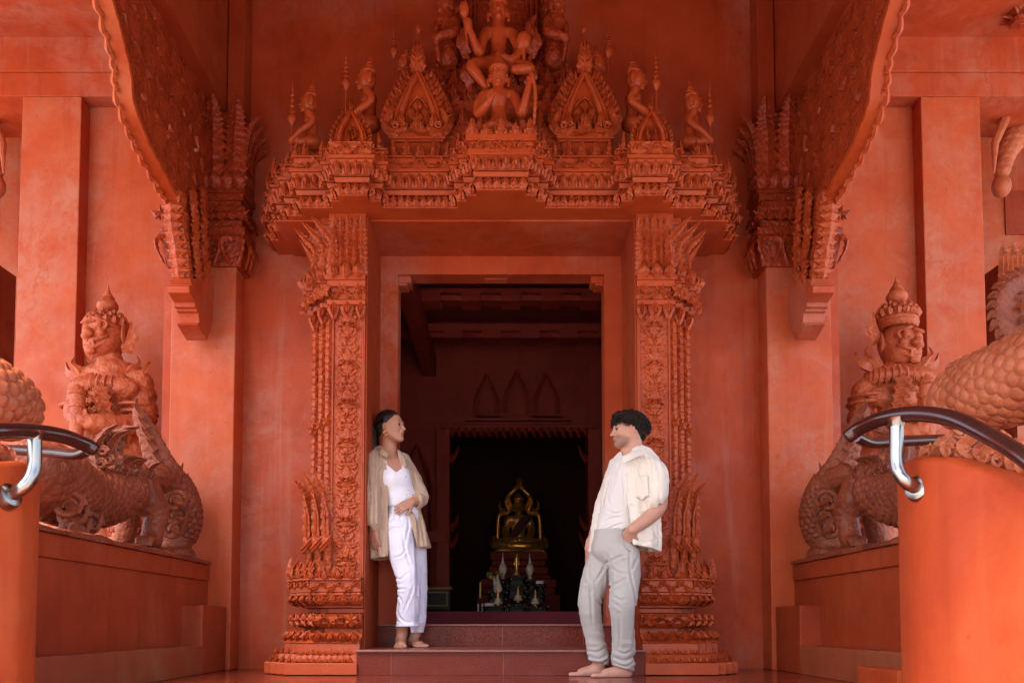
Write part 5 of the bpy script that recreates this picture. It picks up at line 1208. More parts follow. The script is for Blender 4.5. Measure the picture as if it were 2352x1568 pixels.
M['lacq'] = simple('black_lacquer', L3(.012, .010, .010), 0.4, spec=.15)
M['white'] = simple('offwhite_ceramic', L3(.70, .64, .56), 0.35); M['yellow'] = simple('yellow_wax', L3(.75, .42, .06), 0.4)
hall = thing('inner_hall', 'dark red inner hall seen through the doorway', 'room', (0, 9.5, .44))
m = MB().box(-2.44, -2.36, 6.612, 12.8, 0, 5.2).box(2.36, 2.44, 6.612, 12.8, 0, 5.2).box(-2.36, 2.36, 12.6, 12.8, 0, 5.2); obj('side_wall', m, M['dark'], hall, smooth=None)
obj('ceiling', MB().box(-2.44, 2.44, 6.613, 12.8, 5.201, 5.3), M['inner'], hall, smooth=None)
obj('carpet_platform', MB().box(-2.35, 2.35, 6.98, 12.59, .001, zof(1403, 6.98)), M['carpet'], hall, smooth=None, bevel=.01)
def scallop(y0, y1, Y, x0, x1, n, teeth=False):
    m = MB(); z0, z1 = zof(y1, Y), zof(y0, Y); m.box(x0, x1, Y, Y + .25, z0, z1); w = (x1 - x0) / n
    for k in range(n):
        c = x0 + w * (k + .5)
        if teeth: m.blade([(c - w * .1, Y - .01, z0 + .03), (c, Y - .02, z0 - .03), (c + w * .25, Y - .01, z0 - .09)], lambda t: w * .85 * (1 - t) + .004, .03, n=8)
        else: m.prism([(c - w * .48, Y - .02), (c + w * .48, Y - .02), (c + w * .48, Y + .2), (c - w * .48, Y + .2)], z0 - .05, z0 + .001, None) if k % 2 else m.blade([(c - w * .5, Y - .005, z0 - .005), (c + w * .5, Y - .005, z0 - .005)], lambda t: .07, .04)
    return m
obj('carved_beam', scallop(662, 680, 7.5, -2.34, 2.34, 26), M['inner'], hall, smooth=30)
obj('carved_beam', scallop(742, 766, 8.5, -2.34, 2.34, 24), M['inner'], hall, smooth=30)
m = MB(); m.box(-.86, -.72, 6.8, 9.4, zof(740, 7.6), zof(690, 7.6)); obj('cross_beam', m, M['inner'], hall, smooth=None)
YI = 9.3; xi0, xi1 = xof(1033, 1200, YI), xof(1350, 1200, YI); zi = zof(990, YI)
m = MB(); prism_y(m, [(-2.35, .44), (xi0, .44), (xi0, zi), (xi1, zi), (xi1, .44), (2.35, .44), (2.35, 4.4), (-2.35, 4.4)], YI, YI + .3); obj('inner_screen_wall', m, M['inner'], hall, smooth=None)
obj('toothed_lintel', scallop(974, 990, YI - .06, xi0 - .1, xi1 + .1, 21, True), M['inner'], hall, smooth=None)
m = MB()
for px, w, top in ((1118, 30, 858), (1186, 32, 850), (1253, 32, 858)):   # faint gabled reliefs
    c = Vector((xof(px, 930, YI), YI - .02, zof(950, YI))); h = zof(top, YI) - c.z; W_ = w * YI / F
    for sg in (-1, 1): m.blade([c + Vector((sg * W_ * .8, 0, 0)), c + Vector((sg * W_ * .75, -.03, h * .35)), c + Vector((sg * W_ * .25, -.03, h * .75)), c + Vector((0, 0, h))], lambda t: W_ * .5 * (1 - t * .7), .02, serr=.3, nser=8)
for y0, y1, a, b in ((958, 968, 1070, 1310), (972, 976, 1040, 1340), (955, 962, 1090, 1150), (955, 962, 1220, 1290)): m.box(xof(a, y0, YI), xof(b, y0, YI), YI - .06, YI + .01, zof(y1, YI), zof(y0, YI))
for sg in (-1, 1):
    x = xi0 + .0 if sg < 0 else xi1
    for k in (1, 2, 6): m.blade([(x, YI - .02, 1.0 + k * .19), (x - sg * .06 , YI - .05, 1.05 + k * .19), (x - sg * .10, YI - .03, 1.16 + k * .19)], lambda t: .09 * (1 - t) + .005, .03)
    m.box(min(x + sg * .0, x + sg * .14), max(x + sg * .0, x + sg * .14), YI - .10, YI - .001, .44, zi)
    m.box(min(x + sg * .02, x + sg * .26), max(x + sg * .02, x + sg * .26), YI - .14, YI - .001, 1.22, 1.34); m.box(min(x + sg * .02, x + sg * .24), max(x + sg * .02, x + sg * .24), YI - .14, YI - .001, .46, .62)
    cx = x + sg * .36; c = Vector((cx, YI - .03, .75))
    for sg2 in (-1, 1): m.blade([c + Vector((sg2 * .15, 0, 0)), c + Vector((sg2 * .15, -.02, 1.0)), c + Vector((sg2 * .10, -.02, 1.3)), c + Vector((0, 0, 1.55))], lambda t: .05, .04, serr=.3, nser=16)
    m.blade([c + Vector((0, 0, .2)), c + Vector((0, -.05, .5)), c + Vector((0, -.04, .9)), c + Vector((0, 0, 1.3))], lambda t: .15 * math.sin(PI * min(1, t * .9 + .08)), .06)
obj('screen_carving', m, M['inner'], hall, smooth=30)
# gilded buddha
YB = 10.9
def qb(px, py, dy=0): return tuple(at(px, py, YB + dy))
u = YB / F
bd = thing('golden_buddha', 'gilded seated Buddha with flaming halo frame at the back of the dark hall', 'statue', at(1192, 1270, YB))
s = SDF()
s.ell(qb(1191, 1163), (.068, .07, .088), .01).ell(qb(1191, 1146), (.07, .07, .04), .01).ell(qb(1191, 1140), (.035, .035, .04), .01).cone(qb(1191, 1138), qb(1191, 1128), .02, .003, .01)
for a in (-1, 1): s.ell(qb(1191 + a * 12, 1165), (.012, .02, .06), .008)
s.ell(qb(1191, 1165, -.07), (.013, .02, .025), .01).ell(qb(1191, 1172, -.06), (.025, .015, .008), .004)
s.cone(qb(1191, 1178), qb(1191, 1188), .035, .04, .02).cone(qb(1172, 1193), qb(1210, 1193), .05, .05, .03).cone(qb(1191, 1200), qb(1191, 1235), .100, .072, .03, flat=.65, fd=(0, 1, 0))
s.path([qb(1168, 1194), qb(1161, 1215, -.02), qb(1163, 1236, -.10), qb(1168, 1243, -.22)], [.052, .046, .04, .025], .015)
s.path([qb(1213, 1194), qb(1221, 1215, -.02), qb(1214, 1234, -.12), qb(1194, 1240, -.2)], [.052, .046, .04, .03], .015)
s.path([qb(1190, 1245, -.1), qb(1150, 1247, -.12), qb(1140, 1250, -.15), qb(1175, 1252, -.26), qb(1205, 1250, -.26)], [.07, .06, .055, .045, .03], .02)
s.path([qb(1190, 1245, -.1), qb(1230, 1247, -.12), qb(1242, 1251, -.15), qb(1210, 1253, -.26), qb(1180, 1256, -.26)], [.07, .06, .055, .045, .03], .02)
s.cone(qb(1146, 1263, -.05), qb(1238, 1263, -.05), .045, .045, .01)
sdf_obj('buddha_body', s, .009, M['gold'], bd)
m = MB(); fr = [(1145, 1268), (1143, 1240), (1144, 1205), (1146, 1185), (1152, 1180), (1165, 1178), (1170, 1172), (1165, 1160), (1164, 1148), (1170, 1136), (1180, 1126), (1188, 1117), (1192, 1108)]
for sg in (-1, 1):
    pts = spline([at(1192 + sg * (1192 - x) * -1, y, YB + .12) for x, y in fr], 80); m.tube(pts, .028, 8, lambda t, a: .005 * math.sin(t * 260))
    for i in range(38, 78, 2):
        p = pts[i]; m.blade([p, p + Vector((-sg * -.03 if False else sg * .035, 0, .035)), p + Vector((sg * .03, 0, .085))], lambda t: .045 * (1 - t) + .004, .02)
    p = Vector(at(1192 + sg * 30, 1172, YB + .1)); m.blade([p, p + Vector((sg * .06, 0, -.0)), p + Vector((sg * .085, 0, .06)), p + Vector((sg * .07, 0, .14))], lambda t: .07 * (1 - t ** 1.5) + .004, .03)
    p = Vector(at(1192 + sg * 58, 1258, YB)); m.blade([p, p + Vector((sg * .02, 0, .06)), p + Vector((-sg * .01, 0, .17))], lambda t: .07 * math.sin(PI * min(1, t * .8 + .2)) + .003, .03)
p = Vector(at(1192, 1122, YB + .1)); m.blade([p, p + Vector((0, 0, .06)), p + Vector((0, 0, .16))], lambda t: .07 * (1 - t) + .003, .03)
obj('flame_frame', m, M['gold'], bd, smooth=50)
m = MB()
for k in range(20): m.lathe([(0, -.012), (.014, 0), (0, .012)], qb(1138 + k * 5.6, 1257, -.32), 6)
m.tube([qb(1136, 1267, -.2), qb(1248, 1267, -.2)], .022, 12); m.box(qb(1136, 1270)[0], qb(1248, 1270)[0], YB - .18, YB + .2, qb(0, 1270)[2], qb(0, 1266)[2]); obj('lotus_base', m, M['gold'], bd, smooth=40)
M['robe'] = cloth('purple_sash', L3(.10, .035, .06), 200)
s = SDF(); s.path([qb(1214, 1188, -.03), qb(1200, 1200, -.13), qb(1185, 1222, -.13), qb(1172, 1236, -.10)], [.045, .05, .045, .03], .02, flat=.6, fd=(0, 1, 0)); sdf_obj('sash', s, .008, M['robe'], bd)
pd = thing('buddha_pedestal', 'tall dark red stepped pedestal carrying the golden Buddha', 'pedestal', at(1192, 1400, YB))
m = MB()
for (h0, h1, w) in ((1271, 1290, 64), (1290, 1304, 60), (1304, 1322, 66), (1322, 1332, 72), (1332, 1352, 84), (1352, 1366, 80), (1366, 1405, 92)): m.box(-w * u + .22, w * u + .22, YB - .30 - w * .001, YB + .4, zof(h1, YB), zof(h0, YB) - .001)
obj('pedestal_tiers', m, M['inner'], pd, smooth=None, bevel=.015)
# black lacquer altar tables
def table(x0, x1, yt, yb, Y, txt):
    t = thing('altar_table', txt, 'table', at((x0 + x1) / 2, yb, Y), 'inlaid black altar tables')
    X0, X1 = xof(x0, yb, Y), xof(x1, yb, Y); Z0, Z1 = max(zof(yb, Y), .45), zof(yt, Y); D = min(.3, X1 - X0); H = Z1 - Z0
    obj('table_top', MB().box(X0 - .012, X1 + .012, Y, Y + D, Z1 - .016, Z1), M['pearl'], t, smooth=None, bevel=.003)
    obj('apron', MB().box(X0 + .01, X1 - .01, Y + .012, Y + .03, Z1 - H * .45, Z1 - .017), M['pearl'], t, smooth=None)
    for x in (X0, X1 - .028): obj('leg', MB().blade([(x + .014, Y + .015, Z1 - .017), (x + .010, Y + .01, Z0 + H * .4), (x + (.002 if x == X0 else .026), Y + .005, Z0)], lambda t: .045 * (1 - .4 * t), .018), M['pearl'], t)
    obj('back_panel', MB().box(X0 + .02, X1 - .02, Y + .06, Y + D - .01, Z0, Z1 - .017), M['lacq'], t, smooth=None)
for a in ((1165, 1209, 1386, 1405, 8.55, 'lowest front altar table of black lacquer at the centre'), (1165, 1209, 1344, 1372, 8.85, 'middle altar table of black lacquer under the topmost one'), (1167, 1208, 1320, 1343, 9.0, 'topmost black altar table under the small gold standing figure'),
          (1124, 1163, 1357, 1382, 8.75, 'left lower altar table carrying a golden cone offering'), (1211, 1252, 1358, 1382, 8.75, 'right lower altar table carrying a golden cone offering'),
          (1137, 1163, 1331, 1355, 8.9, 'left upper altar table below the left white urn'), (1211, 1229, 1331, 1355, 8.9, 'right upper altar table below the right white urn'), (1231, 1252, 1340, 1355, 8.9, 'small outermost right altar table with a pale box on it'),
          (1111, 1163, 1391, 1405, 8.5, 'wide low left front altar table with a tissue box'), (1211, 1259, 1391, 1405, 8.5, 'wide low right front altar table')): table(*a)
def small(name, px, py, Y, prof, mat, label, cat, group=None, n=14):
    o = obj(name, MB().lathe(prof, tuple(at(px, py, Y)), n), mat, None, smooth=45); tag(o, label, cat, group); return o
for px, w in ((1155, 'left'), (1217, 'right')):
    small('white_urn', px, 1329 if px > 1200 else 1329, 8.98, [(.012, 0), (.02, .01), (.014, .03), (.03, .06), (.042, .09), (.042, .12), (.03, .15), (.016, .165), (.018, .18), (.009, .20), (.012, .215), (.005, .235), (.006, .25), (.001, .285)], M['white'], 'white spired urn to the %s of the small gold standing figure' % w, 'urn', 'white altar urns')
for px, py, Y, w in ((1143.5, 1391, 8.6, 'left'), (1190, 1383, 8.7, 'middle'), (1229.5, 1391, 8.6, 'right')):
    e = thing('cone_offering', 'gold cone offering on a white and green stacked foot, %s of three' % w, 'offering', tuple(at(px, py, Y)), 'gold cone offerings'); a = tuple(at(px, py, Y))
    obj('foot', MB().lathe([(.018, 0), (.012, .015), (.03, .02)], a, 12), M['yellow'], e); obj('stacked_base', MB().lathe([(.045, .022), (.047, .035), (.038, .037), (.04, .05), (.032, .052), (.034, .075)], a, 12), M['white'], e); obj('cone', MB().lathe([(.018, .076), (.014, .10), (.009, .13), (.001, .175)], a, 10), M['gold'], e)
s = SDF(); YF = 9.05; g = lambda x, y: tuple(at(x, y, YF))
s.ell(g(1186.5, 1275), (.016, .016, .02), .005).cone(g(1186.5, 1271), g(1186.5, 1266), .01, .002, .004).cone(g(1186.5, 1281), g(1186.5, 1303), .024, .017, .01).cone(g(1182, 1282), g(1181, 1296), .01, .008, .004).cone(g(1191, 1282), g(1192, 1296), .01, .008, .004).cone(g(1186.5, 1305), g(1186.5, 1318), .014, .035, .01)
o = obj('standing_figurine', s.mesh('figurine', .004), M['gold'], None); tag(o, 'tiny gold standing figurine on the topmost altar table', 'figurine')
s = SDF(); a = Vector(at(1143, 1331, 8.7)); s.cone(a + Vector((0, 0, -.09)), a + Vector((0, 0, -.01)), .045, .02, .01, flat=.5, fd=(0, 1, 0)); s.ell(a + Vector((0, 0, .015)), (.018, .018, .022), .006).cone(a + Vector((0, 0, .03)), a + Vector((0, 0, .07)), .012, .001, .004)
o = obj('white_seated_figurine', s.mesh('figurine_white', .004), M['white'], None); tag(o, 'small white seated figurine on the left altar table below the flowers', 'figurine')
fl = thing('flower_vase', 'small white vase of yellow, maroon and pink flowers left of the altar', 'vase', at(1136, 1345, 8.8)); a = Vector(at(1136, 1345, 8.8))
obj('vase', MB().lathe([(.012, 0), (.018, .02), (.012, .05), (.02, .075)], a, 12), M['white'], fl, smooth=50)
for k, (c_, mm) in enumerate((((.65, .40, .05), 'y'), ((.20, .02, .03), 'm'), ((.60, .42, .48), 'p'), ((.16, .24, .04), 'g'))):
    mt = simple('petals_' + mm, c_ + (1,), .7); m = MB()
    for j in range(7):
        p = a + Vector((random.uniform(-.07, .07), random.uniform(-.04, .03), .085 + random.uniform(0, .05))); rosette(m, p, .022, (0, -1, .3), 6)
    obj('blossoms', m, mt, fl, smooth=60)
cd = thing('tall_candle', 'tall yellow candle on a dark stand at the left end of the altar', 'candle', at(1103, 1403, 8.7)); a = Vector(at(1103, 1403, 8.7)); H = at(1103, 1335, 8.7).z - a.z
obj('stand', MB().lathe([(.02, .0), (.006, .02), (.006, H * .4), (.014, H * .44)], a, 10), M['lacq'], cd); obj('wax', MB().lathe([(.010, H * .44), (.010, H * .97), (.002, H)], a, 10), M['yellow'], cd)
for k, px in enumerate((1098, 1108)): small('glass_holder', px, 1404, 8.6, [(.014, 0), (.008, .02), (.008, .04), (.012, .06), (.006, .085)], M['white'], 'little glass candle holder at the foot of the tall candle, %s one' % ('left', 'right')[k], 'candle holder', 'glass candle holders')
o = obj('tissue_box', MB().box(xof(1113, 1395, 8.52), xof(1134, 1395, 8.52), 8.52, 8.62, zof(1391, 8.52), zof(1386, 8.52) + .01), M['white'], None, smooth=None, bevel=.004); tag(o, 'pale tissue box on the left front altar table', 'box')
o = obj('offering_box', MB().box(xof(1231, 1340, 8.92), xof(1248, 1340, 8.92), 8.92, 9.0, zof(1339.5, 8.92), zof(1333, 8.92)), M['white'], None, smooth=None, bevel=.003); tag(o, 'pale box on the outermost right altar table', 'box')
cb = thing('lacquer_cabinet', 'low dark cabinet with gold panel frame beside the woman inside the hall', 'cabinet', at(1005, 1403, 8.4))
X0, X1, Z0, Z1 = xof(960, 1380, 8.4), xof(1033, 1380, 8.4), .45, zof(1347, 8.4)
M['oldgold'] = simple('dull_gold_paint', L3(.16, .09, .025), 0.5, metal=.3, spec=.2)
obj('body', MB().box(X0, X1, 8.4, 8.75, Z0 + .03, Z1 - .03), M['lacq'], cb, smooth=None); obj('top', MB().box(X0 - .02, X1 + .02, 8.38, 8.77, Z1 - .029, Z1), M['oldgold'], cb, smooth=None, bevel=.004)
m = MB(); m.box(X0 + .02, X1 - .02, 8.392, 8.3995, Z0 + .06, Z0 + .075).box(X0 + .02, X1 - .02, 8.392, 8.3995, Z1 - .06, Z1 - .045).box(X0 + .02, X0 + .035, 8.392, 8.3995, Z0 + .076, Z1 - .061).box(X1 - .035, X1 - .02, 8.392, 8.3995, Z0 + .076, Z1 - .061); obj('panel_frame', m, M['oldgold'], cb, smooth=None)
# ================================================================ PEOPLE
def V(*a): return np.array(a, float)
class Frame:
    def __init__(self, c, th, S, scale=1.0, tilt=0.0):   # S=+1 faces +x, -1 faces -x ; th = turn toward the camera
        self.c = np.array(c, float); self.k = scale
        f = np.array([S * math.cos(th), -math.sin(th), 0]); self.lt = np.array([-S * math.sin(th) * 1.0, -math.cos(th), 0])
        up = np.array([0, 0, 1.0]); self.f = f * math.cos(tilt) + up * math.sin(tilt); self.up = up * math.cos(tilt) - f * math.sin(tilt)
    def __call__(self, b, l, z): return self.c + self.k * (self.f * b + self.lt * l + self.up * z)
    def deg(self): return None
def fell(s, F_, p, r, k=.01, op='u'):
    """ellipsoid oriented with the head frame"""
    c = F_(*p); r = np.array(r) * F_.k; R = np.stack([F_.f, F_.lt, F_.up], 1)
    def f(P):
        q = (P - c) @ R; k0 = ln(q / r); k1 = ln(q / (r * r)) + 1e-9; return k0 * (k0 - 1) / k1
    m = r.max(); s._a(f, c - m, c + m, k, op)
def head_sdf(s, H, male):
    fell(s, H, (-.012, 0, .028), (.098, .076, .092), .01); fell(s, H, (.030, 0, -.020), (.066, .064, .088), .03)
    fell(s, H, (.040, 0, -.070), (.045, .046 if male else .040, .036), .03)
    for a in (-1, 1):
        s.cone(H(.0, a * .056, -.045), H(.070, a * .016, -.100), .016 * H.k, .014 * H.k, .03)
        fell(s, H, (.062, a * .038, -.028), (.024, .022, .020), .02)
    fell(s, H, (.082, 0, -.102 if male else -.098), (.018, .022, .016), .015)
    fell(s, H, (.080, 0, .020), (.018, .048, .014), .015)
    for a in (-1, 1): fell(s, H, (.100, a * .030, .000), (.014, .018, .012), .010, 's')
    s.cone(H(.090, 0, .012), H(.112, 0, -.028), .0075 * H.k, .0095 * H.k, .010)
    fell(s, H, (.112 if not male else .116, 0, -.034), (.012, .0105, .009), .006)
    for a in (-1, 1): fell(s, H, (.102, a * .012, -.038), (.011, .007, .007), .006)
    fell(s, H, (.094, 0, -.052), (.010, .016, .008), .01)
    fell(s, H, (.097, 0, -.060), (.010, .021, .0050), .003); fell(s, H, (.094, 0, -.070), (.011, .018, .0060), .003); fell(s, H, (.110, 0, -.0648), (.010, .020, .0014), .002, 's')
    for a in (-1, 1):
        fell(s, H, (-.004, a * .077, -.010), (.019, .007, .031), .006); fell(s, H, (.0, a * .083, -.008), (.010, .005, .018), .004, 's'); fell(s, H, (.006, a * .074, -.036), (.009, .006, .010), .006)
def hand(s, w, d, n, size=1.0, curl=.35, spread=1.0, thumb=1, thumb_side=None):
    """w wrist, d direction, n back-of-hand normal; five separate fingers"""
    w = np.array(w, float); d = np.array(d, float); d /= np.linalg.norm(d); n = np.array(n, float); n -= d * (n @ d); n /= np.linalg.norm(n); t = np.cross(d, n) * thumb; z = size
    s.cone(w, w + d * .035 * z, .024 * z, .030 * z, .015, flat=.6, fd=n); s.cone(w + d * .03 * z - t * .012 * z, w + d * .078 * z - t * .016 * z, .026 * z, .022 * z, .01, flat=.55, fd=n); s.cone(w + d * .03 * z + t * .012 * z, w + d * .078 * z + t * .016 * z, .026 * z, .022 * z, .01, flat=.55, fd=n)
    for i, (off, L) in enumerate(((.029, .070), (.010, .080), (-.009, .075), (-.027, .058))):
        a = w + d * (.082 - abs(off) * .15) * z + t * off * z; dd = d + t * off * 3.5 * spread; dd /= np.linalg.norm(dd); c = curl * (1 + .15 * i)
        d1 = dd * math.cos(c * .5) - n * math.sin(c * .5); d2 = dd * math.cos(c * 1.2) - n * math.sin(c * 1.2); d3 = dd * math.cos(c * 1.9) - n * math.sin(c * 1.9)
        p1 = a + d1 * L * .45 * z; p2 = p1 + d2 * L * .32 * z; p3 = p2 + d3 * L * .23 * z
        s.cone(a - d * .01, p1, .0092 * z, .0085 * z, .004).cone(p1, p2, .0085 * z, .0078 * z, .003).cone(p2, p3, .0078 * z, .0065 * z, .003)
    b = w + d * .02 * z + t * .022 * z; p1 = b + (d * .6 + t * .75 - n * .3) * .040 * z; p2 = p1 + (d * .85 + t * .35 - n * .25) * .030 * z; p3 = p2 + (d * .95 + t * .1 - n * .2) * .022 * z
    s.cone(b, p1, .015 * z, .011 * z, .01).cone(p1, p2, .0105 * z, .009 * z, .004).cone(p2, p3, .009 * z, .007 * z, .004)
def foot(s, ankle, heel, toe, z0, w=1.0, side_=1):
    ankle, heel, toe = (np.array(p, float) for p in (ankle, heel, toe)); d = toe - heel; d[2] = 0; L = np.linalg.norm(d); d /= L; sd = np.array([-d[1], d[0], 0]) * side_
    up = V(0, 0, 1); h = heel.copy(); h[2] = z0
    s.cone(ankle, h + d * L * .20 + up * .055, .036 * w, .038 * w, .02); s.ell(h + d * .03 + up * .030, (.032 * w, .032 * w, .030), .02)
    s.cone(h + d * L * .2 + up * .045, h + d * L * .62 + up * .026, .036 * w, .026 * w, .02); s.cone(h + d * .03 + up * .022, h + d * L * .7 + up * .018 + sd * .012, .024 * w, .022 * w, .02)
    s.cone(h + d * L * .66 + sd * .022 + up * .018, h + d * L * .62 - sd * .026 + up * .016, .020, .018, .02)
    for i in range(5):
        o = .030 - i * .0155; l = L * (.80 - .018 * i * i * .7) if i else L * .79; r = .0135 if i == 0 else .0098 - .0005 * i
        a = h + d * L * .70 + sd * o + up * .014; b = h + d * (L * (.985 if i == 0 else .965 - .035 * i)) + sd * (o * 1.12) + up * (r * .95); s.cone(a, b, r * 1.1, r, .005)
def hcut(z=None, zt=None, shell=None, fold=None, openings=(), band=None):
    def f(V_, G):
        if fold is not None: V_ = V_ + fold(G)
        if shell: V_ = np.maximum(V_, -(V_ + shell))
        if z is not None: V_ = np.maximum(V_, (z(G) if callable(z) else z) - G[..., 2])
        if zt is not None: V_ = np.maximum(V_, G[..., 2] - zt)
        for poly, ymax in openings: V_ = np.maximum(V_, -opening(G, poly, ymax))
        return V_
    return f
def opening(G, poly, ymax):
    """signed distance to a prism: polygon (x,z) from the front back to y = ymax"""
    x, z = G[..., 0], G[..., 2]; d = np.full(x.shape, 1e9); ins = np.zeros(x.shape, bool); n = len(poly)
    for i in range(n):
        a = poly[i]; b = poly[(i + 1) % n]; ex, ez = b[0] - a[0], b[1] - a[1]; t = np.clip(((x - a[0]) * ex + (z - a[1]) * ez) / (ex * ex + ez * ez), 0, 1)
        d = np.minimum(d, (x - a[0] - t * ex) ** 2 + (z - a[1] - t * ez) ** 2)
        c = ((a[1] <= z) != (b[1] <= z)) & (x < a[0] + (z - a[1]) / (ez if abs(ez) > 1e-9 else 1e-9) * ex); ins ^= c
    d = np.sqrt(d); d = np.where(ins, -d, d); return np.maximum(d, G[..., 1] - ymax)
def creases(G, C, amp=.007, r=.006):
    g2 = G[:, 0, :, :]; x, z = g2[..., 0], g2[..., 2]; out = np.zeros(x.shape)
    for c in C:
        P = spline([Vector((p[0], 0, p[2])) for p in c], max(6, len(c) * 4)); d = np.full(x.shape, 1e9); tt = np.zeros(x.shape)
        for i in range(len(P) - 1):
            a, b = P[i], P[i + 1]; ex, ez = b.x - a.x, b.z - a.z; t = np.clip(((x - a.x) * ex + (z - a.z) * ez) / (ex * ex + ez * ez + 1e-12), 0, 1); q = (x - a.x - t * ex) ** 2 + (z - a.z - t * ez) ** 2; m = q < d; d = np.where(m, q, d); tt = np.where(m, (i + t) / (len(P) - 1), tt)
        d = np.sqrt(d); f = np.sin(np.pi * np.clip(tt * .8 + .12, 0, 1)); out += f * (amp * np.exp(-(d / r) ** 2) - amp * .8 * np.exp(-((d - 2.0 * r) / (1.1 * r)) ** 2))
    return out[:, None, :]
def ridge(P, sc, seed, aniso):
    return 1 - 2 * np.abs(vnoise(P * np.array(aniso), sc, seed))
M['skin_w'] = vcol('tan_skin', 0.45, 0.12, bump=(150, 0.06, 0.002)); M['skin_m'] = vcol('fair_skin', 0.5, 0.12, bump=(150, 0.08, 0.002))
t = NT('black_hair'); v = t.pos((60, 60, 9)); f = t.noise(6, 5, 0.6, v); t.l(t.ramp(f, [(0.35, L3(.004, .003, .003)), (0.7, L3(.022, .014, .011))]), t.b.inputs['Base Color']); t.b.inputs['Roughness'].default_value = 0.42; t.l(t.bump(f, .7, .004), t.b.inputs['Normal']); M['hair_w'] = t.m
t = NT('dark_brown_hair'); f = t.noise(70, 4, 0.6); t.l(t.ramp(f, [(0.35, L3(.005, .003, .002)), (0.7, L3(.030, .016, .010))]), t.b.inputs['Base Color']); t.b.inputs['Roughness'].default_value = 0.6; t.b.inputs['Specular IOR Level'].default_value = 0.2; t.l(t.bump(f, .5, .003), t.b.inputs['Normal']); M['hair_m'] = t.m
M['linen'] = cloth('beige_linen', L3(.50, .35, .25), 260, wr=.2, var=.07); M['top_w'] = cloth('white_jersey', L3(.84, .82, .90), 500, amt=.1, wr=.12); M['pants_w'] = cloth('white_trousers_cloth', L3(.80, .78, .90), 400, amt=.12, wr=.2)
M['cream'] = cloth('cream_linen', L3(.78, .69, .58), 260, wr=.2, var=.05); M['tee_m'] = cloth('offwhite_jersey', L3(.72, .66, .61), 500, amt=.1, wr=.12); M['chino'] = cloth('light_grey_cotton', L3(.46, .42, .38), 380, amt=.12, wr=.2)
M['eye'] = vcol('eye_surface', 0.12); M['jewel'] = simple('gold_jewellery', L3(.8, .5, .2), 0.2, metal=1)
def eyes(H, par, brow_c, zoff=0, browth=.0055):
    for a in (-1, 1):
        c = H(.0825, a * .030, -.002); r = .0128 * H.k; me = MB().lathe([(r * math.sin(x), -r * math.cos(x)) for x in np.linspace(.02, PI - .02, 15)], tuple(c), 20).mesh('eye', 180)
        dr = H.f * .93 - H.lt * a * -.12; dr = dr / np.linalg.norm(dr); ir = c + dr * r
        def fn(co): d = ln(co - ir); o = np.full((len(co), 3), (.30, .26, .24)); o[d < .0085] = (.05, .025, .015); o[d < .0040] = (.004, .004, .004); return o
        paint(me, fn); obj('eye', me, M['eye'], par)
        m = MB(); pts = [Vector(H(.090, a * .012, .018)), Vector(H(.0915, a * .028, .0245)), Vector(H(.078, a * .048, .020))]; m.tube(spline(pts, 12), [browth * x for x in (.6, .9, 1, 1, 1, 1, .95, .9, .8, .6, .4, .2)], 6); obj('eyebrow', m, brow_c, par)
        m = MB(); pts = [Vector(H(.0925, a * .018, .000)), Vector(H(.0955, a * .030, .0062)), Vector(H(.085, a * .044, .0005))]; m.tube(spline(pts, 9), .0022, 5); obj('eyelash', m, brow_c, par)
# ---------------------------------------------------------------- the woman
YP = 6.08
def w(px, py, dy=0): return np.array(at(px, py, YP + dy))
wz = lambda L: [[w(803.9 + .3848 * a, 918.7 + .3848 * b) for a, b in c] for c in L]
wp = thing('person', 'woman with black ponytail, open beige shirt and white trousers, leaning on the door jamb', 'person', (w(930, 1480)[0], 6.1, .168))
s = SDF(); H = Frame(w(897, 981, -.02), math.radians(24), 1, .99, math.radians(4)); head_sdf(s, H, False)
s.cone(H(-.025, 0, -.06), w(893, 1040, 0), .050, .052, .03); s.cone(w(893, 1040, 0), w(897, 1062, -.02), .055, .10, .04, flat=.6, fd=(.5, -.9, 0)); s.cone(w(868, 1052, -.07), w(918, 1055, .06), .035, .035, .04); s.ell(w(903, 1080, -.02), (.10, .07, .10), .03)
s.path([w(850, 1060, -.10), w(848, 1132, -.13), w(851, 1165, -.14), w(859, 1214, -.16)], [.042, .036, .034, .024], .02); hand(s, w(859, 1216, -.16), w(864, 1276, -.17) - w(859, 1216, -.16), (-.5, -.9, 0), .92, .30, .4, 1)
s.path([w(934, 1078, .10), w(962, 1140, .06), w(960, 1148, -.02), w(946, 1152, -.11)], [.040, .036, .034, .024], .02); hand(s, w(946, 1152, -.115), w(908, 1171, -.165) - w(946, 1152, -.115), (.15, -.95, .30), .92, .28, .7, -1)
Z1 = .168
A1 = w(923, 1455, .02); A2 = w(954, 1455, .12)
s.path([w(928, 1380, -.02), A1], [.05, .036], .02); s.path([w(957, 1380, .12), A2], [.05, .036], .02)
foot(s, A1, (A1[0] - .01, A1[1] + .03, 0), (A1[0] + .012, A1[1] - .20, 0), Z1, .95, 1); foot(s, A2, (A2[0] - .035, A2[1] + .03, 0), (A2[0] + .07, A2[1] - .17, 0), Z1, .92, 1)
me = s.mesh('woman_body', .0042, fpost=lambda V_, G: np.maximum(V_, Z1 - G[..., 2]))
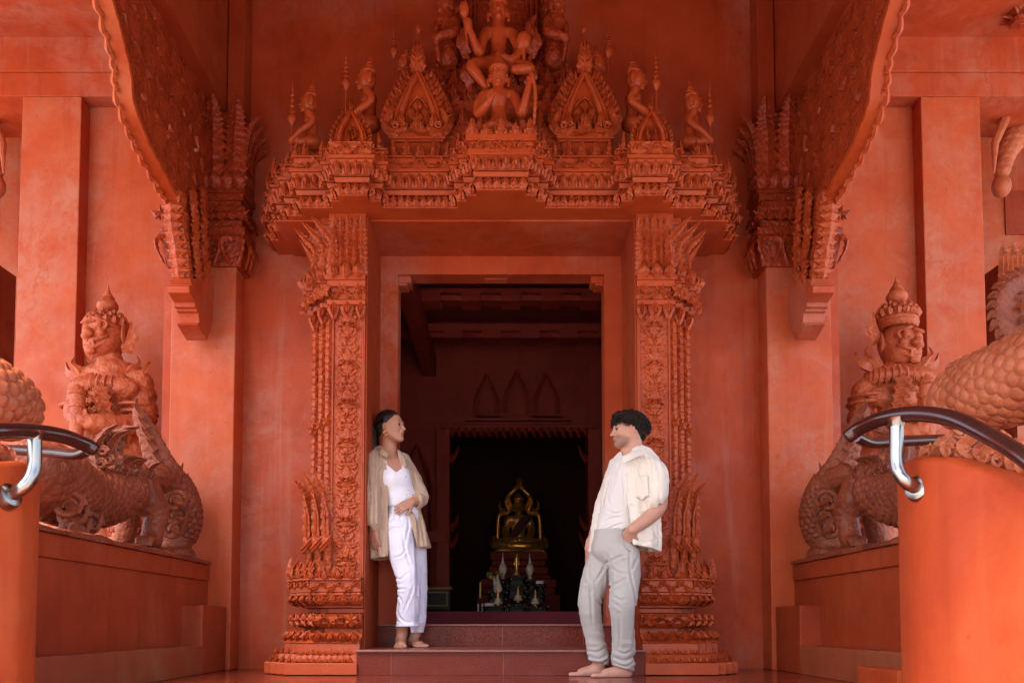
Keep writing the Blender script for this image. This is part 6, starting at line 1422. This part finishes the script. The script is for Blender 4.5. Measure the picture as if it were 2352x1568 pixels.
def cw(co):
    c = np.tile(np.array([.47, .225, .145]), (len(co), 1)); d = np.minimum(ln((co - H(.100, 0, -.060)) * [1, .8, 2.6]), ln((co - H(.098, 0, -.070)) * [1, .8, 2.4])); k = np.clip(1.5 - d / .014, 0, 1)[:, None]; c = c * (1 - k) + np.array([.30, .075, .06]) * k
    for a in (-1, 1): d = ln(co - H(.075, a * .042, -.03)); k = (np.exp(-(d / .022) ** 2) * .35)[:, None]; c = c * (1 - k) + np.array([.46, .15, .10]) * k
    return c
paint(me, cw); body = obj('body', me, M['skin_w'], wp); eyes(H, wp, M['hair_w'])
s = SDF(); fell(s, H, (-.020, 0, .038), (.100, .082, .092), .01); fell(s, H, (-.055, 0, -.010), (.055, .070, .055), .02)
fell(s, H, (.072, 0, -.005), (.062, .078, .070), .012, 's'); 
for a in (-1, 1): fell(s, H, (.012, a * .085, -.022), (.030, .022, .040), .008, 's'); fell(s, H, (.040, a * .075, -.050), (.05, .04, .06), .01, 's')
fell(s, H, (-.115, 0, .018), (.022, .020, .020), .015); s.path([H(-.115, 0, .020), H(-.155, 0, .000), H(-.165, -.0, -.065), H(-.150, 0, -.13), H(-.13, 0, -.175)], [.022, .042, .046, .036, .008], .015)
obj('hair', s.mesh('hair_w', .0045, disp=lambda P, N: .0016 * np.sin(vnoise(P, 25, 4) * 9 + P[:, 1] * 500)), M['hair_w'], wp)
m = MB(); rr = random.Random(9); bk = V(-1, 0, -.18); bk /= np.linalg.norm(bk)
for k in range(340):
    fi = rr.uniform(-1.75, 1.75); el = rr.uniform(.0, 1.0); d0 = V(.62 * math.cos(fi) * (1 - .2 * abs(fi)), math.sin(fi), .75 * math.cos(fi) + .05) if abs(fi) < 1.2 else V(.1, math.sin(fi), .1 - .25 * el); d0 /= np.linalg.norm(d0); r0 = rr.uniform(.0005, .0030); P = []
    om = math.acos(max(-1, min(1, d0 @ bk)))
    for q in np.linspace(0, .97, 14):
        d = (math.sin((1 - q) * om) * d0 + math.sin(q * om) * bk) / math.sin(om); P.append(Vector(H(-.020 + (.100 + r0) * d[0], (.082 + r0) * d[1], .038 + (.092 + r0) * d[2])))
    m.tube(P, .0013, 3)
for k in range(120):
    ph = rr.uniform(0, 6.28); ra = rr.uniform(.6, 1.0); P = spline([Vector(H(-.115, 0, .020)), Vector(H(-.155, 0, .000)), Vector(H(-.165, 0, -.065)), Vector(H(-.150, 0, -.13)), Vector(H(-.135 + rr.uniform(-.02, .02), rr.uniform(-.02, .02), -.175 - rr.uniform(0, .03)))], 14); W_ = np.interp(np.linspace(0, 1, 14), [0, .25, .5, .75, 1], [.020, .042, .046, .036, .01]) * ra
    m.tube([p + Vector(H.f * math.cos(ph) * wd + H.lt * math.sin(ph) * wd) for p, wd in zip(P, W_)], .0016, 3)
obj('hair_strands', m, M['hair_w'], wp, smooth=70)
m = MB(); c = Vector(H(.008, .088, -.062)); R = .013
m.tube([c + Vector((R * math.cos(a), 0, R * math.sin(a))) for a in np.linspace(.3, 5.6, 22)], .0042, 8, cap=True); obj('earring', m, M['jewel'], wp, smooth=60)
m = MB()
for p, r, ax in ((w(856, 1199, -.155), .030, w(859, 1214) - w(851, 1165)), (w(857, 1204, -.155), .031, w(859, 1214) - w(851, 1165)), (w(950, 1150, -.09), .031, w(946, 1152, -.11) - w(960, 1148, -.02))):
    ax = Vector(ax).normalized(); u_ = ax.orthogonal().normalized(); v_ = ax.cross(u_); mm = MB().tube([Vector(p) + (u_ * math.cos(a) + v_ * math.sin(a)) * r for a in np.linspace(0, 2 * PI, 33)], .0026, 6, lambda t, a: .0008 * math.sin(t * 150)); obj('bracelet', mm, M['jewel'], wp, smooth=60)
# top
s = SDF(); s.path([w(900, 1074, -.02), w(905, 1098, -.03), w(915, 1135, -.02), w(922, 1160, 0)], [.088, .103, .098, .108], .03, flat=.8, fd=(.35, -.93, 0)); s.ell(w(899, 1100, -.10), (.055, .05, .05), .05); s.ell(w(921, 1100, -.05), (.05, .05, .05), .05)
fl_ = lambda G: -.0045 * ridge(G, 9, 2, (1.3, 1, .5)) * np.clip((w(0, 1100)[2] - G[..., 2]) / .15, 0, 1)
vn = [(p[0], p[2]) for p in (w(888, 1040), w(893, 1072), w(915, 1091), w(926, 1080), w(930, 1040))]
obj('top', s.mesh('top_w', .005, fpost=hcut(z=w(0, 1165)[2], zt=w(0, 1062)[2], fold=fl_, openings=[(vn, 99)])), M['top_w'], wp)
# trousers
s = SDF(); s.cone(w(922, 1158, 0), w(922, 1180, 0), .104, .120, .03, flat=.85, fd=(0, 1, 0)); s.ell(w(924, 1200, .0), (.125, .12, .12), .05)
s.path([w(915, 1205, -.05), w(922, 1265, -.08), w(936, 1330, -.10), w(938, 1385, -.06), w(934, 1438, -.02)], [.100, .090, .072, .068, .076], .015)
s.path([w(940, 1205, .07), w(952, 1265, .09), w(959, 1330, .12), w(957, 1400, .12), w(955, 1452, .12)], [.096, .080, .064, .057, .058], .015)
CW = wz([[(352, 690), (362, 760), (352, 830), (345, 880)], [(240, 790), (290, 775), (330, 790)], [(245, 740), (300, 735)], [(275, 950), (320, 940), (350, 905)], [(280, 1060), (320, 1075), (360, 1040)], [(275, 1110), (300, 1130), (345, 1130)], [(395, 1110), (365, 1190), (325, 1280)], [(290, 1250), (320, 1310), (370, 1330)], [(285, 1310), (310, 1335)], [(403, 880), (412, 1000), (410, 1150), (403, 1340)], [(330, 800), (345, 900), (375, 1000)], [(420, 1180), (430, 1280)], [(415, 930), (435, 1010)], [(285, 660), (282, 760)], [(310, 660), (318, 740)], [(285, 1170), (310, 1180), (330, 1220)]])
def fp(G): P = G; cc = creases(G, CW, .0055, .008); low = np.clip((w(0, 1330)[2] - P[..., 2]) / .2, 0, 1); return cc - .006 * ridge(P, 7, 5, (1.6, 1.2, .45)) - .010 * low * ridge(P, 9, 6, (.5, .5, 1.6)) - .006 * np.clip(1 - np.abs(P[..., 2] - w(0, 1235)[2]) / .12, 0, 1) * ridge(P, 14, 8, (.8, .8, 1.2))
def hemw(G): return np.where(G[..., 0] < w(946, 1400)[0], w(0, 1438)[2], w(0, 1452)[2])
obj('trousers', s.mesh('trousers_w', .005, fpost=hcut(z=hemw, zt=w(0, 1152)[2], shell=.035, fold=fp)), M['pants_w'], wp)
# overshirt
s = SDF(); s.cone(w(858, 1056, -.075), w(926, 1058, .085), .055, .055, .03); s.path([w(888, 1068, 0), w(890, 1110, 0), w(895, 1160, 0), w(907, 1215, .0), w(918, 1300, .0)], [.135, .155, .165, .190, .225], .03, flat=.72, fd=(0, 1, 0))
s.path([w(856, 1062, -.10), w(851, 1110, -.13), w(851, 1150, -.145), w(852, 1196, -.155)], [.062, .066, .064, .068], .02)
s.path([w(930, 1070, .09), w(952, 1112, .07), w(966, 1144, .04)], [.056, .058, .052], .02); s.cone(w(966, 1142, .05), w(958, 1150, -.04), .050, .050, .015)
s.cone(w(852, 1172, -.15), w(853, 1215, -.16), .045, .05, .004, 's'); s.cone(w(955, 1150, -.035), w(945, 1152, -.10), .040, .05, .004, 's')
def hem_s(G): x = G[..., 0]; base = np.interp(x, [w(840, 1290)[0], w(896, 1290)[0], w(930, 1262)[0], w(995, 1255)[0]], [w(0, 1286)[2], w(0, 1281)[2], w(0, 1262)[2], w(0, 1256)[2]]); inarm = ln(G[..., :2] - w(852, 1190, -.15)[:2]) < .085; zc = w(0, 1190)[2]; return base
op = [(p[0], p[2]) for p in (w(880, 1020), w(884, 1045), w(893, 1078), w(896, 1120), w(897, 1200), w(898, 1330), w(966, 1330), w(964, 1262), w(950, 1215), w(938, 1160), w(934, 1120), w(928, 1085), w(917, 1052), w(910, 1020))]
CS = wz([[(160, 330), (172, 500), (180, 900)], [(188, 320), (200, 600), (206, 930)], [(130, 420), (142, 540), (150, 640)], [(216, 350), (222, 600), (226, 930)], [(100, 380), (104, 500), (110, 600)], [(420, 700), (440, 800), (452, 880)], [(400, 650), (415, 760), (428, 885)], [(345, 400), (365, 470), (372, 540)], [(375, 420), (395, 500), (405, 545)], [(90, 600), (120, 615), (150, 600)], [(95, 560), (125, 575), (148, 560)], [(385, 560), (410, 570), (428, 600)], [(140, 330), (150, 360)], [(300, 310), (325, 330), (345, 370)]])
def fs_(G): cc = creases(G, CS, .0045, .0075); a = np.arctan2(G[..., 1] - YP, G[..., 0] - w(900, 1200)[0]); low = np.clip((w(0, 1080)[2] - G[..., 2]) / .5, 0.15, 1); return cc - .007 * low * np.sin(a * 15 + 2.5 * vnoise(G, 3, 9)) - .002 * low * np.sin(a * 34 + 4 * vnoise(G, 4, 19)) - .006 * ridge(G, 8, 10, (1.2, 1.2, .5)) - .004 * ridge(G, 16, 14, (.6, .6, 1.4))
me = s.mesh('overshirt', .0048, fpost=hcut(z=hem_s, shell=.020, fold=fs_, openings=[(op, YP + .02)])); obj('overshirt', me, M['linen'], wp)
def cuff(p, ax, r, L, mat, par, nm='rolled_cuff'):
    ax = Vector(ax).normalized(); p = Vector(p); m = MB(); m.tube([p - ax * L * .5, p - ax * L * .45, p + ax * L * .45, p + ax * L * .5, p + ax * L * .40, p - ax * L * .3], [r * .97, r, r * 1.03, r * .97, r * .9, r * .85], 28, lambda t, a: .003 * math.sin(a * 5 + t * 3) + .002 * math.sin(a * 11), cap=False); obj(nm, m, mat, par, smooth=70)
cuff(w(852, 1186, -.152), w(853, 1215) - w(852, 1172), .071, .040, M['linen'], wp); cuff(w(961, 1148, .00), w(945, 1153, -.12) - w(960, 1148, .0), .052, .035, M['linen'], wp)
def collar(pts, wd, mat, par, up):
    m = MB(); P = spline([Vector(p) for p in pts], 22); vs = []; fs = []
    for i, p in enumerate(P):
        o = Vector(up[0]).lerp(Vector(up[1]), i / 21); q0 = p; q1 = p + o * wd * .25 + Vector((0, 0, wd * .45)); q2 = p + o * wd * (1.0 if 0 < i < 21 else .9) + Vector((0, 0, -wd * .25))
        for q in (q0, q1, q2, q2 + Vector((0, 0, -.004)), q0 + o * .006): vs.append(q)
    for i in range(21):
        for k in range(5): fs.append((i * 5 + k, i * 5 + (k + 1) % 5, (i + 1) * 5 + (k + 1) % 5, (i + 1) * 5 + k))
    fs += [tuple(range(5)), tuple(range(105, 110))]; m.add(vs, fs); obj('collar', m, mat, par, smooth=60)
collar([w(893, 1048, -.09), w(880, 1038, -.09), w(868, 1034, -.01), w(880, 1030, .07)], .05, M['linen'], wp, ((-.2, -1, 0), (-1, .2, 0)))
collar([w(922, 1068, -.06), w(916, 1048, -.02), w(908, 1036, .04), w(895, 1032, .07)], .045, M['linen'], wp, ((.8, -.6, 0), (.9, .3, 0)))
for py in (1095, 1125, 1160, 1195, 1230):
    x = np.interp(py, [1085, 1120, 1160, 1215, 1262], [931, 937, 941, 953, 967]); p = w(x, py, -.115); obj('button', MB().lathe([(0, 0), (.0055, .0005), (.0055, .003), (0, .003)], (0, 0, 0), 10).xf(Matrix.Translation(Vector(p)) @ Matrix.Rotation(PI / 2, 4, 'X')), M['linen'], wp, smooth=None)
# ---------------------------------------------------------------- the man
YM = 5.42
def g(px, py, dy=0): return np.array(at(px, py, YM + dy))
gz = lambda L: [[g(1292 + .4143 * a, 918.7 + .4143 * b) for a, b in c] for c in L]
mp = thing('person', 'barefoot man with dark curly hair, open cream shirt and grey trousers, hand in pocket', 'person', (g(1410, 1550)[0], 5.45, 0))
s = SDF(); H = Frame(g(1443, 988, 0), math.radians(10), -1, .965, math.radians(-1)); head_sdf(s, H, True)
s.cone(H(-.03, 0, -.055), g(1452, 1050, .01), .060, .066, .03); s.cone(g(1452, 1052, .01), g(1450, 1075, 0), .075, .11, .04); s.cone(g(1418, 1074, .12), g(1496, 1074, -.10), .055, .055, .04)
s.path([g(1505, 1082, -.13), g(1512, 1125, -.13), g(1513, 1162, -.11), g(1488, 1190, -.15), g(1452, 1216, -.19)], [.050, .048, .045, .040, .030], .02); hand(s, g(1452, 1216, -.19), g(1427, 1256, -.07) - g(1452, 1216, -.19), (-.35, -.92, -.1), 1.05, .25, .3, -1)
s.path([g(1412, 1100, .14), g(1386, 1180, .16), g(1354, 1258, .13)], [.05, .045, .032], .02); hand(s, g(1354, 1260, .13), V(-.12, 0, -1), (-1, -.3, 0), 1.0, .5, .4, 1)
B1 = g(1434, 1525, -.02); B2 = g(1378, 1518, .10)
s.path([g(1432, 1440, -.05), B1], [.055, .040], .02); s.path([g(1366, 1440, .08), B2], [.055, .040], .02)
foot(s, B1, (B1[0] + .045, B1[1] + .0, 0), (B1[0] - .215, B1[1] - .03, 0), .0, 1.1, 1); foot(s, B2, (B2[0] + .035, B2[1] + .02, 0), (B2[0] - .20, B2[1] - .0, 0), .0, 1.08, 1)
me = s.mesh('man_body', .0042, fpost=lambda V_, G: np.maximum(V_, .001 - G[..., 2]))
def cm(co):
    c = np.tile(np.array([.56, .28, .19]), (len(co), 1)); q = (co - H.c) / H.k; b, l, z = q @ H.f, q @ H.lt, q @ H.up
    st = np.clip((b - .0) / .03, 0, 1) * np.clip((-.040 - z + .25 * np.clip(b - .05, -1, 0)) / .02, 0, 1) * np.clip((z + .135) / .02, 0, 1); mo = np.exp(-((b - .095) / .02) ** 2 - ((z + .048) / .009) ** 2); st = np.clip(st * (1 - .5 * np.exp(-(l / .014) ** 2 - ((z + .066) / .010) ** 2)) + mo * .8, 0, 1) * .62 * (1 + .25 * vnoise(co, 220, 3)); st = st[:, None]
    c = c * (1 - st) + np.array([.155, .085, .062]) * st
    d = np.minimum(ln((co - H(.098, 0, -.060)) * [1, .8, 2.6]), ln((co - H(.095, 0, -.070)) * [1, .8, 2.4])); k = np.clip(1.4 - d / .012, 0, 1)[:, None]; c = c * (1 - k) + np.array([.40, .13, .105]) * k
    for a, (bb, zz, rr) in ((0, (.118, -.034, .016)), (0, (.0, -.01, .03))): pass
    ear = np.exp(-((ln(co - H(-.004, .08, -.012))) / .022) ** 2)[:, None] * .4; c = c * (1 - ear) + np.array([.60, .20, .13]) * ear
    ft = np.clip((.10 - co[:, 2]) / .05, 0, 1)[:, None] * .5; c = c * (1 - ft) + np.array([.60, .30, .22]) * ft
    return c
paint(me, cm); obj('body', me, M['skin_m'], mp); eyes(H, mp, M['hair_m'], browth=.0068)
s = SDF(); fell(s, H, (-.022, 0, .050), (.108, .086, .088), .01); fell(s, H, (-.070, 0, -.005), (.052, .074, .085), .03); fell(s, H, (.055, 0, .095), (.055, .065, .032), .02)
fell(s, H, (.080, 0, -.008), (.066, .085, .070), .010, 's')
for a in (-1, 1): fell(s, H, (.004, a * .090, -.028), (.032, .026, .044), .006, 's'); fell(s, H, (.045, a * .080, -.055), (.055, .04, .07), .008, 's'); fell(s, H, (-.015, a * .08, -.085), (.035, .04, .045), .01, 's')
hr = thing  # noqa
hair = obj('hair', s.mesh('hair_m', .0045, disp=lambda P, N: .007 * vnoise(P, 45, 4) + .004 * vnoise(P, 95, 6)), M['hair_m'], mp)
m = MB(); rr = random.Random(5)
for k in range(2000):
    a = rr.uniform(-PI, PI); e = rr.uniform(-.55, 1.5); d = np.array([math.cos(a) * math.cos(e), math.sin(a) * math.cos(e), math.sin(e)])
    b, l, z = -.020 + .106 * d[0], .086 * d[1], .046 + .088 * d[2]
    if b > .035 and z < .050: continue
    if z < -.035 and b > -.04: continue
    if abs(l) > .045 and z < .030 and b > -.046: continue
    p = H(b, l, z); fall = H(b - .015 * (1 if b < 0 else -1.2), l * 1.05, z - .018) - p; nrm = H.f * d[0] + H.lt * d[1] + H.up * d[2]; tx = np.cross(nrm, fall); tx /= np.linalg.norm(tx) + 1e-9; L = rr.uniform(.7, 1.5); ph = rr.uniform(0, 6.3)
    pts = [Vector(p + nrm * (.002 + .006 * math.sin(t * 2.8)) + fall * L * t * 1.4 + tx * .007 * math.sin(ph + t * 8)) for t in np.linspace(0, 1, 8)]
    m.tube(pts, [.0014, .0020, .0023, .0023, .0020, .0016, .0011, .0004], 4)
for k in range(16):   # loose curls over the brow
    l0 = rr.uniform(-.05, .05); p = H(.078 + rr.uniform(-.01, .01), l0, .078 + rr.uniform(-.01, .015)); L = rr.uniform(.03, .055); ph = rr.uniform(0, 6)
    m.tube([Vector(p + H.f * (.018 * math.sin(t * 2.6) + .004 * math.sin(ph + t * 9)) + H.lt * .005 * math.sin(ph + t * 7) - H.up * L * t * .9 + H.up * .012 * math.sin(t * 3)) for t in np.linspace(0, 1, 12)], [.0032] * 8 + [.0026, .002, .0014, .0006], 5)
obj('curls', m, M['hair_m'], mp, smooth=70)
# t-shirt
s = SDF(); s.path([g(1446, 1070, -.01), g(1437, 1105, -.02), g(1426, 1170, -.01), g(1416, 1230, 0)], [.100, .118, .116, .122], .03, flat=.78, fd=(-.5, -.87, 0))
nk = [(p[0], p[2]) for p in (g(1425, 1020), g(1431, 1052), g(1440, 1060), g(1458, 1052), g(1470, 1020))]
CT = gz([[(300, 370), (275, 460), (255, 540)], [(255, 500), (245, 540), (250, 590)], [(215, 690), (260, 665), (310, 660)], [(222, 735), (270, 710), (325, 695)], [(240, 620), (285, 640), (330, 620)], [(320, 420), (325, 520), (330, 600)]])
ft = lambda G: creases(G, CT, .006, .006) -.004 * ridge(G, 8, 2, (1, 1, .9)) - .005 * np.clip((g(0, 1180)[2] - G[..., 2]) / .1, 0, 1) * ridge(G, 10, 3, (.6, .6, 1.6))
zt_ = lambda G: np.interp(G[..., 0], [g(1372, 1200)[0], g(1430, 1200)[0]], [g(0, 1238)[2], g(0, 1217)[2]])
obj('t_shirt', s.mesh('tee_m', .005, fpost=hcut(z=zt_, zt=g(0, 1050)[2], fold=ft)), M['tee_m'], mp)
# trousers
s = SDF(); s.cone(g(1412, 1222, 0), g(1412, 1250, 0), .132, .140, .03, flat=.85, fd=(0, 1, 0)); s.ell(g(1412, 1262, .0), (.140, .130, .10), .04)
s.path([g(1430, 1275, -.07), g(1434, 1330, -.10), g(1430, 1390, -.13), g(1432, 1460, -.08), g(1431, 1535, -.03)], [.102, .092, .073, .064, .060], .015)
s.path([g(1392, 1275, .06), g(1368, 1330, .05), g(1354, 1385, .03), g(1364, 1450, .07), g(1378, 1525, .10)], [.100, .084, .068, .060, .056], .015)
CM = gz([[(240, 890), (215, 950), (175, 1010)], [(222, 850), (238, 880), (246, 915)], [(245, 905), (290, 880), (340, 870)], [(246, 925), (280, 960), (330, 975)], [(250, 1040), (285, 1020), (330, 1000)], [(215, 1090), (232, 1120), (222, 1150)], [(190, 1110), (225, 1140), (228, 1180)], [(262, 1090), (290, 1110), (320, 1110)], [(265, 1130), (300, 1160)], [(150, 1390), (195, 1395), (245, 1370)], [(150, 1420), (200, 1435), (255, 1410)], [(180, 1450), (220, 1462), (258, 1440)], [(275, 1420), (330, 1440), (385, 1415)], [(280, 1450), (330, 1470), (388, 1445)], [(285, 1385), (330, 1400), (370, 1380)], [(355, 830), (352, 960), (384, 1130), (376, 1400)], [(140, 930), (150, 1050), (165, 1250)], [(400, 880), (375, 920), (360, 960)], [(120, 1000), (150, 1040), (160, 1060)], [(290, 1180), (300, 1280), (300, 1370)], [(245, 900), (252, 1000), (258, 1090)]])
def fm(G): cc = creases(G, CM, .006, .008); low = np.clip((g(0, 1440)[2] - G[..., 2]) / .15, 0, 1); hip = np.clip(1 - np.abs(G[..., 2] - g(0, 1300)[2]) / .16, 0, 1); D = G[..., 0] * .8 + G[..., 2]; Q = np.stack([D, G[..., 1], G[..., 0] * .3], -1); return cc - .007 * hip * ridge(Q, 11, 5, (1, .6, .6)) - .010 * low * ridge(G, 10, 6, (.5, .5, 1.7)) - .004 * ridge(G, 6, 8, (1.4, 1.4, .4)) - .006 * np.clip(1 - np.abs(G[..., 2] - g(0, 1395)[2]) / .08, 0, 1) * ridge(G, 12, 9, (.7, .7, 1.6))
hm = lambda G: np.where(G[..., 0] < g(1402, 1500)[0], np.interp(G[..., 0], [g(1350, 1520)[0], g(1400, 1530)[0]], [g(0, 1516)[2], g(0, 1528)[2]]), np.interp(G[..., 0], [g(1406, 1520)[0], g(1455, 1530)[0]], [g(0, 1526)[2], g(0, 1540)[2]]))
s.cone(g(1452, 1216, -.20), g(1440, 1238, -.19), .036, .03, .01, 's')
obj('trousers', s.mesh('trousers_m', .005, fpost=hcut(z=hm, zt=g(0, 1216)[2], shell=.04, fold=fm)), M['chino'], mp)
m = MB().tube(spline([Vector(g(1426, 1222, -.135)), Vector(g(1430, 1245, -.165)), Vector(g(1442, 1262, -.175)), Vector(g(1458, 1268, -.15))], 20), .0035, 6); obj('pocket_edge', m, M['chino'], mp)
# shirt
s = SDF(); s.cone(g(1420, 1070, .12), g(1492, 1072, -.10), .062, .062, .03); s.path([g(1460, 1078, 0), g(1452, 1120, 0), g(1447, 1180, 0), g(1442, 1290, 0)], [.150, .166, .174, .196], .03, flat=.78, fd=(-.3, -.95, 0))
s.path([g(1502, 1080, -.11), g(1508, 1105, -.13), g(1504, 1142, -.14)], [.064, .066, .068], .02); s.cone(g(1509, 1112, -.13), g(1512, 1165, -.125), .052, .058, .004, 's')
s.path([g(1416, 1088, .10), g(1396, 1150, .10), g(1386, 1200, .09), g(1380, 1290, .08)], [.060, .064, .070, .078], .02); s.cone(g(1480, 1150, -.25), g(1450, 1235, -.25), .04, .05, .01, 's')
def hem_m(G): return np.interp(G[..., 0], [g(1350, 1262)[0], g(1400, 1262)[0], g(1450, 1262)[0], g(1485, 1262)[0], g(1530, 1262)[0]], [g(0, 1266)[2], g(0, 1262)[2], g(0, 1256)[2], g(0, 1262)[2], g(0, 1272)[2]])
op = [(p[0], p[2]) for p in (g(1424, 1020), g(1427, 1052), g(1397, 1105), g(1382, 1170), g(1368, 1235), g(1362, 1300), g(1446, 1300), g(1443, 1225), g(1436, 1170), g(1429, 1120), g(1430, 1085), g(1442, 1052), g(1455, 1020))]
CH = gz([[(385, 330), (410, 430), (440, 560)], [(470, 330), (462, 400), (458, 480)], [(520, 360), (540, 410), (548, 470)], [(490, 350), (500, 420), (505, 480)], [(500, 520), (515, 680), (520, 840)], [(540, 600), (545, 720), (545, 840)], [(385, 780), (430, 800), (490, 790)], [(380, 640), (410, 690), (450, 700)], [(370, 600), (400, 640), (450, 640)], [(455, 520), (470, 600), (500, 640)], [(270, 420), (245, 520), (225, 640)], [(230, 560), (205, 660), (180, 770)], [(350, 380), (345, 480), (350, 640)], [(430, 310), (440, 380)], [(480, 700), (500, 760), (540, 780)]])
def fh(G): cc = creases(G, CH, .0045, .008); low = np.clip((g(0, 1075)[2] - G[..., 2]) / .45, .15, 1); a = np.arctan2(G[..., 1] - YM, G[..., 0] - g(1445, 1200)[0]); return cc - .006 * low * np.sin(a * 11 + 3 * vnoise(G, 3, 9)) - .006 * ridge(G, 8, 10, (1.1, 1.1, .6)) - .003 * ridge(G, 17, 14, (.7, .7, 1.3))
obj('shirt', s.mesh('shirt_m', .0048, fpost=hcut(z=hem_m, shell=.020, fold=fh, openings=[(op, YM + .02)])), M['cream'], mp)
collar([g(1428, 1062, -.14), g(1448, 1048, -.13), g(1468, 1040, -.06), g(1474, 1038, .03)], .06, M['cream'], mp, ((-.1, -1, 0), (1, -.5, 0)))
collar([g(1408, 1080, .02), g(1424, 1056, .04), g(1440, 1046, .08)], .045, M['cream'], mp, ((-1, -.4, 0), (-1, .3, 0)))
def surf(o, p):
    me = o.data; n = len(me.vertices); co = np.empty(n * 3); me.vertices.foreach_get('co', co); co = co.reshape(-1, 3); q = co[(np.abs(co[:, 0] - p[0]) < .008) & (np.abs(co[:, 2] - p[2]) < .008)]
    return V(p[0], q[:, 1].min() if len(q) else p[1], p[2])
so = [o for o in mp.children if o.name.startswith('shirt')][0]; gx = [(1452, 1103), (1477, 1105), (1476, 1150), (1465, 1156), (1453, 1151)]; vs = []; fs = []
for i in range(9):
    for j in range(9):
        px = 1452 + 25 * i / 8; py = 1103 + (48 + (6 if 2 < i < 6 else 0)) * j / 8; p = surf(so, g(px, py)); vs.append((p[0], p[1] - .0035 - (.002 if j == 0 else 0), p[2]))
for i in range(8):
    for j in range(8): fs.append((i * 9 + j, i * 9 + j + 1, (i + 1) * 9 + j + 1, (i + 1) * 9 + j))
po = obj('chest_pocket', MB().add(vs, fs), M['cream'], mp, smooth=180); sm = po.modifiers.new('solid', 'SOLIDIFY'); sm.thickness = .003
for px, py in ((1432, 1095), (1433, 1130), (1437, 1165), (1441, 1200)):
    p = surf(so, g(px + 4, py)); obj('button', MB().lathe([(0, -.001), (.005, -.001), (.005, .002), (0, .002)], (0, 0, 0), 10).xf(Matrix.Translation(Vector(p)) @ Matrix.Rotation(PI / 2, 4, 'X')), M['tee_m'], mp, smooth=None)
